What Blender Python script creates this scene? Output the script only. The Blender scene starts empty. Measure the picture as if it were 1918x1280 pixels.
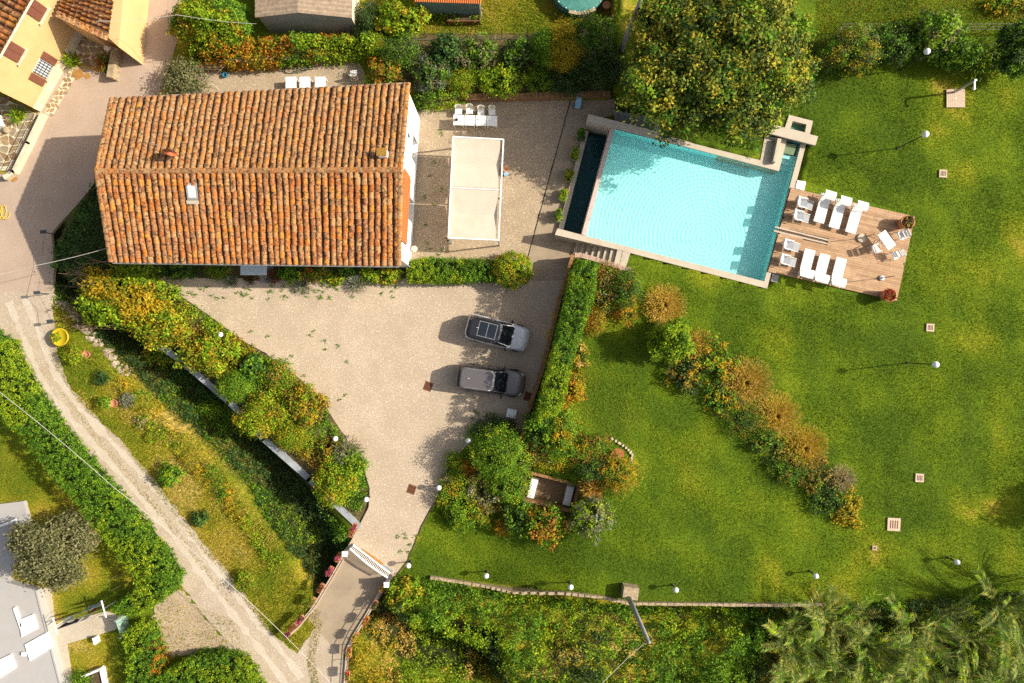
import bpy, math, random
import numpy as np
from mathutils import Vector, Matrix

sc = bpy.context.scene
COL = sc.collection
R = math.radians
# ---------------------------------------------------------------- camera, sky, sun, exposure
CAMH = 47.4                 # drone height above the drive (m)
PPM = 27.0                  # photo pixels per metre on the drive
cam_d = bpy.data.cameras.new("camera")
cam_d.sensor_width = 36.0
cam_d.angle = 2 * math.atan(959.0 / (PPM * CAMH))
cam_d.clip_start = 0.5
cam_d.clip_end = 3000
cam = bpy.data.objects.new("camera", cam_d)
cam.location = (0, 0, CAMH)
cam.rotation_euler = (0, 0, 0)
COL.objects.link(cam)
sc.camera = cam

SUN_EL, SUN_AZ = R(35.3), R(7.0)       # azimuth measured from +X towards +Y
SDIR = Vector((math.cos(SUN_EL) * math.cos(SUN_AZ), math.cos(SUN_EL) * math.sin(SUN_AZ), math.sin(SUN_EL)))
world = bpy.data.worlds.new("World")
sc.world = world
world.use_nodes = True
wn = world.node_tree
for n in list(wn.nodes): wn.nodes.remove(n)
sky = wn.nodes.new("ShaderNodeTexSky")
sky.sky_type = 'NISHITA'
sky.sun_disc = False
sky.sun_elevation = SUN_EL
sky.sun_rotation = R(90) - SUN_AZ
sky.altitude = 200
sky.dust_density = 4.0
sky.air_density = 0.8
sky.ozone_density = 0.6
bg = wn.nodes.new("ShaderNodeBackground")
bg.inputs["Strength"].default_value = 0.12
wo = wn.nodes.new("ShaderNodeOutputWorld")
hs = wn.nodes.new("ShaderNodeHueSaturation")      # hazy, paler sky than the clear-air model
hs.inputs["Saturation"].default_value = 0.6
wn.links.new(sky.outputs[0], hs.inputs["Color"])
wn.links.new(hs.outputs[0], bg.inputs[0])
wn.links.new(bg.outputs[0], wo.inputs[0])

sun_d = bpy.data.lights.new("sun", 'SUN')
sun_d.energy = 5.0
sun_d.angle = R(0.5)
sun_d.cycles.is_caustics_light = True      # sunlight refracted by the pool water
sun_d.color = (1.0, 0.915, 0.765)
sun = bpy.data.objects.new("sun", sun_d)
sun.rotation_euler = SDIR.to_track_quat('Z', 'Y').to_euler()
sun.location = SDIR * 60
COL.objects.link(sun)

sc.view_settings.view_transform = 'Standard'
sc.view_settings.look = 'None'
sc.view_settings.gamma = 1.0
sc.view_settings.use_curve_mapping = False
sc.view_settings.exposure = 0.52
sc.render.engine = 'CYCLES'
sc.cycles.max_bounces = 8
sc.cycles.transparent_max_bounces = 8
sc.cycles.use_denoising = False

# ---------------------------------------------------------------- measuring: photo pixel + height -> metres
LV = 1.6                    # lawn and pool level above the drive

def W(px, py, z=0.0):
    k = (CAMH - z) / (CAMH * PPM)
    return Vector(((px - 959.0) * k, (640.0 - py) * k, z))

def W2(px, py, z=0.0):
    v = W(px, py, z)
    return (v.x, v.y)

def poly(pts, z=0.0):
    return [W2(p[0], p[1], z) for p in pts]

# ---------------------------------------------------------------- numpy helpers
def inside(P, x, y):
    x = np.asarray(x, float); y = np.asarray(y, float)
    r = np.zeros(x.shape, bool)
    n = len(P)
    for i in range(n):
        x1, y1 = P[i]; x2, y2 = P[(i + 1) % n]
        c = ((y1 > y) != (y2 > y))
        with np.errstate(divide='ignore', invalid='ignore'):
            t = (x2 - x1) * (y - y1) / ((y2 - y1) if y2 != y1 else 1e-9) + x1
        r ^= c & (x < t)
    return r

def segdist(P, x, y, closed=True):
    x = np.asarray(x, float); y = np.asarray(y, float)
    d = np.full(x.shape, 1e9)
    n = len(P)
    for i in range(n if closed else n - 1):
        x1, y1 = P[i]; x2, y2 = P[(i + 1) % n]
        dx, dy = x2 - x1, y2 - y1
        L = dx * dx + dy * dy + 1e-12
        t = np.clip(((x - x1) * dx + (y - y1) * dy) / L, 0, 1)
        d = np.minimum(d, np.hypot(x - x1 - t * dx, y - y1 - t * dy))
    return d

def sm(t):
    t = np.clip(t, 0, 1)
    return t * t * (3 - 2 * t)

_ph = np.random.RandomState(5).uniform(0, 6.28, (6, 3))
_dr = np.random.RandomState(6).uniform(-1, 1, (6, 3))
_dr /= np.linalg.norm(_dr, axis=1)[:, None]

def noise(x, y, z=0.0, s=1.0, seed=0):
    """cheap smooth noise about 0..1"""
    v = 0
    a = 1.0; t = 0
    for i in range(6):
        k = s * (1.0 + 0.37 * i)
        v = v + np.sin((x * _dr[i, 0] + y * _dr[i, 1] + z * _dr[i, 2] * 0.7) * k + _ph[i, 0] + seed * 1.7 * (i + 1)
                       + 1.3 * np.sin((y * _dr[i, 0] - x * _dr[i, 1]) * k * 0.71 + _ph[i, 1] + seed))
    return np.clip(0.5 + v / 6.5, 0, 1)

# ---------------------------------------------------------------- terrain height
WALL_PX = [(1076, 478), (1050, 560), (1018, 690), (1000, 745), (985, 792), (977, 838)]
LAWN_P = poly([(1240, 218), (1240, 246), (1150, 242), (1095, 441), (1168, 463), (1160, 502)], LV) + poly(WALL_PX, LV) + \
    poly([(930, 815), (880, 830), (845, 870), (822, 925), (792, 985), (766, 1052), (742, 1085), (810, 1086)]) + \
    poly([(950, 1107), (1180, 1133), (1460, 1137), (2600, 1137), (2600, -600), (1160, -600), (1150, 120), (1165, 180)], LV)
BED_P = poly([(690, 60), (690, 158), (765, 165), (800, 205), (875, 184), (1142, 178), (1142, 60)], 0.3)
POOL_CUT = poly([(1128, 233), (1290, 271), (1440, 309), (1455, 256), (1474, 246), (1480, 221), (1518, 230), (1512, 262), (1441, 535), (1062, 442)], LV)
BAS_CUT = poly([(1098, 245), (1150, 243), (1094, 441), (1051, 430)], 0.4)
PIT_P = poly([(986, 884), (1086, 909), (1074, 960), (978, 936)], 0.8)
DITCH = poly([(60, 380), (116, 475), (170, 575), (245, 650), (330, 728), (415, 805), (480, 868), (535, 935), (590, 1005), (622, 1078), (690, 1145), (770, 1200), (900, 1225)])
GARD_P = poly([(180, 330), (105, 445), (115, 500), (240, 598), (345, 680), (430, 752), (495, 822), (580, 897), (672, 985), (720, 940), (900, 500), (400, 300)])

def zf(x, y):
    x = np.asarray(x, float); y = np.asarray(y, float)
    px = x * PPM + 959; py = 640 - y * PPM
    z = np.zeros(x.shape)
    d = segdist(DITCH, x, y, closed=False)
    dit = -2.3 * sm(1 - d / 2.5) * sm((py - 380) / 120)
    z = z + np.where(inside(GARD_P, x, y), 0.0, dit)
    z = np.where(inside(BED_P, x, y), 0.4, z)
    s = np.maximum(sm((px - 860) / 260), sm((885 - py) / 60) * (px > 930))
    lz = LV * s + 0.12 * sm((px - 1500) / 500) * (noise(x, y, 0, 0.15) - 0.5)
    z = np.where(inside(LAWN_P, x, y), lz, z)
    z = np.where(inside(POOL_CUT, x, y), -1.8, z)
    z = np.where(inside(BAS_CUT, x, y), -1.2, z)
    z = np.where(inside(PIT_P, x, y), 0.02, z)
    return z

def zlawn(x, y):
    px = x * PPM + 959; py = 640 - y * PPM
    return LV * float(max(sm((px - 860) / 260), sm((885 - py) / 60) * (px > 930)))

def zg(x, y):
    return float(zf(np.array([x]), np.array([y]))[0])

def G(px, py, dz=0.0):
    """world point that shows at a photo pixel, dz above the ground there"""
    z = dz
    for _ in range(6):
        v = W(px, py, z)
        z = 0.5 * z + 0.5 * (zg(v.x, v.y) + dz)
    v = W(px, py, z)
    return Vector((v.x, v.y, zg(v.x, v.y) + dz))

# ---------------------------------------------------------------- materials
MATS = {}
def mat(name, color, rough=0.7, vary=0.0, scale=8.0, metal=0.0, spec=0.35, bump=0.0, bscale=60.0, c2=None, fine=0.0, fscale=90.0, dirt=None, dscale=1.2, damt=0.5):
    """procedural material: base colour mottled with c2 by noise, fine grain and stains on top"""
    if name in MATS: return MATS[name]
    m = bpy.data.materials.new(name); m.use_nodes = True
    nt = m.node_tree; b = nt.nodes["Principled BSDF"]
    b.inputs["Roughness"].default_value = rough
    b.inputs["Metallic"].default_value = metal
    b.inputs["Specular IOR Level"].default_value = spec
    geo = nt.nodes.new("ShaderNodeNewGeometry")
    def nz(s, det=4.0):
        n = nt.nodes.new("ShaderNodeTexNoise"); n.inputs["Scale"].default_value = s; n.inputs["Detail"].default_value = det
        n.inputs["Roughness"].default_value = 0.6
        nt.links.new(geo.outputs["Position"], n.inputs["Vector"]); return n
    def mix(a, bcol, fac, mode='MIX'):
        x = nt.nodes.new("ShaderNodeMix"); x.data_type = 'RGBA'; x.blend_type = mode
        for sock, v in ((x.inputs[6], a), (x.inputs[7], bcol)):
            if isinstance(v, tuple): sock.default_value = (*v, 1)
            else: nt.links.new(v, sock)
        if isinstance(fac, float): x.inputs[0].default_value = fac
        else: nt.links.new(fac, x.inputs[0])
        return x.outputs[2]
    def ramp(src, lo, hi, a=0.0, bb=1.0):
        r = nt.nodes.new("ShaderNodeMapRange"); r.inputs[1].default_value = lo; r.inputs[2].default_value = hi
        r.inputs[3].default_value = a; r.inputs[4].default_value = bb
        nt.links.new(src, r.inputs[0]); return r.outputs[0]
    c = tuple(color)
    out = c
    if c2 is None and vary > 0: c2 = tuple(max(0, v * (1 - vary)) for v in c)
    if c2 is not None:
        out = mix(c, tuple(c2), ramp(nz(scale).outputs[0], 0.35, 0.65))
    if dirt is not None:
        out = mix(out, tuple(dirt), ramp(nz(dscale, 6).outputs[0], 0.48, 0.70, 0, damt))
    if fine > 0:
        f = nz(fscale, 2)
        out = mix(out, tuple(v * (1 - fine) for v in c), ramp(f.outputs[0], 0.42, 0.62))
        out = mix(out, tuple(min(1, v * (1 + fine) + 0.02) for v in c), ramp(nz(fscale * 0.77, 2).outputs[0], 0.58, 0.72))
    if isinstance(out, tuple): b.inputs["Base Color"].default_value = (*out, 1)
    else: nt.links.new(out, b.inputs["Base Color"])
    if bump > 0:
        bp = nt.nodes.new("ShaderNodeBump"); bp.inputs["Strength"].default_value = bump; bp.inputs["Distance"].default_value = 0.03
        nt.links.new(nz(bscale, 3).outputs[0], bp.inputs["Height"]); nt.links.new(bp.outputs[0], b.inputs["Normal"])
    MATS[name] = m
    return m

def leafmat(name, trans=0.3, rough=0.55, spec=0.25):
    m = bpy.data.materials.new(name); m.use_nodes = True
    nt = m.node_tree; b = nt.nodes["Principled BSDF"]
    a = nt.nodes.new("ShaderNodeAttribute"); a.attribute_name = "Col"
    nt.links.new(a.outputs["Color"], b.inputs["Base Color"])
    b.inputs["Roughness"].default_value = rough
    b.inputs["Specular IOR Level"].default_value = spec
    t = nt.nodes.new("ShaderNodeBsdfTranslucent"); nt.links.new(a.outputs["Color"], t.inputs[0])
    mx = nt.nodes.new("ShaderNodeMixShader"); mx.inputs[0].default_value = trans
    nt.links.new(b.outputs[0], mx.inputs[1]); nt.links.new(t.outputs[0], mx.inputs[2])
    nt.links.new(mx.outputs[0], nt.nodes["Material Output"].inputs[0])
    MATS[name] = m
    return m

M_leaf = leafmat("leaf", 0.33, 0.65, 0.12)
M_grass = leafmat("grass_blade", 0.30, 0.6, 0.15)
M_petal = leafmat("petal", 0.2)
M_white = mat("white_paint", (0.78, 0.77, 0.75), 0.5, 0.06, 6)
M_fabric = mat("white_fabric", (0.76, 0.74, 0.71), 0.9, 0.08, 4)
M_canvas = mat("canvas", (0.55, 0.475, 0.38), 0.9, 0.06, 1.5, dirt=(0.42, 0.34, 0.22), dscale=0.9, damt=0.3)
M_grey_sling = mat("grey_sling", (0.33, 0.34, 0.36), 0.8, 0.15, 9)
M_plaster = mat("white_plaster", (0.80, 0.78, 0.76), 0.85, 0.04, 2, dirt=(0.55, 0.50, 0.44), dscale=0.7, damt=0.25)
M_yellow = mat("yellow_plaster", (0.62, 0.405, 0.185), 0.85, 0.05, 1.2, dirt=(0.52, 0.31, 0.12), dscale=0.6, damt=0.4)
M_cream = mat("cream_plaster", (0.66, 0.57, 0.40), 0.85, 0.12, 3, dirt=(0.40, 0.33, 0.22), dscale=1.5, damt=0.5)
M_conc = mat("pale_concrete", (0.50, 0.43, 0.33), 0.8, 0.12, 2.5, dirt=(0.30, 0.24, 0.17), dscale=1.1, damt=0.5, fine=0.10, fscale=50, bump=0.1)
M_conc_d = mat("grey_concrete", (0.30, 0.29, 0.27), 0.85, 0.25, 2.0, dirt=(0.13, 0.12, 0.10), dscale=1.4, damt=0.6, fine=0.12, bump=0.15)
M_paving = mat("terrace_concrete", (0.36, 0.28, 0.19), 0.85, 0.22, 0.8, dirt=(0.20, 0.15, 0.10), dscale=0.8, damt=0.6, fine=0.15, fscale=40, bump=0.1)
M_gravel = mat("gravel", (0.52, 0.415, 0.300), 0.95, 0, 0.5, c2=(0.43, 0.335, 0.235), fine=0.32, fscale=12.0, dirt=(0.33, 0.255, 0.175), dscale=0.3, damt=0.6, bump=0.35, bscale=14)
M_gravel2 = mat("yard_gravel", (0.45, 0.35, 0.235), 0.95, 0, 0.8, c2=(0.35, 0.265, 0.175), fine=0.38, fscale=12, dirt=(0.27, 0.20, 0.12), dscale=0.5, damt=0.5, bump=0.35, bscale=14)
M_track = mat("track_gravel", (0.47, 0.385, 0.285), 0.95, 0, 0.7, c2=(0.36, 0.28, 0.19), fine=0.28, fscale=12, dirt=(0.58, 0.50, 0.40), dscale=0.45, damt=0.6, bump=0.35, bscale=14)
M_asph = mat("pink_asphalt", (0.43, 0.325, 0.245), 0.9, 0, 0.5, c2=(0.37, 0.275, 0.205), fine=0.14, fscale=16, dirt=(0.29, 0.21, 0.15), dscale=0.5, damt=0.35, bump=0.15, bscale=30)
M_wood = mat("deck_wood", (0.42, 0.235, 0.115), 0.7, 0.3, 3, fine=0.15, fscale=14)
M_darkwood = mat("dark_wood", (0.14, 0.065, 0.03), 0.75, 0.3, 5)
M_shutter = mat("brown_shutter", (0.20, 0.075, 0.045), 0.6, 0.15, 6)
M_terra = mat("terracotta", (0.50, 0.20, 0.09), 0.8, 0.25, 5, dirt=(0.45, 0.33, 0.22), dscale=6, damt=0.4)
M_tile_new = mat("orange_tile", (0.46, 0.155, 0.04), 0.8, 0.25, 5)
M_brickw = mat("brown_brick", (0.33, 0.17, 0.07), 0.9, 0.4, 6, dirt=(0.12, 0.08, 0.04), dscale=3, damt=0.6, bump=0.3, bscale=12)
M_stone = mat("rubble_stone", (0.42, 0.32, 0.20), 0.9, 0.35, 5, dirt=(0.16, 0.14, 0.07), dscale=2.5, damt=0.6, bump=0.3, bscale=12)
M_black = mat("black_plastic", (0.02, 0.02, 0.022), 0.4, 0.2, 9)
M_tyre = mat("tyre_rubber", (0.02, 0.02, 0.02), 0.9, 0.2, 20)
M_steel = mat("galvanised_steel", (0.42, 0.43, 0.44), 0.45, 0.15, 12, metal=0.6)
M_iron = mat("dark_iron", (0.035, 0.03, 0.028), 0.6, 0.2, 12)
M_rust = mat("rusty_iron", (0.20, 0.075, 0.035), 0.85, 0.4, 9)
M_rust2 = mat("orange_rust", (0.40, 0.20, 0.045), 0.85, 0.25, 7)
M_bark = mat("bark", (0.15, 0.10, 0.06), 0.95, 0.4, 12)
M_twig = mat("bare_twig", (0.33, 0.20, 0.11), 0.9, 0.3, 12)
M_soil = mat("soil", (0.10, 0.065, 0.035), 0.95, 0.4, 6)
M_globe = mat("opal_globe", (0.80, 0.79, 0.78), 0.25, 0.03, 3)
M_glass_d = mat("dark_glass", (0.012, 0.018, 0.024), 0.06, 0.1, 2, spec=0.8)
M_glass_l = mat("pale_glass", (0.55, 0.60, 0.64), 0.12, 0.2, 7, spec=0.6)
M_carglass = mat("car_glass", (0.010, 0.013, 0.016), 0.12, 0.1, 2, spec=0.12)
M_blue = mat("blue_plastic", (0.02, 0.27, 0.42), 0.4, 0.15, 10)
M_lblue = mat("pale_blue_plastic", (0.30, 0.52, 0.68), 0.5, 0.15, 10)
M_green_tarp = mat("green_tarpaulin", (0.07, 0.26, 0.22), 0.6, 0.35, 3)
M_blue_tarp = mat("blue_tarpaulin", (0.015, 0.10, 0.15), 0.6, 0.4, 3)
M_fibre = mat("fibre_cement", (0.40, 0.30, 0.21), 0.95, 0.3, 5, dirt=(0.16, 0.12, 0.08), dscale=4, damt=0.6)
M_teal = mat("teal_boards", (0.16, 0.25, 0.25), 0.8, 0.2, 6)
M_hose = mat("green_hose", (0.03, 0.07, 0.03), 0.6, 0.2, 6)
M_yhose = mat("yellow_hose", (0.62, 0.45, 0.04), 0.6, 0.15, 6)
M_cable = mat("pale_cable", (0.50, 0.48, 0.44), 0.7, 0.1, 6)
M_roofgrey = mat("pale_roof", (0.37, 0.355, 0.34), 0.85, 0.06, 1.5, dirt=(0.38, 0.33, 0.27), dscale=0.9, damt=0.35)
M_slab = mat("stone_slab", (0.40, 0.29, 0.16), 0.85, 0.35, 2.2, dirt=(0.25, 0.17, 0.09), dscale=2, damt=0.5, bump=0.15, bscale=20)
M_pinkslab = mat("pink_slab", (0.58, 0.44, 0.32), 0.85, 0.25, 5, fine=0.15, fscale=30)

# ---------------------------------------------------------------- mesh builder
class MB:
    def __init__(s): s.v = []; s.f = []; s.m = []
    def add(s, vs, fs, mi=0):
        o = len(s.v); s.v += [tuple(v) for v in vs]
        for f in fs: s.f.append(tuple(i + o for i in f)); s.m.append(mi)
        return s
    def box(s, c, d, rz=0.0, mi=0, rx=0.0, ry=0.0, taper=1.0):
        hx, hy, hz = d[0] / 2, d[1] / 2, d[2] / 2
        M = Matrix.Rotation(rz, 3, 'Z') @ Matrix.Rotation(ry, 3, 'Y') @ Matrix.Rotation(rx, 3, 'X')
        vs = []
        for z in (-hz, hz):
            k = taper if z > 0 else 1.0
            for x, y in ((-hx, -hy), (hx, -hy), (hx, hy), (-hx, hy)):
                vs.append(Vector(c) + M @ Vector((x * k, y * k, z)))
        return s.add(vs, [(0, 3, 2, 1), (4, 5, 6, 7), (0, 1, 5, 4), (1, 2, 6, 5), (2, 3, 7, 6), (3, 0, 4, 7)], mi)
    def prism(s, P, z0, z1, mi=0):
        n = len(P)
        a = sum(P[i][0] * P[(i + 1) % n][1] - P[(i + 1) % n][0] * P[i][1] for i in range(n))
        if a < 0: P = P[::-1]
        vs = [(p[0], p[1], z0) for p in P] + [(p[0], p[1], z1) for p in P]
        fs = [tuple(range(n - 1, -1, -1)), tuple(range(n, 2 * n))] + [(i, (i + 1) % n, n + (i + 1) % n, n + i) for i in range(n)]
        return s.add(vs, fs, mi)
    def quad(s, a, b, c, d, th=0.0, mi=0):
        a, b, c, d = map(Vector, (a, b, c, d))
        if th == 0: return s.add([a, b, c, d], [(0, 1, 2, 3)], mi)
        n = (b - a).cross(d - a).normalized() * th
        return s.add([a - n, b - n, c - n, d - n, a, b, c, d], [(3, 2, 1, 0), (4, 5, 6, 7), (0, 1, 5, 4), (1, 2, 6, 5), (2, 3, 7, 6), (3, 0, 4, 7)], mi)
    def tube(s, pts, r, n=6, mi=0, r2=None):
        pts = [Vector(p) for p in pts]; m = len(pts); o = []
        for i, p in enumerate(pts):
            d = (pts[min(i + 1, m - 1)] - pts[max(i - 1, 0)]).normalized()
            u = d.cross(Vector((0, 0, 1)))
            if u.length < 1e-3: u = d.cross(Vector((1, 0, 0)))
            u.normalize(); w = d.cross(u)
            rr = r if r2 is None else r + (r2 - r) * i / max(1, m - 1)
            for k in range(n):
                a = 6.28318 * k / n
                o.append(p + u * (math.cos(a) * rr) + w * (math.sin(a) * rr))
        fs = [(i * n + k, i * n + (k + 1) % n, (i + 1) * n + (k + 1) % n, (i + 1) * n + k) for i in range(m - 1) for k in range(n)]
        fs += [tuple(range(n - 1, -1, -1)), tuple((m - 1) * n + k for k in range(n))]
        return s.add(o, fs, mi)
    def lathe(s, prof, n=16, c=(0, 0, 0), mi=0):
        o = []
        for r, z in prof:
            for k in range(n):
                a = 6.28318 * k / n
                o.append((c[0] + r * math.cos(a), c[1] + r * math.sin(a), c[2] + z))
        m = len(prof)
        fs = [(i * n + k, i * n + (k + 1) % n, (i + 1) * n + (k + 1) % n, (i + 1) * n + k) for i in range(m - 1) for k in range(n)]
        if prof[0][0] > 1e-4: fs.append(tuple(range(n - 1, -1, -1)))
        if prof[-1][0] > 1e-4: fs.append(tuple((m - 1) * n + k for k in range(n)))
        return s.add(o, fs, mi)
    def ball(s, c, r, n=14, sq=1.0, mi=0):
        k = n // 2
        return s.lathe([(max(1e-5, r * math.sin(math.pi * i / k)), -r * sq * math.cos(math.pi * i / k)) for i in range(k + 1)], n, c, mi)
    def mesh(s, name, ms, smooth=False, off=(0, 0, 0)):
        me = bpy.data.meshes.new(name)
        me.from_pydata([(v[0] - off[0], v[1] - off[1], v[2] - off[2]) for v in s.v], [], s.f)
        for m in (ms if isinstance(ms, (list, tuple)) else [ms]): me.materials.append(m)
        if any(s.m): me.polygons.foreach_set("material_index", s.m)
        if smooth: me.polygons.foreach_set("use_smooth", [True] * len(me.polygons))
        me.update()
        return me

def link(name, me, parent=None, loc=(0, 0, 0), rz=0.0):
    o = bpy.data.objects.new(name, me); COL.objects.link(o)
    o.location = loc; o.rotation_euler = (0, 0, rz)
    if parent is not None: o.parent = parent
    return o

def tag(o, label, cat, group=None):
    o["label"] = label; o["category"] = cat
    if group: o["group"] = group
    return o

def struct(name, mb, m, smooth=False):
    o = link(name, mb.mesh(name, m, smooth)); o["kind"] = "structure"
    return o

def thing(name, label, cat, loc=(0, 0, 0), rz=0.0, group=None):
    return tag(link(name, None, None, loc, rz), label, cat, group)

def part(t, name, mb, m, smooth=False, world=False, kind=None):
    """a mesh under its thing; world=True: the builder's points are world coordinates"""
    if world:
        inv = Matrix.Rotation(-root_rz(t), 4, 'Z') @ Matrix.Translation(-root_loc(t))
        mb.v = [tuple(inv @ Vector(v)) for v in mb.v]
    o = link(name, mb.mesh(name, m, smooth), t)
    if kind: o["kind"] = kind
    return o

def root_loc(t):
    v = Vector(t.location)
    while t.parent is not None: t = t.parent; v = v + Vector(t.location)
    return v
def root_rz(t):
    a = t.rotation_euler[2]
    while t.parent is not None: t = t.parent; a += t.rotation_euler[2]
    return a

def one(name, label, cat, mb, m, loc=(0, 0, 0), rz=0.0, group=None, smooth=False):
    """a thing that is a single mesh"""
    return tag(link(name, mb.mesh(name, m, smooth), None, loc, rz), label, cat, group)

def copy_thing(t, label, loc, rz, group=None):
    def cp(o, par):
        c = o.copy(); COL.objects.link(c); c.parent = par
        for ch in [x for x in o.children]: cp(ch, c)
        return c
    c = cp(t, None)
    c.location = loc; c.rotation_euler = (0, 0, rz); c["label"] = label
    if group: c["group"] = group
    return c

def imgdir(dx, dy):
    """image direction -> world heading angle"""
    return math.atan2(-dy, dx)
# ---------------------------------------------------------------- foliage
M_core = mat("shade_core_fill", (0.030, 0.050, 0.010), 0.95, 0.6, 14, spec=.05)  # for solid cores added inside bushes and hedges to make their shadows denser
PAL = {   # lists of linear colours, mixed clump by clump
    'green':  [(0.040, 0.088, 0.007), (0.066, 0.128, 0.008), (0.105, 0.168, 0.010), (0.028, 0.060, 0.007)],
    'lime':   [(0.095, 0.160, 0.008), (0.160, 0.225, 0.010), (0.225, 0.265, 0.012), (0.060, 0.108, 0.008)],
    'yellow': [(0.180, 0.170, 0.012), (0.330, 0.250, 0.015), (0.410, 0.270, 0.018), (0.110, 0.120, 0.010)],
    'gold':   [(0.380, 0.255, 0.014), (0.450, 0.260, 0.016), (0.320, 0.260, 0.015), (0.200, 0.190, 0.012)],
    'dark':   [(0.020, 0.038, 0.010), (0.032, 0.056, 0.013), (0.050, 0.075, 0.017), (0.015, 0.026, 0.008)],
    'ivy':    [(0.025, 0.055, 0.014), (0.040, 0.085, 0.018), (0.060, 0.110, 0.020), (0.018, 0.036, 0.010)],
    'olive':  [(0.120, 0.120, 0.045), (0.175, 0.170, 0.075), (0.080, 0.085, 0.032), (0.220, 0.210, 0.100)],
    'grey':   [(0.200, 0.190, 0.095), (0.280, 0.270, 0.150), (0.140, 0.140, 0.070), (0.330, 0.310, 0.190)],
    'silver': [(0.260, 0.280, 0.200), (0.360, 0.380, 0.290), (0.160, 0.190, 0.130), (0.110, 0.140, 0.080)],
    'orange': [(0.420, 0.130, 0.015), (0.460, 0.210, 0.020), (0.250, 0.160, 0.015), (0.160, 0.140, 0.012)],
    'rust':   [(0.330, 0.120, 0.018), (0.200, 0.100, 0.016), (0.130, 0.110, 0.014), (0.380, 0.190, 0.025)],
    'brown':  [(0.210, 0.140, 0.022), (0.150, 0.125, 0.016), (0.270, 0.175, 0.028), (0.100, 0.100, 0.012)],
    'straw':  [(0.420, 0.270, 0.060), (0.360, 0.220, 0.035), (0.300, 0.220, 0.030), (0.480, 0.330, 0.100)],
    'dry':    [(0.450, 0.340, 0.170), (0.520, 0.420, 0.250), (0.320, 0.230, 0.080), (0.260, 0.220, 0.060)],
    'oak':    [(0.058, 0.084, 0.012), (0.095, 0.120, 0.016), (0.150, 0.155, 0.016), (0.036, 0.056, 0.010), (0.230, 0.190, 0.018)],
    'red':    [(0.350, 0.025, 0.015), (0.420, 0.060, 0.015), (0.120, 0.090, 0.012), (0.300, 0.020, 0.060)],
    'reed':   [(0.125, 0.165, 0.035), (0.190, 0.220, 0.050), (0.085, 0.125, 0.028), (0.270, 0.250, 0.050)],
    'maroon': [(0.120, 0.045, 0.022), (0.080, 0.035, 0.018), (0.160, 0.070, 0.030), (0.060, 0.050, 0.014)],
}

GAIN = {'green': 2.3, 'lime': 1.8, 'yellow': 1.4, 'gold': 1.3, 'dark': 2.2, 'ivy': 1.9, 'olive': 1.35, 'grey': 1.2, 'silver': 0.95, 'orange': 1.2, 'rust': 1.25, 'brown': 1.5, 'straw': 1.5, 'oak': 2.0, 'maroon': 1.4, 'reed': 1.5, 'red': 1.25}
for _k, _g in GAIN.items(): PAL[_k] = [tuple(min(.8, v * _g) for v in c) for c in PAL[_k]]

def leaf_mesh(name, C, N, L, COLR, rng, ratio=0.55, m=None, align=None):
    """C centres, N normals, L lengths, COLR colours -> one mesh of folded diamond leaves"""
    n = len(C)
    N = N / (np.linalg.norm(N, axis=1)[:, None] + 1e-9)
    t = rng.normal(size=(n, 3)) if align is None else align + rng.normal(size=(n, 3)) * 0.25
    t -= N * (t * N).sum(1)[:, None]
    t /= np.linalg.norm(t, axis=1)[:, None] + 1e-9
    b = np.cross(N, t)
    L = L[:, None]
    V = np.empty((n, 4, 3))
    V[:, 0] = C - t * L * 0.5
    V[:, 1] = C + b * L * 0.5 * ratio + N * L * 0.10
    V[:, 2] = C + t * L * 0.5 - N * L * 0.12
    V[:, 3] = C - b * L * 0.5 * ratio + N * L * 0.10
    me = bpy.data.meshes.new(name)
    me.vertices.add(4 * n); me.loops.add(4 * n); me.polygons.add(n)
    me.vertices.foreach_set("co", V.reshape(-1).astype(np.float32))
    me.loops.foreach_set("vertex_index", np.arange(4 * n, dtype=np.int32))
    me.polygons.foreach_set("loop_start", np.arange(0, 4 * n, 4, dtype=np.int32))
    ca = me.attributes.new("Col", 'FLOAT_COLOR', 'POINT')
    cc = np.ones((n, 4, 4), np.float32); cc[:, :, :3] = np.clip(COLR, 0, 1)[:, None, :]
    ca.data.foreach_set("color", cc.reshape(-1))
    me.materials.append(m or M_leaf)
    me.update(); me.validate()
    return me

def pick(pal, idx, rng, jit=0.18):
    P = np.array(PAL[pal] if isinstance(pal, str) else pal)
    c = P[idx % len(P)]
    return c * rng.uniform(1 - jit, 1 + jit, (len(idx), 1)) * rng.uniform(0.93, 1.07, (len(idx), 3))

def mixpal(pal, n, rng):
    """pal: a palette name, or [(name, weight), ...]; returns one colour index list and palette per clump"""
    if isinstance(pal, str): return np.array([pal] * n)
    nm = [p[0] for p in pal]; w = np.array([p[1] for p in pal], float)
    return rng.choice(nm, n, p=w / w.sum())

def colours(pal, clump_id, nclump, rng, clump_xy=None, patch=None):
    cp = mixpal(pal, nclump, rng)
    if patch is not None and clump_xy is not None and not isinstance(pal, str):
        nm = [p[0] for p in pal]; w = np.cumsum([p[1] for p in pal]); w = w / w[-1]
        v = noise(clump_xy[:, 0], clump_xy[:, 1], 0, patch, seed=int(rng.randint(50)))
        v = (np.argsort(np.argsort(v)) + 0.5) / len(v) + rng.normal(size=nclump) * 0.07
        cp = np.array([nm[min(int(np.searchsorted(w, q)), len(nm) - 1)] for q in np.clip(v, 0, 0.999)])
    ci = rng.randint(0, 5, nclump)
    out = np.zeros((len(clump_id), 3))
    for nme in set(cp):
        s = cp[clump_id] == nme
        idx = ci[clump_id[s]] + (rng.uniform(size=s.sum()) < 0.35) * rng.randint(0, 4, s.sum())
        out[s] = pick(nme, idx, rng)
    return out

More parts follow.
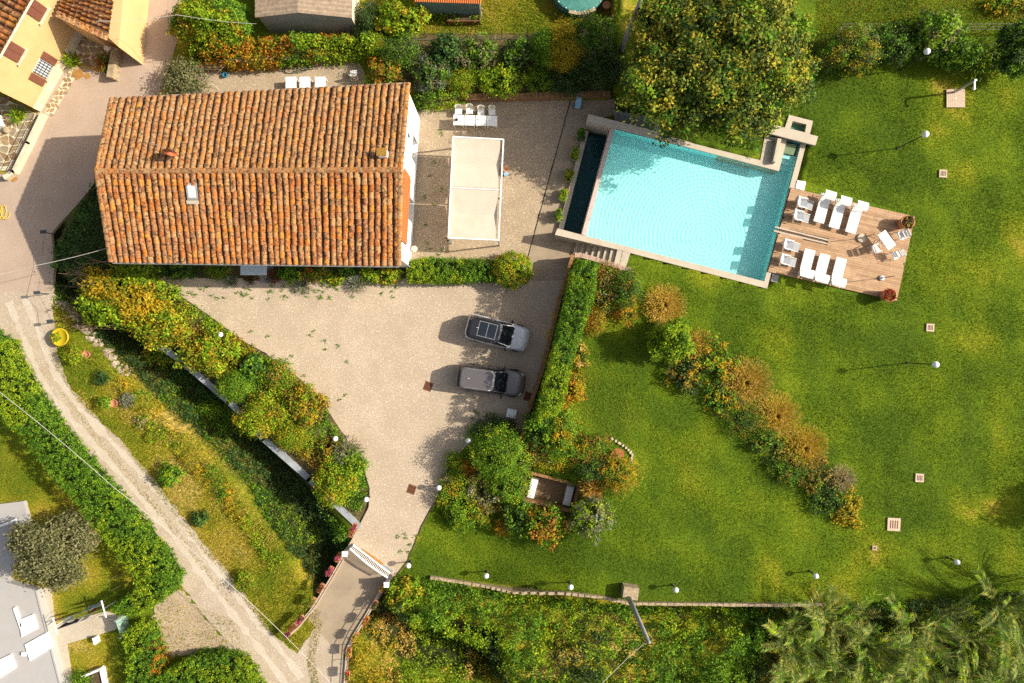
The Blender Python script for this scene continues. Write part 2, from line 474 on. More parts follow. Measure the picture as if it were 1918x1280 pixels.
def crown_arrays(blobs, rng, pal, leaf=0.16, dens=330, patch=None, k=22, spread=0.17, low=-0.35, rag=0.10):
    """leaf clumps over ellipsoid blobs (cx,cy,cz,rx,ry,rz)"""
    CC = []; NN = []
    for (cx, cy, cz, rx, ry, rz) in blobs:
        area = 3.14159 * rx * ry + 3.14159 * (rx + ry) * rz * 0.8
        nc = max(6, int(area * dens / k))
        d = rng.normal(size=(nc * 2, 3)); d /= np.linalg.norm(d, axis=1)[:, None]
        d = d[d[:, 2] > low][:nc]
        nc = len(d)
        rr = rng.uniform(0.55, 1.0, nc) ** 0.45
        lob = 1 + rag * 2.2 * (noise(d[:, 0] * 3, d[:, 1] * 3, d[:, 2] * 3, 1.6, seed=int(rng.randint(90))) - 0.5) * 2
        p = d * np.array([rx, ry, rz]) * (rr * lob)[:, None] + np.array([cx, cy, cz])
        CC.append(p); NN.append(d / np.array([rx, ry, rz]))
    CC = np.concatenate(CC); NN = np.concatenate(NN)
    NN /= np.linalg.norm(NN, axis=1)[:, None]
    nc = len(CC)
    cid = np.repeat(np.arange(nc), k)
    C = CC[cid] + rng.normal(size=(nc * k, 3)) * spread * np.array([1, 1, 0.75])
    N = NN[cid] * 0.8 + rng.normal(size=(nc * k, 3)) * 0.55 + np.array([0, 0, 0.45])
    col = colours(pal, cid, nc, rng, CC, patch)
    L = leaf * rng.uniform(0.65, 1.35, nc * k)
    return C, N, L, col

def spray_arrays(c, r, h, rng, pal, n, leaf=0.3, ratio=0.12):
    """narrow blades fanning out of a clump base (grasses, lavender, yucca)"""
    a = rng.uniform(0, 6.283, n); el = rng.uniform(0.25, 1.45, n)
    d = np.stack([np.cos(a) * np.cos(el), np.sin(a) * np.cos(el), np.sin(el)], 1)
    s = rng.uniform(0.25, 1.0, n)
    C = np.array(c) + d * np.array([r, r, h]) * s[:, None]
    N = np.cross(d, np.cross(np.array([0, 0, 1.0]), d)) * -1.0
    N = np.stack([-d[:, 0] * d[:, 2], -d[:, 1] * d[:, 2], 1 - d[:, 2] ** 2 + 0.05], 1) + rng.normal(size=(n, 3)) * 0.2
    col = colours(pal, np.arange(n) // 6, n // 6 + 1, rng)
    L = leaf * rng.uniform(0.7, 1.3, n)
    return C, N, L, col, d

def branch_mb(c, base, rng, n=6, r=0.05, spread=0.7):
    mb = MB()
    for i in range(n):
        a = 6.283 * i / n + rng.uniform(-.4, .4)
        e = Vector(c) + Vector((math.cos(a), math.sin(a), 0)) * spread * rng.uniform(.4, 1)
        b = Vector(base) + Vector((math.cos(a), math.sin(a), 0)) * 0.08
        mid = b.lerp(e, 0.55) + Vector((rng.uniform(-.1, .1), rng.uniform(-.1, .1), 0.1))
        mb.tube([b, mid, e], r, 5, r2=r * 0.3)
    return mb

SEED = [11]
def nrng():
    SEED[0] += 1
    return np.random.RandomState(SEED[0] * 7919 % 100003)

def shrub(label, px, py, rx, ry=None, h=1.2, pal='green', leaf=0.15, dens=330, name='shrub', cat='shrub', group=None,
          style='dome', patch=None, lobes=1, rot=0.0, dz=0.0, rag=0.10, k=22, spread=0.15):
    """a bush whose outline sits at photo pixel (px,py) with pixel radii rx, ry and height h"""
    rng = nrng()
    ry = ry or rx
    if style == 'dome' and leaf >= .12:            # every bush its own leaf size
        q_ = float(rng.choice([.62, .75, .9, 1.1, 1.35])); leaf *= q_; dens *= min(2.2, q_ ** -1.6)
        spread *= float(rng.uniform(.8, 1.15)); rag *= float(rng.uniform(.8, 1.5)); k = int(k * rng.uniform(.8, 1.5))
    c = G(px, py, h * 0.55 + dz)
    g = c.z - h * 0.55
    kx = (CAMH - c.z) / (CAMH * PPM)
    RX, RY = rx * kx, ry * kx
    t = thing(name, label, cat, (c.x, c.y, g), 0, group)
    if style == 'spray':
        n = int(dens * 3.14 * RX * RY * 0.9 + 60)
        C, N, L, col, d = spray_arrays((0, 0, 0), RX, h, rng, pal, n, leaf)
        me = leaf_mesh('foliage', C, N, L, col, rng, 0.14, align=d)
    else:
        blobs = []
        if lobes == 1: blobs = [(0, 0, h * 0.48, RX, RY, h * 0.52)]
        else:
            blobs = [(0, 0, h * 0.45, RX * .72, RY * .72, h * 0.55)]
            for i in range(lobes):
                a = 6.283 * i / lobes + rng.uniform(-.3, .3); q = rng.uniform(.45, .6); s = rng.uniform(.38, .52)
                blobs.append((math.cos(a) * RX * q, math.sin(a) * RY * q, h * rng.uniform(.35, .6), RX * s, RY * s, h * rng.uniform(.28, .42)))
        C, N, L, col = crown_arrays(blobs, rng, pal, leaf, dens, patch, k, spread, rag=rag)
        C[:, 2] = np.maximum(C[:, 2], 0.03)
        me = leaf_mesh('foliage', C, N, L, col, rng)
    link('foliage', me, t)
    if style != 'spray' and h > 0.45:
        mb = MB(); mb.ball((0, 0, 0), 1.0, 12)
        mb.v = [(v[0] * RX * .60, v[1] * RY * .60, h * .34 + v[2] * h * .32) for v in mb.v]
        part(t, 'shade_core', mb, M_core)  # solid ball added inside the foliage to stop light leaking through
    part(t, 'stem', branch_mb((0, 0, h * 0.55), (0, 0, -0.05), rng, 5, 0.03 + 0.01 * h, min(RX, RY) * 0.5), M_bark)
    return t

def tree(label, px, py, rx, ry, h, pal, leaf=0.2, dens=300, lobes=9, name='tree', group=None, patch=None, crown_h=None, cat='tree', rag=0.12, spread=0.2, k=22):
    rng = nrng()
    ch = crown_h or h * 0.75
    c = G(px, py, h - ch * 0.5)
    g = zg(c.x, c.y)
    kx = (CAMH - c.z) / (CAMH * PPM)
    RX, RY = rx * kx, ry * kx
    t = thing(name, label, cat, (c.x, c.y, g), 0, group)
    zc = h - ch * 0.5
    blobs = [(0, 0, zc - ch * .1, RX * .58, RY * .58, ch * .36)]
    for i in range(lobes):
        a = 6.283 * i / lobes * 2 + rng.uniform(-.35, .35)
        inner = i % 3 == 0
        q = rng.uniform(.15, .42) if inner else rng.uniform(.55, .74); s = rng.uniform(.24, .34)
        blobs.append((math.cos(a) * RX * q, math.sin(a) * RY * q, zc + ch * (rng.uniform(.08, .26) if inner else rng.uniform(-.28, .08)), RX * s, RY * s, ch * rng.uniform(.18, .27)))
    C, N, L, col = crown_arrays(blobs, rng, pal, leaf, dens, patch, k, spread, rag=rag)
    link('crown', leaf_mesh('crown', C, N, L, col, rng), t)
    mb = MB()
    r0 = 0.07 + 0.032 * h
    fork = Vector((0.1, -0.05, h - ch * 0.9 + 0.3))
    mb.tube([(0, 0, -0.3), (0.03, 0, fork.z * 0.5), fork], r0, 8, r2=r0 * 0.7)
    for i in range(8):
        b = blobs[1 + i % (len(blobs) - 1)]
        e = Vector(b[:3]); mid = fork.lerp(e, 0.5) + Vector((0, 0, 0.3))
        mb.tube([fork, mid, e], r0 * 0.5, 6, r2=r0 * 0.12)
    part(t, 'trunk', mb, M_bark, True)
    return t

def mound_arrays(P, h, rng, pal, leaf=0.15, dens=330, patch=0.5, edge=0.25, top=0.12, k=18, spread=0.13, side=True, zfun=None, hn=0.8, gaps=0.0):
    """foliage over a footprint polygon: clipped hedges (small edge) or loose masses (large edge)"""
    P = [tuple(p) for p in P]
    A = np.array(P); x0, y0 = A.min(0); x1, y1 = A.max(0)
    area = abs(0.5 * np.sum(A[:, 0] * np.roll(A[:, 1], -1) - np.roll(A[:, 0], -1) * A[:, 1]))
    nc = int(area * dens / k)
    X = rng.uniform(x0, x1, int(nc * (x1 - x0) * (y1 - y0) / max(area, .01) * 1.1) + 40)
    Y = rng.uniform(y0, y1, len(X))
    s = inside(P, X, Y); X = X[s][:nc]; Y = Y[s][:nc]
    d = segdist(P, X, Y)
    hh = h * (0.15 + 0.85 * np.sqrt(np.clip(d / edge, 0, 1))) if edge > 0.3 else h * (0.75 + 0.25 * sm(d / max(edge, .01)))
    hh = hh * (1 - top + top * 2 * noise(X, Y, 0, hn * 2, seed=int(rng.randint(60))))
    if gaps > 0:
        v = noise(X, Y, 0, hn * 3.2, seed=int(rng.randint(60)))
        hh = hh * np.where(v < gaps, 0.35 + 0.65 * v / gaps, 1.0)
    depth = rng.exponential(0.12, len(X)) * min(1.0, h)
    Zg = (zfun or zf)(X, Y)
    Z = Zg + np.maximum(hh - depth, 0.04)
    CC = np.stack([X, Y, Z], 1); NN = np.tile([0, 0, 1.0], (len(X), 1))
    if side and h > 0.4:
        S = []; SN = []
        n = len(P)
        ar = np.sum(A[:, 0] * np.roll(A[:, 1], -1) - np.roll(A[:, 0], -1) * A[:, 1])
        for i in range(n):
            a = np.array(P[i]); b = np.array(P[(i + 1) % n]); L = np.linalg.norm(b - a)
            m = int(L * h * dens * 0.6 / k)
            if m < 1: continue
            q = a + (b - a) * rng.uniform(0, 1, (m, 1))
            nv = np.array([(b - a)[1], -(b - a)[0]]) / (L + 1e-9) * (1 if ar > 0 else -1)
            q = q - nv * np.abs(rng.normal(0, 0.1, (m, 1)))
            zz = zf(q[:, 0], q[:, 1]) if zfun is None else zfun(q[:, 0], q[:, 1])
            S.append(np.column_stack([q, zz + rng.uniform(0.03, (0.5 if edge > .3 else 0.95) * h, m)]))
            SN.append(np.tile([nv[0], nv[1], 0.3], (m, 1)))
        if S: CC = np.concatenate([CC] + S); NN = np.concatenate([NN] + SN)
    nc = len(CC)
    cid = np.repeat(np.arange(nc), k)
    C = CC[cid] + rng.normal(size=(nc * k, 3)) * spread
    N = NN[cid] * 0.9 + rng.normal(size=(nc * k, 3)) * 0.55
    col = colours(pal, cid, nc, rng, CC, patch)
    return C, N, leaf * rng.uniform(0.65, 1.35, nc * k), col

def hedge(label, pts, h, pal, leaf=0.14, dens=330, patch=0.6, edge=0.2, top=0.08, name='hedge', cat='hedge', group=None, core=True, zpx=None, kind=None, **kw):
    """pts: photo pixels of the outline as it shows at the top (height h above ground)"""
    rng = nrng()
    P = []
    for (a, b) in pts:
        v = G(a, b, h * 0.8) if zpx is None else W(a, b, zpx)
        P.append((v.x, v.y))
    cx = sum(p[0] for p in P) / len(P); cy = sum(p[1] for p in P) / len(P)
    base = Vector((cx, cy, zg(cx, cy)))
    if kind: t = link(name, None, None, base); t["kind"] = kind
    else: t = thing(name, label, cat, base, 0, group)
    C, N, L, col = mound_arrays(P, h, rng, pal, leaf, dens, patch, edge, top, **kw)
    C = C - np.array(base)
    link('foliage', leaf_mesh('foliage', C, N, L, col, rng), t)
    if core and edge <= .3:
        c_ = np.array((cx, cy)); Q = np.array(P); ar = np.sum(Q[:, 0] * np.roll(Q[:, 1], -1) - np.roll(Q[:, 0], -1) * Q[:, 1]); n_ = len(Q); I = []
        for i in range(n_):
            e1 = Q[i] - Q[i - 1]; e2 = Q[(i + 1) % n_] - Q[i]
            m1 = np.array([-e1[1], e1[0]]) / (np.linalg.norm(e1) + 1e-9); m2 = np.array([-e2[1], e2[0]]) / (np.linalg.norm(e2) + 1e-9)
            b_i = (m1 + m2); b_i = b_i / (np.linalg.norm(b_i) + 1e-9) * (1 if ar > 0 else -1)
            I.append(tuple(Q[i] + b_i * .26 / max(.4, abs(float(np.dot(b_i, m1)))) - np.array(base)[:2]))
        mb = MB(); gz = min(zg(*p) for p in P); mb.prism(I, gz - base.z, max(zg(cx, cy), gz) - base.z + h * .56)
        part(t, 'shade_core', mb, M_core)  # solid prism added under the leaves to keep the hedge's shadow closed
    if core:
        mb = MB()
        for i in range(0, 26):                       # woody stems inside
            q = rng.randint(len(P)); a = np.array(P[q]); e = np.array((cx, cy))
            w = rng.uniform(0.1, 0.9); p = a + (e - a) * w
            zz = zg(p[0], p[1]) - base.z
            x, y = p[0] - base.x, p[1] - base.y
            mb.tube([(x, y, zz - .05), (x + rng.uniform(-.1, .1), y + rng.uniform(-.1, .1), zz + h * .4), (x + rng.uniform(-.2, .2), y + rng.uniform(-.2, .2), zz + h * .75)], 0.03, 4, r2=0.01)
        part(t, 'stem', mb, M_bark, kind='stuff')
    return t

def grass_mesh(name, P, n_m2, rng, pal, hgt=(0.03, 0.07), wid=0.035, patch=0.35, holes=(), zoff=0.0, warm=()):
    """single bent blades as triangles"""
    A = np.array(P); x0, y0 = A.min(0); x1, y1 = A.max(0)
    n = int((x1 - x0) * (y1 - y0) * n_m2)
    X = rng.uniform(x0, x1, n); Y = rng.uniform(y0, y1, n)
    s = inside(P, X, Y)
    for H in holes: s &= ~inside(H, X, Y)
    X = X[s]; Y = Y[s]; n = len(X)
    Z = zf(X, Y) + zoff
    h = rng.uniform(*hgt, n) * (0.6 + 0.8 * noise(X, Y, 0, 0.9))
    a = rng.uniform(0, 6.283, n); w = wid * rng.uniform(.5, 1.3, n)
    dx, dy = np.cos(a) * w * .5, np.sin(a) * w * .5
    lean = rng.normal(size=(n, 2)) * h[:, None] * 0.7
    V = np.empty((n, 3, 3))
    V[:, 0] = np.stack([X - dx, Y - dy, Z], 1); V[:, 1] = np.stack([X + dx, Y + dy, Z], 1)
    V[:, 2] = np.stack([X + lean[:, 0], Y + lean[:, 1], Z + h], 1)
    v = noise(X, Y, 0, patch, seed=3) * 0.5 + noise(X, Y, 0, patch * 4, seed=8) * 0.4 + rng.normal(size=n) * 0.22
    for (gx, gy, gr, ga) in warm:
        c_ = W(gx, gy, LV); v = v + ga * np.exp(-((X - c_.x) ** 2 + (Y - c_.y) ** 2) / (gr / PPM) ** 2)
    v = (np.argsort(np.argsort(v)) + .5) / n
    cols = np.array([c[0] for c in pal]); pos = np.array([c[1] for c in pal])
    col = np.stack([np.interp(v, pos, cols[:, i]) for i in range(3)], 1) * rng.uniform(.8, 1.2, (n, 1))
    me = bpy.data.meshes.new(name)
    me.vertices.add(3 * n); me.loops.add(3 * n); me.polygons.add(n)
    me.vertices.foreach_set("co", V.reshape(-1).astype(np.float32))
    me.loops.foreach_set("vertex_index", np.arange(3 * n, dtype=np.int32))
    me.polygons.foreach_set("loop_start", np.arange(0, 3 * n, 3, dtype=np.int32))
    ca = me.attributes.new("Col", 'FLOAT_COLOR', 'POINT')
    cc = np.ones((n, 3, 4), np.float32); cc[:, :, :3] = np.clip(col, 0, 1)[:, None, :]
    ca.data.foreach_set("color", cc.reshape(-1))
    me.materials.append(M_grass); me.update(); me.validate()
    o = link(name, me); o["kind"] = "stuff"
    return o

# ---------------------------------------------------------------- the ground
def ground_material():
    m = bpy.data.materials.new("ground_grass"); m.use_nodes = True
    nt = m.node_tree; b = nt.nodes["Principled BSDF"]; b.inputs["Roughness"].default_value = 0.95
    b.inputs["Specular IOR Level"].default_value = 0.1
    a = nt.nodes.new("ShaderNodeAttribute"); a.attribute_name = "Col"
    geo = nt.nodes.new("ShaderNodeNewGeometry")
    n = nt.nodes.new("ShaderNodeTexNoise"); n.inputs["Scale"].default_value = 9.0; n.inputs["Detail"].default_value = 5
    nt.links.new(geo.outputs["Position"], n.inputs["Vector"])
    r = nt.nodes.new("ShaderNodeMapRange"); r.inputs[1].default_value = .3; r.inputs[2].default_value = .7; r.inputs[3].default_value = .55; r.inputs[4].default_value = 1.4
    nt.links.new(n.outputs[0], r.inputs[0])
    x = nt.nodes.new("ShaderNodeVectorMath"); x.operation = 'SCALE'
    nt.links.new(a.outputs["Color"], x.inputs[0]); nt.links.new(r.outputs[0], x.inputs["Scale"])
    nt.links.new(x.outputs[0], b.inputs["Base Color"])
    bp = nt.nodes.new("ShaderNodeBump"); bp.inputs["Strength"].default_value = .5; bp.inputs["Distance"].default_value = .05
    nt.links.new(n.outputs[0], bp.inputs["Height"]); nt.links.new(bp.outputs[0], b.inputs["Normal"])
    return m

BANK_P = poly([(100, 545), (140, 560), (250, 640), (420, 790), (520, 930), (640, 1080), (560, 1222), (500, 1180), (420, 1075), (340, 985), (230, 830), (150, 755), (105, 690)])
NEIGH_P = poly([(-500, 620), (0, 650), (120, 860), (320, 1080), (330, 1130), (240, 1180), (240, 1700), (-500, 1700)])
LAWN_COLS = [((0.080, 0.138, 0.009), 0.0), ((0.122, 0.190, 0.009), 0.40), ((0.172, 0.232, 0.011), 0.74), ((0.260, 0.285, 0.015), 0.94), ((0.400, 0.335, 0.040), 1.0)]
YELL_COLS = [((0.120, 0.180, 0.010), 0.0), ((0.250, 0.260, 0.016), 0.4), ((0.400, 0.320, 0.030), 0.75), ((0.560, 0.400, 0.110), 1.0)]

def build_ground():
    xs = np.concatenate([[-900, -300, -120, -70, -50], np.arange(-44, 44.01, 0.32), [50, 70, 120, 300, 900]])
    ys = np.concatenate([[-900, -300, -120, -60, -40], np.arange(-31, 31.01, 0.32), [40, 60, 120, 300, 900]])
    X, Y = np.meshgrid(xs, ys)
    Z = zf(X, Y) - 0.02
    nx, ny = len(xs), len(ys)
    V = np.stack([X, Y, Z], -1).reshape(-1, 3)
    i = np.arange(nx * ny).reshape(ny, nx)
    F = np.stack([i[:-1, :-1], i[:-1, 1:], i[1:, 1:], i[1:, :-1]], -1).reshape(-1, 4)
    me = bpy.data.meshes.new("ground")
    me.from_pydata(V.tolist(), [], F.tolist())
    lawn = inside(LAWN_P, X, Y); bank = inside(BANK_P, X, Y); nei = inside(NEIGH_P, X, Y)
    px = X * PPM + 959; py = 640 - Y * PPM
    def ip(v, pal):
        pos = [c[1] for c in pal]; cs = np.array([c[0] for c in pal])
        return np.stack([np.interp(v, pos, cs[:, k]) for k in range(3)], -1)
    v = noise(X, Y, 0, .35, seed=3) * .6 + noise(X, Y, 0, 1.4, seed=8) * .4
    col = ip(np.clip((v - .25) * 1.6, 0, 1), YELL_COLS) * 0.75
    col[lawn] = (ip(np.clip((v - .3) * 1.6, 0, 1), LAWN_COLS) * 0.8)[lawn]
    soil = inside(poly([(290, 480), (800, 480), (800, 535), (290, 535)]), X, Y) | inside(GARD_P, X, Y) | inside(PIT_P, X, Y) | inside(BED_P, X, Y)
    col[soil] = np.array([0.11, 0.085, 0.035]) * (0.7 + 0.6 * noise(X, Y, 0, 2.0)[soil])[:, None]
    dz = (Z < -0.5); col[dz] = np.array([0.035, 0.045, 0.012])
    ca = me.attributes.new("Col", 'FLOAT_COLOR', 'POINT')
    c4 = np.ones((nx * ny, 4), np.float32); c4[:, :3] = col.reshape(-1, 3)
    ca.data.foreach_set("color", c4.reshape(-1))
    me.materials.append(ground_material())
    me.polygons.foreach_set("use_smooth", [True] * len(me.polygons)); me.update()
    o = link("ground", me); o["kind"] = "structure"
build_ground()

def densify(pts, n=6, amp=0.0, seed=1):
    """closed outline with small wobble so that edges are not ruler straight"""
    rng = np.random.RandomState(seed); out = []
    m = len(pts)
    for i in range(m):
        a = np.array(pts[i], float); b = np.array(pts[(i + 1) % m], float)
        L = np.linalg.norm(b - a); k = max(1, int(L / n))
        nv = np.array([-(b - a)[1], (b - a)[0]]) / (L + 1e-9)
        for j in range(k):
            w = amp * rng.normal() if j else 0
            out.append(tuple(a + (b - a) * j / k + nv * w))
    return out

def sheet(name, pts, z, m, amp=0.0, step=10, th=0.25, zin=0.0):
    mb = MB(); mb.prism(poly(densify(pts, step, amp), zin), z - th, z)
    return struct(name, mb, m)

DRIVE_PX = [(285, 520), (560, 524), (770, 522), (985, 500), (1066, 520), (1046, 575), (1008, 725), (982, 800), (970, 850), (925, 815), (888, 822), (850, 858), (826, 905), (818, 935), (790, 985), (762, 1050), (738, 1080), (652, 1022), (672, 985), (689, 950), (690, 910), (676, 872), (655, 835), (634, 800), (615, 770), (590, 735), (550, 700), (505, 668), (455, 640), (400, 600), (345, 562)]
sheet("drive", DRIVE_PX, 0.012, M_gravel, 1.2)
sheet("terrace", [(770, 210), (790, 202), (880, 188), (1068, 186), (987, 484), (980, 500), (764, 500), (740, 350)], 0.016, M_gravel2, 0.6)
sheet("terrace_paving", [(1070, 186), (1152, 186), (1152, 216), (1101, 226), (1096, 243), (1047, 431), (1040, 438), (1080, 456), (1078, 474), (1066, 524), (986, 526), (989, 484)], 0.03, M_paving)
mb = MB(); a, b = W(1069, 186), W(988, 486)
mb.tube([a + Vector((0, 0, .02)), b + Vector((0, 0, .02))], 0.035, 4)
struct("drain_slot", mb, M_iron)
sheet("back_yard", [(200, 200), (310, 178), (345, 140), (370, 118), (470, 108), (665, 104), (690, 150), (765, 165), (760, 250), (240, 250)], 0.012, M_gravel2, 1.0)
ROAD_PX = [(222, -60), (345, -60), (338, 60), (322, 110), (305, 165), (245, 240), (195, 320), (165, 360), (96, 438), (102, 495), (98, 552), (60, 556), (-90, 556), (-90, 330), (10, 325), (75, 205), (120, 120), (212, 140), (216, 90)]
sheet("lane", ROAD_PX, 0.012, M_asph, 0.5)
TRACK_PX = [(-90, 548), (60, 548), (97, 545), (101, 600), (106, 660), (125, 715), (175, 775), (235, 835), (295, 905), (345, 975), (420, 1062), (470, 1130), (515, 1192), (556, 1226), (600, 1160), (640, 1165), (650, 1300), (640, 1400), (560, 1400), (500, 1300), (470, 1262), (425, 1205), (380, 1150), (345, 1105), (300, 1045), (240, 970), (175, 895), (115, 815), (70, 750), (35, 690), (8, 640), (-20, 600), (-90, 590)]
sheet("gravel_track", TRACK_PX, 0.018, M_track, 1.8, 8)
sheet("gravel_patch", [(300, 1110), (345, 1108), (380, 1152), (425, 1208), (445, 1235), (400, 1240), (330, 1225), (300, 1250), (290, 1180), (280, 1165)], 0.008, M_gravel2, 3, 8)
CEN = [(30, 560), (62, 640), (88, 705), (140, 775), (205, 845), (262, 908), (318, 975), (380, 1055), (440, 1135), (500, 1210), (560, 1290)]
M_rut = mat("pale_rut", (0.54, 0.465, 0.37), 0.95, 0, 0.7, c2=(0.46, 0.385, 0.295), fine=0.2, fscale=12, dirt=(0.42, 0.34, 0.25), dscale=0.9, damt=0.6, bump=.3, bscale=14)
for off in (-15, 14):
    rw = np.random.RandomState(abs(off)); L_, R_ = [], []
    for i in range(len(CEN) - 1):
        for j in range(8):
            f = j / 8; a = np.array(CEN[i], float); b = np.array(CEN[i + 1], float); p = a + (b - a) * f; d = (b - a) / np.linalg.norm(b - a); n_ = np.array([-d[1], d[0]])
            w = max(1.5, 6 + rw.normal() * 1.8 + 1 * math.sin(i * 1.9 + j * .5)); n_ = n_ * 1.0; p = p + n_ * (1.0 * math.sin(i * 1.3 + j * .16 + off)); L_.append(tuple(p + n_ * (off + w))); R_.append(tuple(p + n_ * (off - w)))
    mb = MB(); P = [W(a, b, .024) for a, b in L_ + R_]; m_ = len(L_)
    mb.add(P, [(i, i + 1, m_ + i + 1, m_ + i) for i in range(m_ - 1)]); struct("wheel_rut", mb, M_rut)
# bridge slab over the ditch
mb = MB(); mb.prism(poly([(656, 1018), (738, 1080), (700, 1138), (662, 1190), (650, 1226), (638, 1228), (578, 1160), (590, 1135), (624, 1072)]), -0.35, 0.026)
struct("bridge_slab", mb, M_paving)
# narrow iron edging between drive and lawn
def edging(name, pts, z=0.05, r=0.03, m=M_iron):
    mb = MB(); mb.tube([G(a, b, z) for a, b in pts], r, 4); return struct(name, mb, m)
edging("drive_edging", [(822, 928), (806, 955), (790, 985), (778, 1015), (764, 1050), (742, 1078)])
edging("drive_edging", [(672, 985), (690, 950), (692, 915), (682, 882), (668, 855)])
edging("drive_edging", [(292, 524), (345, 560), (400, 598), (452, 638), (500, 664)])

# lawn and rough grass
POOL_HOLE = poly([(1098, 212), (1480, 300), (1492, 216), (1526, 226), (1512, 340), (1714, 405), (1680, 565), (1440, 528), (1432, 542), (1040, 436)], LV)
rg = nrng()
LAWN_VIEW = [p for p in LAWN_P if abs(p[0]) < 45 and abs(p[1]) < 30]
clipP = poly([(760, 20), (1990, -20), (1990, 1180), (735, 1100)], 1.0)
def lawn_cut():
    X = []
    return X
HB = poly([(1100, 478), (1130, 500), (1110, 590), (1050, 700), (1020, 800), (985, 870), (975, 840), (1050, 560), (1076, 478)], LV)
LP2 = poly([(1150, 60), (1990, 20), (1990, 1140), (1460, 1138), (1180, 1133), (950, 1107)], LV) + poly([(810, 1087), (745, 1084), (766, 1052), (792, 985), (822, 928), (900, 830)]) + poly([(977, 838), (1000, 745), (1050, 560), (1076, 478), (1172, 470), (1150, 240)], LV)
grass_mesh("lawn_grass", LP2, 330, rg, LAWN_COLS, (0.03, 0.075), 0.042, 0.35, [POOL_HOLE, PIT_P], warm=((1130, 760, 50, .45), (1175, 800, 45, .35), (1320, 890, 60, .3), (1250, 590, 60, .35), (1100, 690, 45, .5), (1075, 780, 30, .5), (1330, 700, 60, .3), (1450, 770, 60, .25), (1560, 900, 60, .25), (1250, 850, 90, .15)))
grass_mesh("bank_grass", BANK_P, 380, rg, YELL_COLS, (0.05, 0.16), 0.045, 0.6)
grass_mesh("neighbour_grass", poly([(-20, 790), (60, 860), (230, 1080), (245, 1130), (235, 1290), (-20, 1290)]), 330, rg, YELL_COLS[:3] + [((0.2, .16, .02), 1.0)], (0.03, 0.06), 0.04, 0.5)
grass_mesh("field_grass", poly([(700, -30), (1150, -30), (1150, 70), (700, 70)]), 330, rg, YELL_COLS, (0.05, 0.14), 0.045, 0.6)
grass_mesh("field_grass", poly([(1530, -30), (1990, -30), (1990, 66), (1530, 66)], LV), 330, rg, YELL_COLS, (0.05, 0.12), 0.045, 0.5)
grass_mesh("track_weeds", poly([(590, 1150), (606, 1165), (590, 1230), (600, 1290), (585, 1290), (575, 1235)]), 300, rg, YELL_COLS, (0.04, 0.12), 0.05, 1.5, zoff=0.02)
grass_mesh("rut_weeds", poly([(84, 700), (92, 700), (210, 845), (322, 975), (442, 1135), (434, 1137), (310, 978), (200, 848)]), 110, rg, YELL_COLS, (0.03, 0.09), 0.05, 2.5, zoff=0.02)
grass_mesh("patch_weeds", poly([(290, 1110), (440, 1160), (470, 1260), (300, 1250)]), 90, rg, YELL_COLS, (0.04, 0.12), 0.05, 1.5, zoff=0.01)
grass_mesh("verge_grass", poly([(0, 640), (30, 680), (350, 1105), (320, 1110), (100, 850)]), 250, rg, YELL_COLS, (0.05, 0.16), 0.045, 1.0)
# ================================================================ the pool
ZT = LV + 0.02
WATER = LV - 0.10
FLOOR = LV - 1.35
def wave_grid(name, Pl, z, m, res=0.12, src=None, amp=0.004):
    """water sheet clipped to a polygon, rippled by ring waves; real geometry"""
    A = np.array(Pl); x0, y0 = A.min(0); x1, y1 = A.max(0)
    nx = int((x1 - x0) / res) + 2; ny = int((y1 - y0) / res) + 2
    X, Y = np.meshgrid(np.linspace(x0, x1, nx), np.linspace(y0, y1, ny))
    Z = np.zeros_like(X)
    for (sx, sy, lam, a) in (src or []):
        d = np.hypot(X - sx, Y - sy); Z += a * np.sin(d * 6.283 / lam + 0.6 * np.sin(d * 1.1))
    Z += amp * 0.5 * (noise(X, Y, 0, 5.0, 2) - 0.5) + amp * .12 * (noise(X, Y, 0, 17.0, 4) - 0.5)
    V = np.stack([X, Y, Z + z], -1).reshape(-1, 3)
    i = np.arange(nx * ny).reshape(ny, nx)
    F = np.stack([i[:-1, :-1], i[:-1, 1:], i[1:, 1:], i[1:, :-1]], -1).reshape(-1, 4)
    c = V[F].mean(1); F = F[inside(Pl, c[:, 0], c[:, 1])]
    me = bpy.data.meshes.new(name); me.from_pydata(V.tolist(), [], F.tolist())
    me.polygons.foreach_set("use_smooth", [True] * len(me.polygons)); me.materials.append(m); me.update()
    o = link(name, me); o["kind"] = "structure"; o.cycles.is_caustics_caster = True; return o

def refr_material(name, tint):
    m = bpy.data.materials.new(name); m.use_nodes = True
    nt = m.node_tree
    for n in list(nt.nodes): nt.nodes.remove(n)
    out = nt.nodes.new("ShaderNodeOutputMaterial")
    g = nt.nodes.new("ShaderNodeBsdfGlass"); g.inputs[0].default_value = (*tint, 1); g.inputs["IOR"].default_value = 1.33; g.inputs["Roughness"].default_value = 0.0
    nt.links.new(g.outputs[0], out.inputs[0])
    return m

M_poolfloor = mat("pool_lining", (0.55, 0.94, 0.93), 0.7, 0.04, 3)
M_poolwall = mat("pool_wall_lining", (0.40, 0.88, 0.88), 0.7, 0.05, 3)
M_basin = mat("basin_lining", (0.04, 0.15, 0.15), 0.7, 0.3, 4)
M_poolwater = refr_material("pool_water_surface", (0.87, 1.0, 1.0))
M_basinwater = refr_material("basin_water_surface", (0.55, 0.80, 0.80))

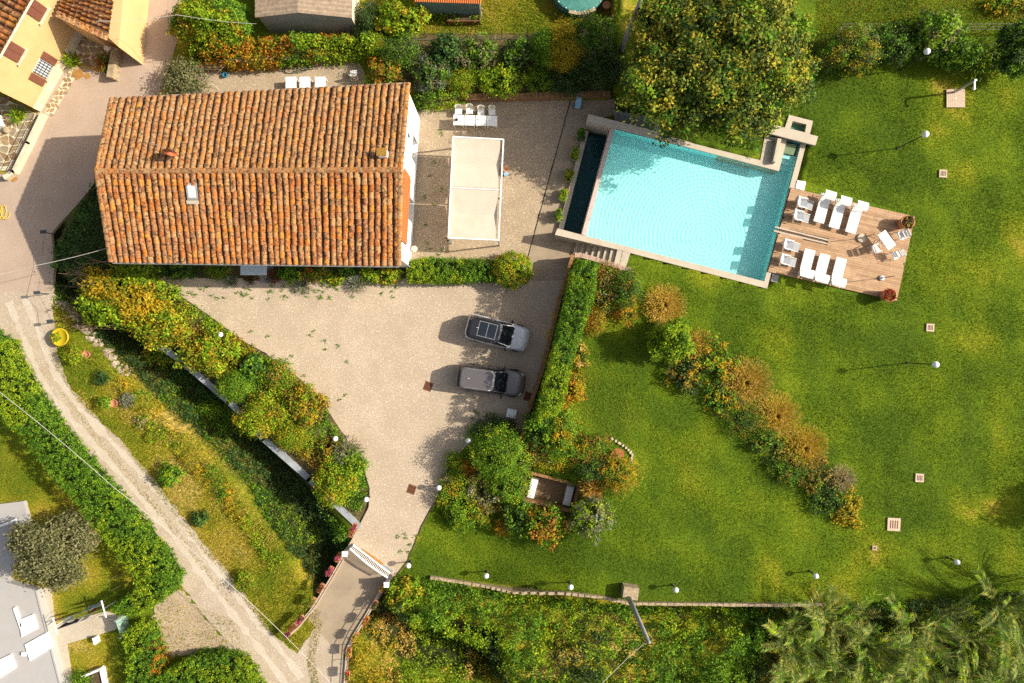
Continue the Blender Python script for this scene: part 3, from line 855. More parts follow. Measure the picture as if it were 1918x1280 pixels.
pool = thing("swimming_pool", "large turquoise swimming pool with pale concrete coping set in the lawn", "swimming pool", W(1280, 390, 0))
POOL_IN = [(1148, 241), (1458, 320), (1473, 262), (1500, 267.5), (1431, 528), (1092, 442)]
PIN = poly(POOL_IN, LV)
mb = MB(); mb.add([(p[0], p[1], FLOOR) for p in PIN], [tuple(range(5, -1, -1))])
part(pool, "floor", mb, M_poolfloor, world=True)
fl = pool.children[0]
mb = MB()
for i in range(6):
    if i == 5: continue
    a, b = PIN[i], PIN[(i + 1) % 6]
    mb.add([(a[0], a[1], FLOOR), (b[0], b[1], FLOOR), (b[0], b[1], WATER + 0.02), (a[0], a[1], WATER + 0.02)], [(0, 1, 2, 3)])
part(pool, "inner_wall", mb, M_poolwall, world=True)
def pprism(t, name, pts, z0, z1, m, zpx=None):
    mb = MB(); mb.prism(poly(pts, z1 if zpx is None else zpx), z0, z1); return part(t, name, mb, m, world=True)
pprism(pool, "coping", [(1102.5, 214), (1232, 246.5), (1302, 270), (1424, 300.5), (1433, 254), (1443, 256), (1474, 261.5), (1459, 321), (1410, 308), (1150, 240), (1143, 238.5), (1101, 227)], -1.7, ZT, M_conc)
pprism(pool, "coping", [(1044, 428), (1095, 441.5), (1432, 527.5), (1437, 508), (1445, 510), (1437, 541), (1176, 473), (1166, 470), (1039.5, 440)], -1.7, ZT + 0.003, M_conc)
pprism(pool, "coping", [(1501, 268), (1510, 270), (1493, 337), (1490, 354), (1480, 351), (1437.5, 508), (1433, 527), (1431.5, 527)], -1.7, ZT + 0.001, M_conc)
pprism(pool, "weir", [(1144, 239.5), (1151, 241.5), (1097.5, 442), (1089.5, 439)], -1.2, WATER + 0.006, mat("weir_stone", (0.55, 0.44, 0.38), 0.5, 0.1, 4, dirt=(0.36, 0.28, 0.22), dscale=2, damt=0.5))
# underwater steps at the fountain end
for i, (f0, f1) in enumerate(((0.42, 0.54), (0.54, 0.68), (0.68, 0.84))):
    L0, L1 = np.array((1473, 262)), np.array((1458, 320)); R0, R1 = np.array((1500, 267.5)), np.array((1485, 325))
    q = [tuple(L0 + (L1 - L0) * f0), tuple(R0 + (R1 - R0) * f0), tuple(R0 + (R1 - R0) * f1), tuple(L0 + (L1 - L0) * f1)]
    pprism(pool, "step", q, FLOOR, WATER - 0.28 - 0.3 * i, M_poolfloor, LV)
_ws = lambda a, b, l, h: (W(a, b, LV).x, W(a, b, LV).y, l, h)
wave_grid("pool_water", PIN, WATER, M_poolwater, 0.05, [_ws(1352, 438, 0.27, 0.0009), _ws(1120, 430, 0.33, 0.0004), _ws(1560, 330, 0.24, 0.0004)])
for o in pool.children: o.cycles.is_caustics_receiver = True
# overflow basin
BAS = [W2(1102, 246, .2), W2(1144, 240, LV), W2(1090, 438, LV), W2(1055, 430, .2)]
bas = thing("overflow_basin", "long dark overflow basin below the pool's west edge", "basin", (BAS[0][0], BAS[0][1], 0))
mb = MB(); mb.add([(p[0], p[1], -0.75) for p in BAS], [(0, 3, 2, 1)]); part(bas, "floor", mb, M_basin, world=True)
mb = MB(); mb.prism([W2(1094, 244, .3), W2(1102.5, 247, .3), W2(1055, 431, .3), W2(1046, 429, .3)], -0.8, 0.30); part(bas, "rim", mb, M_conc, world=True)
wave_grid("basin_water", BAS, -0.12, M_basinwater, 0.12, [(BAS[2][0], BAS[2][1], 0.5, 0.006), (BAS[1][0] - 1, BAS[1][1], .37, .005)])
for o in bas.children: o.cycles.is_caustics_receiver = True
# fountain: box, beam and second tank
ft = thing("fountain", "concrete fountain with a wide beam over a narrow channel at the pool corner", "fountain", W(1485, 250, LV))
hole = [(1484, 227.5), (1510, 234), (1507, 249), (1480, 242)]
blk = [(1477.4, 216), (1522, 227.5), (1514, 262), (1466, 250)]
for q in ([blk[0], blk[1], hole[1], hole[0]], [blk[1], blk[2], hole[2], hole[1]], [blk[2], blk[3], hole[3], hole[2]], [blk[3], blk[0], hole[0], hole[3]]):
    pprism(ft, "tank_wall", q, -0.4, ZT + 0.05, M_conc, LV)
pprism(ft, "tank_floor", hole, -0.4, LV - 0.55, mat("tank_lining", (0.30, 0.48, 0.36), 0.6, 0.15, 4), LV)
pprism(ft, "beam", [(1444, 232.5), (1532, 256), (1527, 273), (1438.5, 250)], ZT + 0.30, ZT + 0.46, M_conc, LV + 0.45)
pprism(ft, "beam_support", [(1446, 240), (1470, 246), (1468, 254), (1443, 247)], ZT - 0.02, ZT + 0.299, M_conc, LV)
pprism(ft, "beam_support", [(1511, 258), (1524, 261), (1522, 268), (1509, 265)], ZT - 0.3, ZT + 0.299, M_conc, LV)
pprism(ft, "spout_box", [(1473, 266), (1494, 271), (1488, 290), (1468, 285.5)], FLOOR, WATER - 0.05, mat("spout_stone", (0.38, 0.36, 0.20), 0.7, 0.2, 3), LV)
pprism(ft, "bench_slab", [(1456.5, 259.5), (1463.5, 261), (1452.5, 305), (1448, 302)], ZT - .01, ZT + 0.42, M_conc, LV + .4)
wave_grid("tank_water", poly(hole, LV), LV - 0.16, refr_material("tank_water_surface", (0.62, 0.86, 0.78)), 0.2)
for o in ft.children: o.cycles.is_caustics_receiver = True
one("access_lid", "square white hatch beside the deck's upper corner at the pool", "hatch", MB().prism(poly([(1493.5, 338), (1509.6, 340.5), (1506, 357.5), (1490, 353)], LV + .05), LV - .1, ZT + 0.045), M_white)
one("access_lid", "grey hatch beside the pool's lower right corner", "hatch", MB().prism(poly([(1447, 513), (1459, 516), (1456, 530), (1444, 527)], LV), LV - .1, ZT + 0.02), M_conc_d)

def stairs(label, A0, B0, A1, B1, z0, z1, n, m, name="garden_steps"):
    t = thing(name, label, "steps", ((A0[0] + B0[0]) / 2, (A0[1] + B0[1]) / 2, z0))
    A0, B0, A1, B1 = map(np.array, (A0, B0, A1, B1))
    for i in range(n):
        f0, f1 = i / n, (i + 1) / n
        q = [A0 + (A1 - A0) * f0, B0 + (B1 - B0) * f0, B0 + (B1 - B0) * f1, A0 + (A1 - A0) * f1]
        mb = MB(); mb.prism([tuple(p) for p in q], z0 - 0.3, z0 + (z1 - z0) * (i + 1) / n - 0.004 * (i == n - 1)); part(t, "step", mb, m, world=True)
    return t
stairs("pale concrete steps from the paving up to the lawn below the pool", W2(1079, 456, 0.1), W2(1073, 476, 0.1), W2(1167, 470.5, LV), W2(1160, 500, LV), 0.03, LV, 8, M_conc)
one("stair_landing", "pale slab at the top of the steps below the pool", "slab", MB().prism(poly([(1166.5, 470.5), (1181, 474), (1172, 501), (1160.5, 498)], LV), LV - .5, ZT - .004), M_conc)
stairs("shaded grey steps climbing along the pool's upper wall under the big tree", W2(1148, 206, 0.1), W2(1152, 228, 0.1), W2(1238, 224, LV), W2(1236, 247, LV), 0.03, LV, 8, M_conc_d)

# ================================================================ retaining and low walls
def wallthing(label, pts, z0, z1, th, m, name="retaining_wall", zpx=None, cat="wall", follow=None, capm=None):
    P = [W(a, b, z1 if zpx is None else zpx) for a, b in pts]
    if follow is not None:                      # low wall that keeps its height above sloping ground
        Q = []
        for i in range(len(pts) - 1):
            k = 6
            for j in range(k):
                q0, q1, zz = pts[i][0] + (pts[i + 1][0] - pts[i][0]) * j / k, pts[i][1] + (pts[i + 1][1] - pts[i][1]) * j / k, 1.0
                for _ in range(6): v = W(q0, q1, zz); zz = zlawn(v.x, v.y) + follow
                Q.append(W(q0, q1, zz))
        t = thing(name, label, cat, (Q[0].x, Q[0].y, Q[0].z - follow))
        rr = np.random.RandomState(4)
        for i in range(len(Q) - 1):
            a, b = Q[i], Q[i + 1]; d = b - a; c = (a + b) / 2; zt = (a.z + b.z) / 2
            mb = MB(); mb.box((c.x, c.y, zt - .5), (d.length + .04, th, 1.0), math.atan2(d.y, d.x)); part(t, "wall_run", mb, m, world=True)
            n_ = max(1, int(d.length / .4))
            for j in range(n_):
                q = a + d * ((j + .5) / n_); mb = MB(); mb.box((q.x, q.y, zt + .02), (d.length / n_ - .03, th + rr.uniform(-.02, .06), .07), math.atan2(d.y, d.x) + rr.normal() * .05); part(t, "cap_stone", mb, capm or m, world=True)
        return t
    t = thing(name, label, cat, (P[0].x, P[0].y, z0))
    for i in range(len(P) - 1):
        a, b = P[i], P[i + 1]; d = (b - a); L = d.length; d.normalize()
        mb = MB(); c = (a + b) / 2
        mb.box((c.x, c.y, (z0 + z1) / 2), (L + th * .5, th, z1 - z0), math.atan2(d.y, d.x))
        part(t, "wall_run", mb, m, world=True)
        if capm:
            rr = np.random.RandomState(i + 3); s = 0
            while s < L - .05:
                w = min(rr.uniform(.28, .5), L - s); q = a + d * (s + w / 2)
                mb = MB(); mb.box((q.x, q.y, z1 + .03), (w - .02, th + .06, .06 + rr.uniform(0, .02)), math.atan2(d.y, d.x) + rr.normal() * .03); part(t, "cap_stone", mb, capm, world=True)
                s += w
    return t
wallthing("tall thin retaining wall topped by bricks between drive and hedge", [(1073, 478), (1049, 560), (1017, 690), (998, 747), (983, 793), (975, 838)], -.3, LV + .12, 0.16, M_brickw, capm=M_brickw)
wallthing("low brown brick wall between terrace and shrub bed", [(872, 182), (960, 181), (1060, 178), (1142, 176)], -.2, 0.5, 0.35, M_brickw, "brick_wall", capm=M_brickw)
wallthing("low pale stone wall along the bottom edge of the lawn", [(806, 1082), (900, 1097), (960, 1110), (1060, 1112), (1130, 1120), (1180, 1131), (1460, 1134), (1560, 1132)], 0.3, LV + .12, 0.16, M_stone, "garden_wall", follow=.24)
t = wallthing("grey concrete wall along the ditch below the drive shrubs", [(268, 622), (345, 680), (430, 752), (495, 822), (580, 897), (672, 985)], -2.4, 0.12, 0.42, mat("shade_tinted_concrete", (0.34, 0.36, 0.38), 0.85, 0.25, 2, dirt=(0.16, 0.17, 0.15), dscale=1.2, damt=.6), "ditch_wall", 0)  # bluish tone of the wall's shade is put into its colour
re_ = thing("rubble_edge", "line of weathered rubble stones at the edge of the road verge above the ditch", "stones", W(150, 605))
rs_ = np.random.RandomState(6)
M_rub = [mat("rubble_a", (.42, .34, .24), .95, .3, 5), mat("rubble_b", (.33, .26, .17), .95, .3, 5), mat("rubble_c", (.50, .42, .32), .95, .3, 5)]
for i_ in range(110):
    f = rs_.uniform(0, 3); k_ = int(f); f -= k_; A_ = ((102, 556), (150, 602), (188, 645), (240, 705)); p = lerp2 = (A_[k_][0] + (A_[k_ + 1][0] - A_[k_][0]) * f + rs_.normal() * 5, A_[k_][1] + (A_[k_ + 1][1] - A_[k_][1]) * f + rs_.normal() * 4)
    v = G(p[0], p[1], .04); w_ = rs_.uniform(.12, .38); mb = MB(); mb.box(tuple(v), (w_, w_ * rs_.uniform(.5, .9), .16), rs_.uniform(0, 3), rx=rs_.normal() * .15, taper=.75); part(re_, "stone", mb, M_rub[rs_.randint(3)], world=True)
wallthing("stone edging with pinkish rubble round the planted bed beside the steps", [(1076, 478), (1090, 479), (1125, 489), (1158, 500), (1180, 506)], LV - .4, LV + .1, 0.25, M_stone, "bed_wall", capm=mat("pink_rubble", (0.50, 0.34, 0.26), .9, .35, 5))

# ================================================================ deck
deck = thing("pool_deck", "warm brown timber deck beside the pool", "deck", W(1570, 455, LV))
DZ = LV + 0.10
DQ = [np.array(W2(*p, DZ)) for p in ((1481.5, 352), (1714, 406), (1680, 564), (1438.5, 509))]
drng = np.random.RandomState(4)
M_planks = [mat("deck_wood_%s" % n, c, .7, .3, 2.2, fine=.14, fscale=12) for n, c in (("warm", (.44, .265, .140)), ("pale", (.49, .305, .170)), ("brown", (.385, .225, .115)), ("mid", (.455, .28, .150)))]
slot = [np.array(W2(*p, DZ)) for p in ((1452, 424), (1552, 449), (1549, 458), (1449, 434))]
slotP = [tuple(p) for p in slot]
def bil(Q, u, v): return (Q[0] * (1 - u) + Q[1] * u) * (1 - v) + (Q[3] * (1 - u) + Q[2] * u) * v
rows = 38
for j in range(rows):
    v0, v1 = (j + 0.03) / rows, (j + 0.97) / rows
    u = -drng.uniform(0, .28)
    while u < 1:
        un = u + drng.uniform(.24, .40)
        a, b = max(u, 0), min(un, 1)
        u = un
        if b - a < .02: continue
        segs = [(a, b)]
        cut = []
        for k in range(60):                       # leave the stone slot open
            q = a + (b - a) * (k + .5) / 60; c = bil(DQ, q, (v0 + v1) / 2)
            cut.append(bool(inside(slotP, [c[0]], [c[1]])[0]))
        if any(cut):
            keep = []; st = None
            for k in range(61):
                ok = k < 60 and not cut[k]
                if ok and st is None: st = k
                if not ok and st is not None: keep.append((a + (b - a) * st / 60, a + (b - a) * k / 60)); st = None
            segs = keep
        for (a2, b2) in segs:
            if b2 - a2 < .01: continue
            g = .0006
            q = [tuple(bil(DQ, a2 + g, v0)), tuple(bil(DQ, b2 - g, v0)), tuple(bil(DQ, b2 - g, v1)), tuple(bil(DQ, a2 + g, v1))]
            mb = MB(); mb.prism(q, DZ - .03, DZ + drng.uniform(-.003, .003)); part(deck, "plank", mb, M_planks[drng.randint(4)], world=True)
mb = MB(); mb.prism([tuple(bil(DQ, u, v)) for u, v in ((.003, .003), (.997, .003), (.997, .997), (.003, .997))], LV - .1, DZ - .045); part(deck, "joists", mb, M_darkwood, world=True)
mb = MB()
mb.prism([tuple(slot[0]), tuple(slot[1]), tuple(slot[1] * .72 + slot[2] * .28), tuple(slot[0] * .72 + slot[3] * .28)], DZ - .2, DZ + .015)
mb.prism([tuple(slot[3]), tuple(slot[2]), tuple(slot[2] * .72 + slot[1] * .28), tuple(slot[3] * .72 + slot[0] * .28)], DZ - .2, DZ + .015)
part(deck, "stone_slot", mb, M_conc, world=True, kind="stuff")

# ================================================================ farmhouse
ZE, ZR = 5.3, 6.8
H = {k: W(*v) for k, v in dict(NW=(212, 187, ZE), NE=(764, 158, ZE), SE=(747, 497, ZE), SW=(210, 490, ZE), RW=(183, 322, ZR), RE=(750, 319, ZR)).items()}
house = thing("farmhouse", "long white farmhouse under a weathered terracotta tile roof", "house", ((H['SW'].x + H['NE'].x) / 2, (H['SW'].y + H['NE'].y) / 2, 0))
def lerp(a, b, t): return a + (b - a) * t
def inset(p, dx, dy, z): return Vector((p.x + dx, p.y + dy, z))
b_ = [inset(H['NW'], .35, -.4, 0), inset(H['NE'], .02, -.4, 0), inset(H['SE'], -.06, .4, 0), inset(H['SW'], .35, .4, 0)]
RWi, REi = inset(H['RW'], .35, 0, ZR - .12), inset(H['RE'], -.02, 0, ZR - .12)
t_ = [Vector((p.x, p.y, ZE - .02)) for p in b_]
for nm, P in (("wall", [b_[0], b_[3], t_[3], RWi, t_[0]]), ("wall", [b_[3], b_[2], t_[2], t_[3]]), ("wall", [b_[1], b_[0], t_[0], t_[1]])):
    mb = MB(); n = len(P); mb.add(P, [tuple(range(n))]); part(house, nm, mb, M_plaster, world=True)
# east gable with two recessed doorways and a window
E0, E1 = b_[2], b_[1]                     # south-east and north-east base corners
ed = (E1 - E0); EL = ed.length; ed.normalize(); en = Vector((ed.y, -ed.x, 0))
def ehit(px, py):
    d = W(px, py, 0) - Vector((0, 0, CAMH)); o = Vector((0, 0, CAMH))
    k = (E0 - o).dot(en) / d.dot(en); p = o + d * k
    return (p - E0).dot(ed), p.z
holes = []
for (s0, s1, z0, z1) in ((3.0, 4.5, 0, 2.35), (7.0, 8.6, 0, 2.35), (7.35, 8.1, 3.3, 4.5)): holes.append((s0, s1, z0, z1))
def ept(s, z, dep=0.0): return E0 + ed * s + Vector((0, 0, z)) - en * dep
ss = sorted({0, EL} | {h[0] for h in holes} | {h[1] for h in holes}); zs = [0, 2.35, 3.3, 4.5, ZE - .02]
mb = MB()
for i in range(len(ss) - 1):
    for j in range(len(zs) - 1):
        cs, cz = (ss[i] + ss[i + 1]) / 2, (zs[j] + zs[j + 1]) / 2
        if any(h[0] < cs < h[1] and h[2] < cz < h[3] for h in holes): continue
        mb.quad(ept(ss[i], zs[j]), ept(ss[i + 1], zs[j]), ept(ss[i + 1], zs[j + 1]), ept(ss[i], zs[j + 1]))
mb.add([ept(0, ZE - .02), ept(EL, ZE - .02), REi + en * 0.0], [(0, 1, 2)])
part(house, "gable_wall", mb, M_plaster, world=True)
for k, (s0, s1, z0, z1) in enumerate(holes):
    dp = .45 if k < 2 else .2
    mb = MB()
    mb.quad(ept(s0, z0), ept(s0, z0, dp), ept(s0, z1, dp), ept(s0, z1)); mb.quad(ept(s1, z0, dp), ept(s1, z0), ept(s1, z1), ept(s1, z1, dp))
    mb.quad(ept(s0, z1), ept(s0, z1, dp), ept(s1, z1, dp), ept(s1, z1)); mb.quad(ept(s0, z0 + .02), ept(s1, z0 + .02), ept(s1, z0 + .02, dp), ept(s0, z0 + .02, dp))
    r_ = part(house, "door_recess" if k < 2 else "window_recess", mb, M_plaster, world=True)
    mb = MB(); mb.box(tuple(ept((s0 + s1) / 2, (z0 + z1) / 2, dp - .03)), (s1 - s0, .05, z1 - z0), math.atan2(ed.y, ed.x))
    d_ = part(house, "door" if k < 2 else "window", mb, mat("grey_door", (.36, .36, .33), .6, .1, 3) if k < 2 else M_glass_d, world=True)
    if k < 2:
        for q in (.35, .65):
            mb = MB(); mb.box(tuple(ept(s0 + (s1 - s0) * q, 1.3, dp - .07)), (.5, .03, 1.5), math.atan2(ed.y, ed.x)); part(d_, "pane", mb, M_glass_d, world=True)
# terracotta brick screen high on the gable
scr = link("brick_screen", None, house)
bm_ = MB()
for r in range(11):
    for c in range(15):
        s = 1.35 + c * .285 + (r % 2) * .14; z = 2.9 + r * .235
        bm_.box(tuple(ept(s, z, -.05)), (.26, .10, .20), math.atan2(ed.y, ed.x))
part(scr, "brick", bm_, M_tile_new, world=True, kind="stuff")
mb = MB(); mb.quad(ept(1.2, 2.75, -.02), ept(5.5, 2.75, -.02), ept(5.5, 5.4, -.02), ept(1.2, 5.4, -.02), .02); part(scr, "backing", mb, M_rust, world=True)

def tilemat(name, objrand, lich):
    m = bpy.data.materials.new(name); m.use_nodes = True
    nt = m.node_tree; b = nt.nodes["Principled BSDF"]; b.inputs["Roughness"].default_value = .9; b.inputs["Specular IOR Level"].default_value = .15
    if objrand:
        src = nt.nodes.new("ShaderNodeObjectInfo").outputs["Random"]
    else:
        a = nt.nodes.new("ShaderNodeAttribute"); a.attribute_name = "rnd"; src = a.outputs["Fac"]
    cr = nt.nodes.new("ShaderNodeValToRGB"); cr.color_ramp.interpolation = 'CONSTANT'
    cols = [(.30, .088, .020), (.36, .120, .028), (.26, .095, .034), (.32, .145, .050), (.40, .125, .016), (.20, .075, .030), (.33, .110, .030), (.36, .180, .070), (.28, .110, .042), (.40, .155, .022)]
    e = cr.color_ramp.elements
    while len(e) < len(cols): e.new(.5)
    for i, c in enumerate(cols): e[i].position = i / len(cols); e[i].color = (*c, 1)
    nt.links.new(src, cr.inputs[0])
    geo = nt.nodes.new("ShaderNodeNewGeometry")
    def nz(s, lo, hi, a_, det=4):
        n = nt.nodes.new("ShaderNodeTexNoise"); n.inputs["Scale"].default_value = s; n.inputs["Detail"].default_value = det; n.inputs["Roughness"].default_value = .65
        nt.links.new(geo.outputs["Position"], n.inputs["Vector"])
        r = nt.nodes.new("ShaderNodeMapRange"); r.inputs[1].default_value = lo; r.inputs[2].default_value = hi; r.inputs[4].default_value = a_
        nt.links.new(n.outputs[0], r.inputs[0]); return r.outputs[0]
    def mx(a_, col, f):
        x = nt.nodes.new("ShaderNodeMix"); x.data_type = 'RGBA'; nt.links.new(f, x.inputs[0]); nt.links.new(a_, x.inputs[6]); x.inputs[7].default_value = (*col, 1); return x.outputs[2]
    o = mx(cr.outputs[0], (.34, .205, .09), nz(2.2, .5 - lich * .2, .75, .5 + lich * .35))
    o = mx(o, (.46, .34, .19), nz(8.0, .56 - lich * .05, .64, .6, 2))
    o = mx(o, (.055, .04, .025), nz(6.0, .54, .62, .9, 3))
    o = mx(o, (.62, .30, .02), nz(1.3, .64, .72, .75, 5))
    nt.links.new(o, b.inputs["Base Color"])
    bp = nt.nodes.new("ShaderNodeBump"); bp.inputs["Strength"].default_value = .4; bp.inputs["Distance"].default_value = .03
    n = nt.nodes.new("ShaderNodeTexNoise"); n.inputs["Scale"].default_value = 14; nt.links.new(geo.outputs["Position"], n.inputs["Vector"])
    nt.links.new(n.outputs[0], bp.inputs["Height"]); nt.links.new(bp.outputs[0], b.inputs["Normal"])
    return m
MT = {(o, n): tilemat("roof_tile_%s%s" % ("n" if n else "s", "o" if o else ""), o, .9 if n else .25) for o in (0, 1) for n in (0, 1)}

def coppo(L=0.50, w0=.17, w1=.158, h=.17, n=6):
    """barrel tile: arc across x, length along -y..+y"""
    vs = []; fs = []
    for j, (y, w) in enumerate(((-L / 2, w1), (L / 2, w0))):
        for k in range(n + 1):
            a = math.pi * k / n; vs.append((-math.cos(a) * w, y, math.sin(a) * h * (w / w0) + (0.010 if j else 0)))
    fs = [(k, k + 1, n + 2 + k, n + 1 + k) for k in range(n)]
    fs.append(tuple(range(2 * n + 1, n, -1)))
    return vs, fs
CV, CF = coppo()
CVn = np.array(CV)

def tiled_slope(t, A, B, C, D, ncol, nrow, nobj, north, rng, skip=None, tilelen=None, name="roof_slope"):
    """A-B along the ridge, D-C along the eave; tiles run from ridge to eave; nobj top rows are single objects"""
    A, B, C, D = map(Vector, (A, B, C, D))
    if (C - D).cross(A - D).z < 0: A, B, C, D = B, A, D, C
    rs = link(name, None, t)
    mb = MB(); mb.quad(D, C, B, A, .14); part(rs, "deck", mb, mat("shaded_roof_channel", (.13, .06, .03), .9, .5, 6), world=True)  # channel colour darkened to stand for the shade between tiles
    me = bpy.data.meshes.new("tile"); me.from_pydata(CV, [], CF); me.materials.append(MT[(1, north)])
    me.polygons.foreach_set("use_smooth", [True] * len(me.polygons))
    V = []; F = []; RND = []
    off = root_loc(t); nrm = (C - D).cross(A - D).normalized()
    Lr = ((D - A).length + (C - B).length) / 2 / nrow
    count = 0
    wob = rng.normal(size=(ncol, nrow)) * .016
    wob = np.cumsum(wob * .55, axis=1) + wob
    for j in range(nrow):
        v = (j + .5) / nrow
        for i in range(ncol):
            u = (i + .5) / ncol
            p = lerp(lerp(A, B, u), lerp(D, C, u), v)
            if skip and skip(p): continue
            dn = (lerp(D, C, u) - lerp(A, B, u)).normalized(); ac = (B - A).normalized()
            z = nrm; x = dn.cross(z).normalized()
            p = p + x * wob[i, j] + z * (.012 + rng.uniform(0, .012))
            yaw = rng.normal() * .035
            sx = ((B - A).length / ncol) / .375 * rng.uniform(.97, 1.04); sy = Lr / .42
            xx = x * math.cos(yaw) + dn * math.sin(yaw); yy = dn * math.cos(yaw) - x * math.sin(yaw)
            zz = (z + dn * .06 * -1 + x * rng.normal() * .03).normalized()
            M3 = Matrix((xx * sx, yy * sy, zz)).transposed()
            if count < nobj:
                o = bpy.data.objects.new("tile", me); COL.objects.link(o); o.parent = rs
                o.matrix_local = Matrix.Translation(p - off) @ M3.to_4x4(); count += 1
            else:
                b0 = len(V); Mn = np.array(M3); W_ = CVn @ Mn.T + np.array(p - off)
                V += W_.tolist(); F += [tuple(q + b0 for q in f) for f in CF]; RND += [rng.uniform()] * len(CV)
    m2 = bpy.data.meshes.new("tile_field"); m2.from_pydata(V, [], F); m2.materials.append(MT[(0, north)])
    m2.polygons.foreach_set("use_smooth", [True] * len(m2.polygons))
    at = m2.attributes.new("rnd", 'FLOAT', 'POINT'); at.data.foreach_set("value", np.array(RND, np.float32))
    o = link("tile_field", m2, rs); o["kind"] = "stuff"
    return rs
hr = np.random.RandomState(21)
SKC = W(363, 362, 6.35)
def skip_sky(p): return abs(p.x - SKC.x) < .36 and abs(p.y - SKC.y) < .58
CHC = W(718, 289, 6.9)
def skip_ch(p): return abs(p.x - CHC.x) < .3 and abs(p.y - CHC.y) < .3
tiled_slope(house, H['RW'], H['RE'], H['SE'], H['SW'], 46, 14, 150, 0, hr, skip_sky)
tiled_slope(house, H['RE'], H['RW'], H['NW'], H['NE'], 46, 14, 150, 1, hr, skip_ch)
# ridge capping
rdg = link("ridge", None, house); n = 48
me = bpy.data.meshes.new("ridge_tile"); v_, f_ = coppo(.52, .19, .16, .12); me.from_pydata(v_, [], f_); me.materials.append(MT[(1, 1)])
for i in range(n):
    p = lerp(H['RW'], H['RE'], (i + .5) / n) + Vector((0, 0, .07 + hr.uniform(-.01, .01)))
    o = bpy.data.objects.new("ridge_tile", me); COL.objects.link(o); o.parent = rdg
    o.matrix_local = Matrix.Translation(p - root_loc(house)) @ Matrix.Rotation(-math.pi / 2 + hr.normal() * .03, 4, 'Z')
# verge courses along both gables
for (a, b) in ((H['RE'], H['SE']), (H['RE'], H['NE']), (H['RW'], H['SW']), (H['RW'], H['NW'])):
    vg = link("verge", None, house); k = 12
    for i in range(k):
        p = lerp(a, b, (i + .5) / k) + Vector((0, 0, .1))
        o = bpy.data.objects.new("verge_tile", me); COL.objects.link(o); o.parent = vg
        d = (b - a).normalized(); q = d.to_track_quat('Y', 'Z')
        o.matrix_local = Matrix.Translation(p - root_loc(house)) @ q.to_matrix().to_4x4()
# gutters, pipe, skylight, chimney
M_gut = mat("grey_gutter", (.34, .32, .30), .5, .15, 6)
for a, b, s in ((H['SW'], H['SE'], -1), (H['NW'], H['NE'], 1)):
    mb = MB(); o_ = Vector((0, .07 * s, -.06)); mb.tube([a + o_, b + o_], .075, 8); part(house, "gutter", mb, M_gut, world=True)
mb = MB(); p = b_[2] + Vector((.12, -.05, 0)); mb.tube([p, p + Vector((0, 0, ZE - .1))], .05, 8); part(house, "downpipe", mb, M_gut, world=True)
slope_n = (H['SE'] - H['SW']).cross(H['RW'] - H['SW']).normalized()
tl = math.atan2(slope_n.y, slope_n.z)
sk = link("skylight", None, house)
zc = ZE + (ZR - ZE) * (SKC.y - H['SW'].y) / (H['RW'].y - H['SW'].y)
mb = MB(); mb.box((SKC.x, SKC.y + .05, zc + .10), (.66, .98, .12), 0, rx=-tl * 1.0); part(sk, "frame", mb, M_conc_d, world=True)
mb = MB(); mb.box((SKC.x, SKC.y + .05, zc + .165), (.46, .76, .02), 0, rx=-tl); part(sk, "pane", mb, mat("bright_pane", (.62, .63, .64), .15, .15, 9, spec=.6), world=True)
mb = MB(); mb.box((SKC.x, SKC.y - .56, zc - .04), (.8, .22, .05), 0, rx=-tl); part(sk, "flashing", mb, M_conc, world=True)
zc2 = ZR - (ZR - ZE) * (CHC.y - H['RE'].y) / (H['NE'].y - H['RE'].y)
ch = link("chimney", None, house)
mb = MB(); mb.box((CHC.x, CHC.y, zc2 + .15), (.5, .42, .8)); part(ch, "stack", mb, M_white, world=True)
mb = MB(); mb.box((CHC.x - .05, CHC.y + .05, zc2 + .63), (.6, .46, .08), 0, rx=.12); part(ch, "cap_tile", mb, mat("yellow_lichen", (.36, .20, .03), .95, .5, 9), world=True)
# doorway canopy and step on the south side
mb = MB(); mb.box((W(475, 503, 2.4).x, W(475, 500, 2.4).y, 2.4), (1.7, 1.1, .08)); part(house, "door_canopy", mb, mat("blue_grey_sheet", (.40, .46, .50), .5, .1, 3), world=True)
one("entrance_path", "grey stone path to the front door between flower beds", "path", MB().prism(poly([(482, 470), (512, 470), (512, 531), (486, 531)]), -.1, .03), M_conc_d)

def satellite(label, px, py):
    c = W(px, py, 6.9); t = thing("satellite_dish", label, "satellite dish", (c.x, c.y, 6.45), R(-30))
    mb = MB(); mb.tube([(0, 0, -.1), (0, 0, .75)], .03, 8); part(t, "mast", mb, M_steel)
    mb = MB(); prof = [(1e-4, 0)] + [(.42 * i / 6, .10 * (i / 6) ** 2) for i in range(1, 7)]
    mb.lathe(prof, 20); M = Matrix.Translation((.12, 0, .8)) @ Matrix.Rotation(R(-62), 4, 'X') @ Matrix.Scale(1.0, 4)
    mb.v = [tuple(M @ Vector(v)) for v in mb.v]; d = part(t, "dish", mb, mat("orange_dish", (.50, .12, .05), .5, .1, 4), True)
    mb = MB(); mb.tube([(.12, 0.05, .55), (.12, .35, .75), (.1, .62, 1.05)], .018, 6); part(t, "feed_arm", mb, M_steel)
    mb = MB(); mb.box((-.75, .1, .5), (1.2, .035, .035), R(8)); mb.v = [tuple(v) for v in mb.v]; part(t, "aerial_boom", mb, M_steel)
    return t
satellite("orange satellite dish with aerial boom on the farmhouse roof", 320, 290)
# ================================================================ vegetation
YG = [('lime', 3), ('yellow', 1), ('green', 2)]
MIX = [('green', 3), ('lime', 1), ('dark', 1)]
AUT = [('lime', 2), ('yellow', 2), ('orange', 1.2), ('green', 1)]
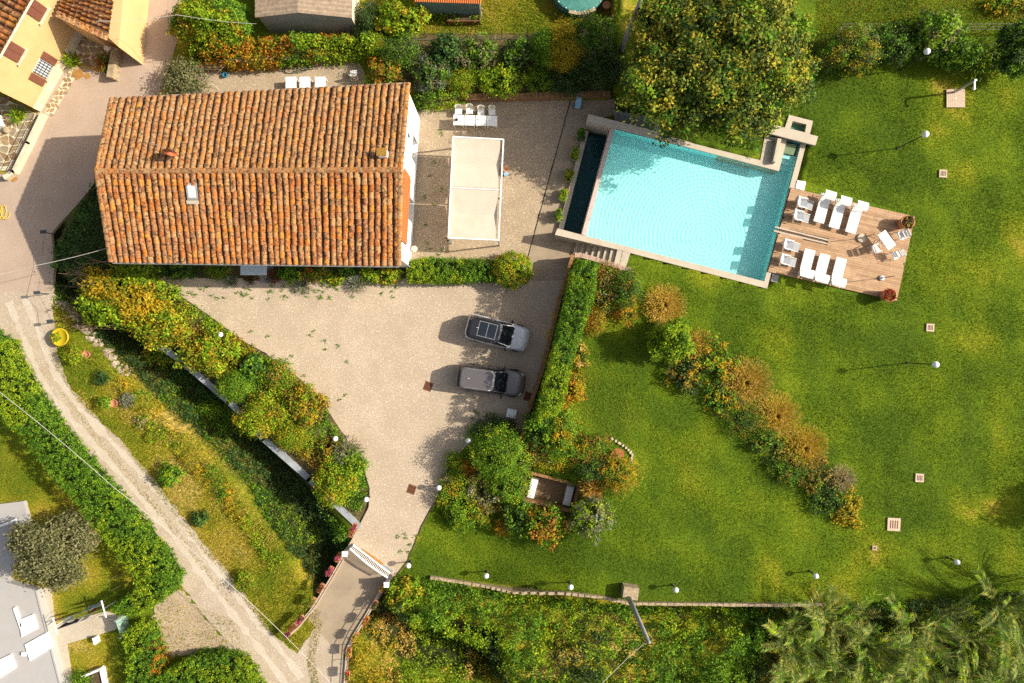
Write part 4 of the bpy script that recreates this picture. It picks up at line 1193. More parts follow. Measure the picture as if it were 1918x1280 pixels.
# ---- along the top
shrub("large rounded yellow-green bush beside the lane above the back yard", 392, 42, 80, 55, 3.6, [('lime', 3), ('yellow', 1.3), ('green', 2)], .17, lobes=7, patch=.7, rag=.12)
hedge("long hedge with orange autumn patches behind the back yard", [(342, 112), (342, 76), (480, 66), (560, 58), (705, 58), (712, 88), (640, 100), (560, 104), (470, 116)], 2.0, [('lime', 3), ('green', 1.5), ('orange', 2.2), ('yellow', 1)], .15, patch=.9, edge=.6, top=.2)
shrub("grey-green feathery bush at the back yard's left end", 344, 152, 36, 34, 1.6, 'olive', .16, style='dome', spread=.2)
shrub("small green tuft at the right end of the back yard", 690, 152, 20, 12, .7, 'lime', .22, style='spray', dens=260)
shrub("light green feathery bush left of the orange-roofed shed", 748, 34, 50, 36, 2.4, [('lime', 3), ('yellow', 1)], .16, lobes=5, rag=.16)
shrub("dark shrub in the corner beside the grey shed", 690, 40, 24, 34, 1.8, 'dark', .15)
NB = "garden shrubs above the terrace"
for lab, x, y, rx, ry, h, pal, lf in (
    ("dark green shrub first in the bed behind the house corner", 756, 100, 40, 26, 2.0, [('green', 2), ('dark', 1), ('olive', 1)], .13),
    ("upright deep green shrub third from left along the wire fence", 838, 96, 30, 30, 2.3, 'ivy', .13),
    ("pale speckled green shrub at the middle of the wire fence", 898, 100, 38, 28, 2.0, [('olive', 2), ('green', 2)], .13),
    ("round dark green shrub left of the big yellow bush", 968, 102, 28, 24, 1.9, [('dark', 2), ('green', 1)], .13),
    ("white-speckled shrub in the middle of the terrace bed", 812, 136, 36, 34, 1.8, [('silver', 1.3), ('green', 2), ('olive', 1)], .13),
    ("yellow-green low shrub beside the white-speckled one", 866, 148, 30, 22, 1.3, [('lime', 2), ('yellow', 1)], .13),
    ("round lime green bush at the edge of the terrace bed", 938, 148, 40, 32, 1.6, 'lime', .13),
    ("small green shrub right of the round lime bush", 1010, 150, 26, 22, 1.2, [('green', 2), ('lime', 1)], .13),
    ("orange-leaved shrub at the house's upper right corner", 722, 130, 28, 24, 1.5, [('orange', 1.5), ('brown', 1), ('lime', 1)], .13),
    ("small yellowish shrub at the left end of the wire fence", 705, 82, 24, 18, 1.4, YG, .13),
    ("dark shrub beside the lower end of the fence post", 1065, 150, 34, 26, 1.5, 'dark', .13),
): shrub(lab, x, y, rx, ry, h, pal, lf, group=NB, rag=.13)
shrub("big yellow-orange speckled bush below the green pool cover", 1050, 88, 62, 46, 2.8, [('yellow', 2), ('gold', 1), ('green', 2)], .14, lobes=6, patch=.8)
shrub("upright green bush between yellow bush and concrete pole", 1112, 70, 34, 40, 3.0, [('green', 2), ('olive', 1)], .15)
shrub("dark evergreen shrub under the concrete pole", 1120, 128, 44, 36, 2.2, 'dark', .14)
hedge("low trailing green ground cover beside the white gable", [(766, 172), (800, 166), (862, 162), (878, 176), (866, 194), (820, 204), (782, 204)], .6, [('lime', 2), ('green', 2)], .12, edge=.5, name="ground_cover_plant", cat="ground cover")
# ---- the great tree
tree("huge broad oak-like tree spreading over the pool's upper wall", 1345, 114, 186, 158, 7.4, [('oak', 4), ('green', 1.2), ('dark', .8)], .21, 215, 27, "broadleaf_tree", crown_h=5.2, patch=None, rag=.2, spread=.21, k=34)
# ---- top right fence line
for lab, x, y, rx, ry, h, pal in (
    ("tall yellow-green shrub just right of the great tree", 1590, 92, 58, 42, 2.6, [('green', 2), ('yellow', 1), ('olive', 1)]),
    ("dark leafy shrub at the middle of the right wire fence", 1668, 84, 46, 34, 2.4, [('dark', 2), ('green', 1)]),
    ("large loose green bush behind the upper globe lamp", 1748, 62, 56, 40, 3.0, [('green', 2), ('lime', 1), ('olive', 1)]),
    ("dark shrub left of the feathery willow bush", 1790, 100, 38, 28, 2.2, MIX),
    ("dark bush at the upper right edge of the lawn", 1905, 90, 44, 50, 3.0, [('dark', 2), ('green', 1.5)]),
): shrub(lab, x, y, rx, ry, h, pal, .15, lobes=5, rag=.16, group="shrubs on the right wire fence")
shrub("feathery arching willow-like bush near the outdoor shower", 1842, 104, 44, 36, 2.6, [('lime', 2), ('olive', 1), ('green', 1)], .3, dens=260, style='spray')
shrub("low squash plant with big yellow-green leaves in the field corner", 1890, 10, 46, 14, .7, [('lime', 2), ('yellow', 1.5), ('green', 1)], .26, dens=150)
# ---- left slope beside the house
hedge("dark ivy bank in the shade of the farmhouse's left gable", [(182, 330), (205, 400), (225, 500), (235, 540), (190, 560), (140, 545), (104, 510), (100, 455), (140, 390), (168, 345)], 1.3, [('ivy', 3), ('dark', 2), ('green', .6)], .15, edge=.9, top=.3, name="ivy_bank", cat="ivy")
shrub("large golden autumn bush with bare twigs above the ditch", 235, 552, 92, 58, 2.6, [('gold', 1.6), ('yellow', 2.4), ('lime', 2)], .14, lobes=8, patch=.5, dens=270, rag=.15)
rt = nrng(); mb = MB()
for i in range(34):
    y = 500 + i * 3.6; x = 205 + rt.uniform(-30, 20)
    a = G(x + 40, y, 1.2); e = G(x - rt.uniform(35, 85), y + rt.uniform(-28, 22), 1.6 + rt.uniform(-.5, .8))
    m = a.lerp(e, .5) + Vector((rt.uniform(-.2, .2), rt.uniform(-.3, .3), .25))
    mb.tube([a, m, e], .028, 4, r2=.008)
    for k in range(3):
        q = m.lerp(e, rt.uniform(0, .9)); mb.tube([q, q + Vector((-rt.uniform(.3, .8), rt.uniform(-.5, .5), rt.uniform(-.2, .3)))], .014, 3, r2=.005)
one("bare_branches", "bare pinkish twigs reaching left over the ditch beside the golden bush", "branches", mb, M_twig)
hedge("dense leafy shrub strip between drive edge and ditch wall", [(300, 535), (350, 570), (410, 612), (462, 650), (520, 690), (560, 720), (600, 770), (640, 830), (676, 880), (684, 930), (668, 960), (640, 945), (585, 880), (520, 815), (455, 745), (380, 680), (300, 628), (250, 590), (262, 545)], .75, [('green', 2), ('lime', 2), ('yellow', 1.4), ('brown', .5)], .13, edge=.6, top=.4, name="shrub_border", cat="shrubs", dens=260, gaps=.35)
SB = "shrubs between drive and ditch"
for lab, x, y, rx, ry, h, pal in (
    ("yellow-green bush just right of the golden bush", 300, 612, 56, 42, 1.9, [('lime', 2), ('yellow', 2)]),
    ("yellow flowering bush beside the globe lamp on the drive edge", 395, 662, 56, 42, 1.8, [('yellow', 2), ('lime', 2)]),
    ("spiky dark green yucca-like bush on the drive edge", 480, 690, 30, 30, 1.5, [('green', 2), ('ivy', 1)]),
    ("olive green bush right of the spiky one", 520, 705, 34, 30, 1.4, [('brown', 1), ('lime', 1), ('green', 1)]),
    ("broad brownish-green bush bulging over the gravel", 572, 755, 42, 36, 1.6, [('brown', 1.5), ('lime', 1), ('gold', .6)]),
    ("bright yellow-green bush over the ditch wall", 490, 780, 52, 40, 2.0, [('yellow', 2), ('lime', 2)]),
    ("green bush left of the bright yellow one above the ditch", 440, 725, 38, 30, 1.7, [('green', 2), ('lime', 1)]),
    ("yellowish bush in front of the silvery grass ball", 545, 815, 36, 28, 1.3, [('lime', 2), ('gold', 1)]),
    ("vivid lime bush near the gate end of the border", 628, 905, 46, 40, 2.0, [('lime', 3), ('yellow', 1)]),
    ("green bush behind the vivid lime bush", 660, 870, 28, 26, 1.3, [('green', 2), ('lime', 1)]),
    ("sprawling yellow-green shrub over the gap in the ditch wall", 296, 668, 32, 24, 1.0, YG),
    ("loose shrub hanging over the middle of the ditch wall", 395, 772, 30, 22, .9, [('green', 2), ('lime', 2)]),
): shrub(lab, x, y, rx, ry, h, pal, .14, group=SB, rag=.14, lobes=4)
shrub("silvery ball of fine grass on the drive edge", 650, 848, 34, 30, 1.3, [('grey', 2), ('olive', 1)], .34, dens=300, style='spray')
shrub("red-leaved shrub beside the silvery grass ball", 622, 838, 18, 18, .9, [('rust', 2), ('maroon', 1)], .12)
# ---- ditch and bank
hedge("dense dark undergrowth filling the ditch", [(118, 515), (250, 606), (345, 690), (428, 765), (490, 832), (575, 908), (660, 990), (650, 1030), (640, 1060), (610, 1085), (575, 1045), (525, 975), (475, 900), (405, 825), (320, 750), (235, 668), (165, 600), (122, 555)], .55, [('dark', 2), ('ivy', 2), ('green', 1)], .14, edge=.5, top=.4, name="ditch_undergrowth", cat="undergrowth", dens=260, zpx=-1.6)
hedge("bright green creeper on the lower ditch bank near the bridge", [(470, 905), (520, 940), (560, 985), (600, 1000), (590, 1030), (545, 1010), (500, 960)], .5, [('lime', 2), ('green', 2)], .13, edge=.5, name="creeper", cat="creeper", zpx=-.8)
hedge("leafy weeds on the upper road bank", [(215, 690), (260, 720), (330, 790), (400, 860), (470, 960), (540, 1060), (520, 1075), (455, 985), (380, 900), (300, 820), (235, 750)], .35, [('lime', 2), ('yellow', 1.6), ('gold', 1), ('green', 1)], .12, edge=.5, top=.5, name="bank_weeds", cat="weeds", dens=200, zpx=-.2, gaps=.4)
for lab, x, y, rx, h, pal in (
    ("clipped round bush throwing a dark shadow on the track", 317, 890, 21, 1.2, [('green', 2), ('lime', 2)]),
    ("small yellow-green round bush near the bridge end of the track", 458, 1090, 19, .9, [('brown', 1), ('lime', 2)]),
    ("small dark green bush on the bank below the clipped one", 374, 972, 14, .6, 'ivy'),
    ("small dark tuft on the verge between the potted shrubs", 189, 708, 13, .5, 'ivy'),
    ("blue-green agave-like tuft beside the second clay pot", 238, 749, 13, .5, 'silver'),
    ("low pinkish flowering tuft on the verge", 262, 790, 12, .35, [('dry', 1), ('green', 1)]),
    ("small yellowish tuft beside a dark hole on the verge", 277, 820, 9, .35, YG),
): shrub(lab, x, y, rx, rx, h, pal, .12, dens=380, spread=.1, k=16)
# ---- south flower bed of the house
FB = "plants in the flower bed along the farmhouse"
for lab, x, y, rx, ry, h, pal, st in (
    ("dark green shrub at the left end of the house bed", 322, 508, 24, 16, .9, [('dark', 1), ('green', 2)], 'dome'),
    ("spiky green plant second in the house bed", 360, 508, 16, 13, .7, [('ivy', 2), ('green', 1)], 'spray'),
    ("green and orange shrub left of the blue-grey canopy", 405, 508, 22, 16, .9, [('green', 2), ('orange', .6)], 'dome'),
    ("silvery lavender left of the front door path", 432, 526, 15, 15, .6, [('silver', 2), ('olive', 1)], 'spray'),
    ("maroon shrub below the blue-grey canopy", 470, 520, 15, 10, .5, 'maroon', 'dome'),
    ("maroon shrub right of the front door path", 513, 518, 14, 14, .6, 'maroon', 'dome'),
    ("green shrub right of the maroon one", 545, 512, 24, 18, 1.0, [('lime', 1), ('green', 2)], 'dome'),
    ("left ball of silvery lavender spilling onto the gravel", 566, 536, 20, 13, .6, [('silver', 2), ('grey', 1)], 'spray'),
    ("orange-tinted shrub in the middle of the house bed", 592, 512, 22, 16, .9, [('orange', 1), ('green', 1.5)], 'dome'),
    ("low yellow flowering plant in the house bed", 622, 524, 22, 12, .5, YG, 'dome'),
    ("right ball of silvery lavender spilling onto the gravel", 668, 530, 24, 17, .7, [('silver', 2), ('grey', 1)], 'spray'),
    ("lime shrub beside the right lavender", 692, 516, 20, 13, .7, 'lime', 'dome'),
    ("yellow shrub left of the clipped hedge", 726, 518, 30, 15, .8, [('yellow', 1), ('lime', 2)], 'dome'),
    ("dark green shrub against the house wall behind the lavender", 650, 504, 24, 10, .9, [('green', 2), ('dark', 1)], 'dome'),
): shrub(lab, x, y, rx, ry, h, pal, .12 if st == 'dome' else .26, dens=380 if st == 'dome' else 420, group=FB, style=st, spread=.1, k=16)
hedge("clipped green hedge between terrace and drive", [(763, 487), (800, 483), (870, 485), (925, 487), (928, 526), (860, 530), (800, 530), (764, 530)], 1.2, [('lime', 2), ('green', 2.5)], .10, edge=.12, top=.05, dens=560, spread=.07, hn=.6)
shrub("clipped lime-green ball bush at the end of the hedge", 959, 506, 38, 36, 1.9, [('lime', 2), ('yellow', 1)], .10, dens=700, spread=.08, rag=.03)
# ---- hedge on the retaining wall and bed beside the steps
hedge("tall clipped hedge on top of the retaining wall", [(1086, 488), (1118, 494), (1112, 560), (1090, 620), (1072, 680), (1058, 735), (1046, 776), (1004, 786), (1016, 735), (1038, 650), (1058, 570), (1070, 510)], 2.9, [('green', 2.4), ('lime', 1.6)], .10, edge=.12, top=.05, dens=560, spread=.07, hn=.6)
for lab, x, y, rx, ry, h, pal in (
    ("orange-flowered shrub at the foot of the pool steps", 1134, 520, 22, 26, 1.2, [('rust', 1.3), ('green', 1), ('dry', .6)]),
    ("round dark green shrub with orange flecks beside the steps", 1172, 540, 28, 36, 1.7, [('dark', 2), ('green', 2), ('orange', .25)]),
    ("pinkish-brown flowering shrub behind the tall hedge", 1130, 560, 22, 20, 1.0, [('dry', 1), ('brown', 1), ('green', .6)]),
    ("yellow-brown shrub with red flowers behind the tall hedge", 1112, 602, 20, 26, .9, [('gold', 1), ('brown', 1), ('orange', .5)]),
    ("rust-coloured low shrub right of the dark green one", 1172, 588, 20, 20, .8, [('rust', 1), ('gold', 1)]),
    ("orange and yellow shrub strip beside the hedge's lower end", 1072, 722, 20, 42, .9, [('orange', 1.4), ('gold', 1), ('yellow', .6)]),
    ("yellow shrub above the orange strip beside the hedge", 1088, 664, 14, 28, .5, [('yellow', 1), ('straw', 1)]),
): shrub(lab, x, y, rx, ry, h, pal, .12, rag=.14, dens=340, group="shrubs in the bed beside the tall hedge")
# ---- isolated tree and diagonal row on the lawn
tree("small bright green tree alone on the lawn with a long shadow", 1256, 638, 46, 45, 2.9, [('lime', 4), ('green', .6)], .16, 520, 9, "young_tree", crown_h=2.3, spread=.14)
DR = "shrubs in the diagonal row on the lawn"
for lab, x, y, rx, ry, h, pal, st in (
    ("straw-yellow feathery grass clump at the top of the diagonal row", 1246, 572, 42, 36, 1.2, [('straw', 2), ('gold', 1)], 'spray'),
    ("dark brown shrub just below the small bright tree", 1284, 702, 30, 34, 1.2, [('brown', 1), ('dark', 1), ('gold', .6)], 'dome'),
    ("rusty grass clump right of the small bright tree", 1312, 650, 34, 30, 1.0, [('straw', 1.4), ('brown', .6), ('gold', .8)], 'spray'),
    ("green and gold shrub second in the diagonal row", 1325, 678, 38, 34, 1.1, [('green', 1), ('gold', 1), ('lime', .6)], 'dome'),
    ("large gold-brown grass clump in the upper middle of the row", 1398, 718, 52, 40, 1.2, [('brown', .6), ('straw', 1.4), ('gold', .5)], 'spray'),
    ("dark green and yellow shrub with a white flower in the row", 1352, 748, 28, 26, 1.0, [('green', 1), ('gold', 1), ('dark', .5)], 'dome'),
    ("olive shrub on the left flank of the row's middle", 1396, 792, 36, 30, 1.1, [('green', 1.4), ('brown', .8), ('dark', .5)], 'dome'),
    ("orange-brown grass clump in the middle of the row", 1456, 780, 46, 40, 1.2, [('straw', 1.3), ('gold', .8), ('gold', .5)], 'spray'),
    ("dark shrub on the row's left flank below the middle", 1440, 832, 28, 28, 1.0, [('green', 1), ('dark', 1), ('brown', .6)], 'dome'),
    ("bright gold grass clump in the lower middle of the row", 1508, 840, 46, 38, 1.2, [('gold', 1.6), ('straw', 1)], 'spray'),
    ("dark leafy shrub third from the lower end of the row", 1482, 878, 30, 28, 1.0, [('dark', 1), ('green', 1.2), ('brown', .5)], 'dome'),
    ("brown shrub beside the pale grass clump", 1532, 890, 28, 28, 1.0, [('brown', 1.4), ('dark', .6)], 'dome'),
    ("pale straw-white grass clump near the row's lower end", 1576, 900, 30, 30, 1.1, [('dry', 2), ('grey', .6)], 'spray'),
    ("dark green shrub next to last at the row's lower end", 1550, 930, 32, 30, 1.0, [('dark', 1), ('green', 1)], 'dome'),
    ("golden shrub at the very end of the diagonal row", 1590, 956, 26, 30, .9, [('gold', 1.4), ('yellow', .6)], 'dome'),
): shrub(lab, x, y, rx * 1.12, ry * 1.12, h * .62, pal, .12 if st == 'dome' else .19, rag=.18, dens=330 if st == 'dome' else 900, group=DR, style=st)
# ---- shrub island round the sunken seat
IS = "shrubs on the island round the sunken seat"
for lab, x, y, rx, ry, h, pal, st in (
    ("dark spiky rosemary beside the white bin", 936, 808, 34, 26, 1.3, [('dark', 1.5), ('ivy', 1)], 'dome'),
    ("large green laurel in the middle of the island's left half", 936, 850, 48, 44, 2.0, [('green', 2.5), ('lime', 1)], 'dome'),
    ("green shrub below the laurel beside the timber steps", 950, 905, 38, 36, 1.6, [('green', 2), ('lime', 1)], 'dome'),
    ("low dark cushion plant at the island's upper edge", 900, 812, 28, 18, .8, [('dark', 1), ('green', 1)], 'dome'),
    ("orange feathery plant on the island's left side", 880, 876, 22, 24, .9, [('orange', 2), ('rust', 1)], 'spray'),
    ("yellow-green shrub behind the upper left globe lamp", 852, 872, 22, 24, 1.0, YG, 'dome'),
    ("pinkish pale grass beside the left globe lamp", 840, 898, 18, 18, .7, [('dry', 2), ('grey', 1)], 'spray'),
    ("wide yellowish shrub at the island's left tip", 858, 925, 36, 30, 1.2, [('lime', 1.5), ('gold', .7), ('green', 1)], 'dome'),
    ("silvery brown shrub in the island's centre left", 912, 925, 36, 30, 1.2, [('olive', 1), ('brown', 1), ('grey', .6)], 'dome'),
    ("bushy green shrub at the island's lower left", 866, 966, 30, 26, 1.2, [('green', 2), ('lime', 1)], 'dome'),
    ("gold-flecked shrub between the lower left shrubs", 898, 956, 24, 24, 1.0, [('gold', 1), ('green', 1)], 'dome'),
    ("small orange grass tuft at the island's bottom edge", 944, 986, 22, 16, .6, [('orange', 1.5), ('gold', 1)], 'spray'),
    ("dark green shrub below the sunken seat's left wall", 975, 968, 28, 32, 1.3, [('dark', 1), ('green', 1.5)], 'dome'),
    ("round shrub with orange berries below the sunken seat", 1022, 985, 36, 34, 1.6, [('green', 1.5), ('rust', .8), ('gold', .4)], 'dome'),
    ("round pale silvery-green shrub at the island's lower right", 1110, 968, 38, 36, 1.7, [('silver', .8), ('lime', 1.4), ('olive', 1)], 'dome'),
    ("green shrub at the top of the island against the wall", 1012, 800, 28, 34, 1.5, [('green', 2), ('dark', .6)], 'dome'),
    ("big leafy shrub with orange flecks at the island's top", 1052, 812, 40, 44, 1.6, [('green', 2), ('gold', .6), ('lime', .6)], 'dome'),
    ("reddish low shrub left of the leafy one", 1005, 845, 26, 18, .8, [('rust', .8), ('green', 1), ('dry', .5)], 'dome'),
    ("brown and orange shrub left of the rusty disc", 1108, 838, 40, 26, 1.0, [('brown', 1), ('rust', .6), ('green', .8)], 'dome'),
    ("yellow-orange shrub below the rusty disc", 1158, 888, 34, 36, 1.3, [('gold', 1.2), ('green', .8), ('brown', .6)], 'dome'),
    ("dark shrub inside the bend of the yellow-orange one", 1110, 880, 30, 22, 1.0, [('dark', 1.5), ('green', .6)], 'dome'),
    ("rust-red grass beside the sunken seat's right end", 1108, 915, 26, 22, .8, [('rust', 1.5), ('straw', .6)], 'spray'),
    ("yellow-green cushion above the sunken seat", 1040, 868, 44, 14, .5, [('lime', 1), ('gold', .8)], 'dome'),
): shrub(lab, x, y, rx, ry, h, pal, .13 if st == 'dome' else .3, rag=.14, dens=340 if st == 'dome' else 420, group=IS, style=st)
# ---- bottom wood
BP = [(745, 1098), (800, 1098), (900, 1116), (1000, 1128), (1170, 1148), (1300, 1150), (1420, 1152), (1440, 1190), (1420, 1300), (960, 1300), (900, 1250), (800, 1205), (745, 1180), (712, 1140)]
hedge("wide rough thicket below the garden wall", BP, 1.9, [('green', 2.6), ('lime', 1.8), ('dark', .9)], .15, edge=.9, top=.4, dens=270, name="thicket", cat="thicket", gaps=.3, zpx=1.2)
hedge("golden dry scrub at the bottom beside the bridge", [(680, 1170), (745, 1185), (800, 1210), (900, 1255), (955, 1300), (660, 1300), (662, 1200)], .6, [('yellow', 1.6), ('straw', 1.4), ('lime', 2)], .13, edge=.6, top=.5, dens=240, name="dry_scrub", cat="scrub", gaps=.3, zpx=.3)
shrub("bright yellow-green shrub at the right post of the gate", 760, 1112, 40, 32, 1.8, [('lime', 2.5), ('yellow', 1)], .15, lobes=5)
hedge("dark low thicket in front of the giant reeds", [(1420, 1146), (1918, 1110), (1960, 1110), (1960, 1310), (1420, 1310)], 1.1, [('dark', 2.2), ('green', 1.4), ('ivy', 1)], .16, edge=.5, top=.5, dens=200, name="reed_undergrowth", cat="undergrowth", gaps=.4, zpx=1.5)
# ---- neighbour's hedges and olive
hedge("long clipped neighbour's hedge beside the gravel track", [(-40, 610), (5, 640), (45, 722), (100, 800), (165, 880), (240, 965), (300, 1040), (328, 1088), (322, 1112), (262, 1150), (225, 1152), (212, 1136), (250, 1108), (262, 1092), (200, 1010), (130, 925), (60, 840), (5, 780), (-40, 740)], 2.1, [('lime', 2), ('green', 3)], .10, edge=.12, top=.05, dens=560, spread=.07, hn=.6)
hedge("clipped hedge with orange leaves right of the green gate", [(230, 1184), (262, 1166), (280, 1176), (292, 1215), (302, 1248), (296, 1300), (240, 1300), (238, 1220)], 1.7, [('lime', 2), ('green', 2.6), ('orange', .3)], .10, edge=.12, top=.05, dens=560, spread=.07, hn=.6, patch=1.2)
hedge("clipped hedge along the bottom edge beside the track", [(302, 1262), (360, 1232), (420, 1228), (462, 1246), (490, 1300), (290, 1300)], 1.7, [('lime', 2), ('green', 2.6)], .10, edge=.12, top=.05, dens=560, spread=.07, hn=.6)
tree("round grey-green olive tree beside the neighbour's pale roof", 98, 1034, 78, 74, 3.6, 'olive', .17, 380, 9, "olive_tree", crown_h=2.8, rag=.16, spread=.22)
shrub("small green shrub in the white planter at the bottom left", 150, 1272, 18, 14, .8, 'green', .12)

# ---- giant reeds
def reed(label, px, py, n, rng, length=(3.2, 5.0)):
    base = G(px, py, 0.2)
    t = thing("giant_reed", label, "reed", base, 0, "giant reeds at the lower right corner")
    stems = MB(); C = []; N = []; D = []
    for i in range(n):
        a = rng.uniform(0, 6.283); L = rng.uniform(*length); lean = rng.uniform(.35, 1.0)
        d = np.array([math.cos(a), math.sin(a)])
        o = rng.normal(size=2) * .35
        pts = []
        for k in range(9):
            s = k / 8
            h = L * (s - .38 * lean * s * s); r = L * lean * .75 * s ** 1.7
            pts.append(np.array([o[0] + d[0] * r, o[1] + d[1] * r, h]))
        stems.tube([tuple(p) for p in pts], .022, 4, r2=.006)
        m = int(L * 16)
        for q in range(m):
            s = .25 + .75 * (q + .5) / m; k = min(int(s * 8), 7); f = s * 8 - k
            p = pts[k] * (1 - f) + pts[k + 1] * f; tg = pts[k + 1] - pts[k]; tg /= np.linalg.norm(tg)
            sd = np.cross(tg, [0, 0, 1.0]); sd /= np.linalg.norm(sd) + 1e-6
            dr = tg * .75 + sd * (1 if q % 2 else -1) * .8 + np.array([0, 0, .12]); dr /= np.linalg.norm(dr)
            C.append(p + dr * .24); D.append(dr); N.append(np.cross(dr, np.cross([0, 0, 1.0], dr)) + rng.normal(size=3) * .15)
    C = np.array(C); N = np.array(N); D = np.array(D)
    col = colours([('reed', 4), ('lime', 1.2), ('green', .8)], np.arange(len(C)) // 10, len(C) // 10 + 1, rng)
    link("leaves", leaf_mesh("leaves", C, N, rng.uniform(.40, .66, len(C)), col, rng, .085, align=D * 4), t)["kind"] = "stuff"
    part(t, "stems", stems, mat("reed_stem", (.30, .28, .08), .6, .3, 6), kind="stuff")
rr = nrng()
for i, (x, y, n, lab) in enumerate((
    (1470, 1165, 15, "giant reed clump leaning out at the thicket's right end"), (1545, 1150, 16, "giant reed clump with yellow plumes below the lawn wall"),
    (1515, 1235, 17, "giant reed clump at the bottom, left end of the reed bed"), (1610, 1190, 18, "giant reed clump in the upper middle of the reed bed"),
    (1600, 1265, 18, "giant reed clump at the bottom edge, second from left"), (1690, 1160, 17, "giant reed clump below the broken wall's end"),
    (1700, 1240, 20, "giant reed clump in the centre of the reed bed"), (1790, 1190, 19, "giant reed clump right of the reed bed's centre"),
    (1800, 1270, 20, "giant reed clump at the bottom edge, second from right"), (1860, 1120, 14, "giant reed clump leaning left at the right frame edge"),
    (1890, 1200, 18, "giant reed clump right of the centre at the frame edge"), (1900, 1275, 18, "giant reed clump in the bottom right corner"))):
    reed(lab, x, y, int(n * 1.5), rr, (3.4, 5.6))
reed("giant reed clump highest on the lawn side at the right", 1925, 1085, 14, rr, (3.5, 5.0))
# off-frame tree whose shade falls on the lawn's right edge
tree("broad tree just beyond the right edge of the lawn", 2205, 940, 70, 80, 6.0, MIX, .22, 150, 7, "broadleaf_tree")
# ================================================================ yellow house at the top left
YA = W(76, 209); YB = W(131, 111)
yd = (YB - YA).normalized(); yn = Vector((yd.y, -yd.x, 0))          # facade direction and outward normal
YE = 5.5
yh = thing("yellow_house", "yellow-plastered house with brown shutters at the upper left corner", "house", (YA.x, YA.y, 0))
def yp(s, z, out=0.0): return YA + yd * s + Vector((0, 0, z)) + yn * out
def yhit(px, py):
    o = Vector((0, 0, CAMH)); d = W(px, py, 0) - o
    k = (YA - o).dot(yn) / d.dot(yn); p = o + d * k
    return (p - YA).dot(yd), p.z
mb = MB(); mb.quad(yp(0, -.2), yp(14, -.2), yp(14, YE), yp(0, YE)); part(yh, "facade", mb, M_yellow, world=True)
mb = MB(); mb.quad(yp(0, -.2, -9), yp(0, -.2), yp(0, YE), yp(0, YE, -9)); mb.add([yp(0, YE, -9), yp(0, YE), yp(0, YE + 1.3, -4.5)], [(0, 1, 2)]); part(yh, "side_wall", mb, M_yellow, world=True)
mb = MB(); mb.quad(yp(-.02, -.1, .04), yp(14, -.1, .04), yp(14, .75, .04), yp(-.02, .75, .04), .04); part(yh, "plinth", mb, M_cream, world=True)
def shutter(par, s, z, w=.48, h=1.35, out=.06):
    mb = MB(); c = yp(s, z, out); mb.box(tuple(c), (w, .05, h), math.atan2(yd.y, yd.x))
    for k in range(9): mb.box(tuple(yp(s, z - h * .42 + k * h * .105, out + .03)), (w * .82, .02, .05), math.atan2(yd.y, yd.x))
    o = part(par, "shutter", mb, M_shutter, world=True); return o
for px, py in ((66, 18), (24, 96)):
    s, z = yhit(px, py); w_ = link("window", None, yh)
    shutter(w_, s - .25, z); shutter(w_, s + .25, z)
    mb = MB(); mb.box(tuple(yp(s, z - .75, .08)), (1.25, .2, .07), math.atan2(yd.y, yd.x)); part(w_, "sill", mb, M_cream, world=True)
s, z = yhit(80, 129); w_ = link("window", None, yh)
shutter(w_, s - .80, z); shutter(w_, s + .80, z)
mb = MB(); mb.box(tuple(yp(s, z, .01)), (1.0, .03, 1.3), math.atan2(yd.y, yd.x)); part(w_, "pane", mb, M_glass_l, world=True)
mb = MB()
for k in range(6): mb.box(tuple(yp(s - .45 + .18 * k, z, .07)), (.025, .025, 1.3), math.atan2(yd.y, yd.x))
for k in range(4): mb.box(tuple(yp(s, z - .5 + .33 * k, .07)), (1.0, .02, .025), math.atan2(yd.y, yd.x))
part(w_, "grille", mb, M_iron, world=True)
mb = MB(); mb.box(tuple(yp(s, z - .72, .08)), (1.2, .2, .07), math.atan2(yd.y, yd.x)); part(w_, "sill", mb, M_cream, world=True)
yr = np.random.RandomState(8)
tiled_slope(yh, yp(13, YE + 1.35, -4.5), yp(-.2, YE + 1.35, -4.5), yp(-.2, YE + .05, .35), yp(13, YE + .05, .35), 34, 11, 0, 0, yr)
mb = MB(); mb.tube([yp(-.2, YE, .42), yp(13, YE, .42)], .07, 8); part(yh, "gutter", mb, M_cream, world=True)
# tiled annexe with its parapet and shaded porch
an = thing("tiled_porch", "low tiled porch with a yellow parapet against the yellow house", "porch", W(170, 40))
pA, pB, pC, pD = W(107, 27, 3.6), W(140, -60, 3.6), W(222, -60, 2.9), W(203, 72, 2.9)
tiled_slope(an, pB, pA, pD, pC, 13, 9, 60, 0, yr)
me = bpy.data.meshes.new("verge_tile"); v_, f_ = coppo(.42, .19, .17, .08); me.from_pydata(v_, [], f_); me.materials.append(MT[(1, 1)])
for i in range(11):
    p = lerp(pA, pD, (i + .5) / 11) + Vector((0, 0, .10)); o = bpy.data.objects.new("verge_tile", me); COL.objects.link(o); o.parent = an
    d = Vector((pD.y - pA.y, -(pD.x - pA.x), 0)).normalized(); o.matrix_local = Matrix.Translation(p - Vector(an.location)) @ d.to_track_quat('Y', 'Z').to_matrix().to_4x4()
mb = MB(); mb.prism([W2(203, 71, 2.95), W2(222, 88, 2.95), W2(236, -60, 2.95), W2(217, -60, 2.95)], 0, 2.95); part(an, "parapet", mb, M_yellow, world=True)
f0, f1 = W2(112, 36, 3.2), W2(160, 56, 3.1)
mb = MB(); mb.prism([f0, f1, (f1[0] + .05, f1[1] + .25), (f0[0] + .05, f0[1] + .25)], 0, 2.9); part(an, "porch_wall", mb, M_yellow, world=True)
g0, g1 = W2(160, 56, 3.1), W2(206, 76, 2.9)
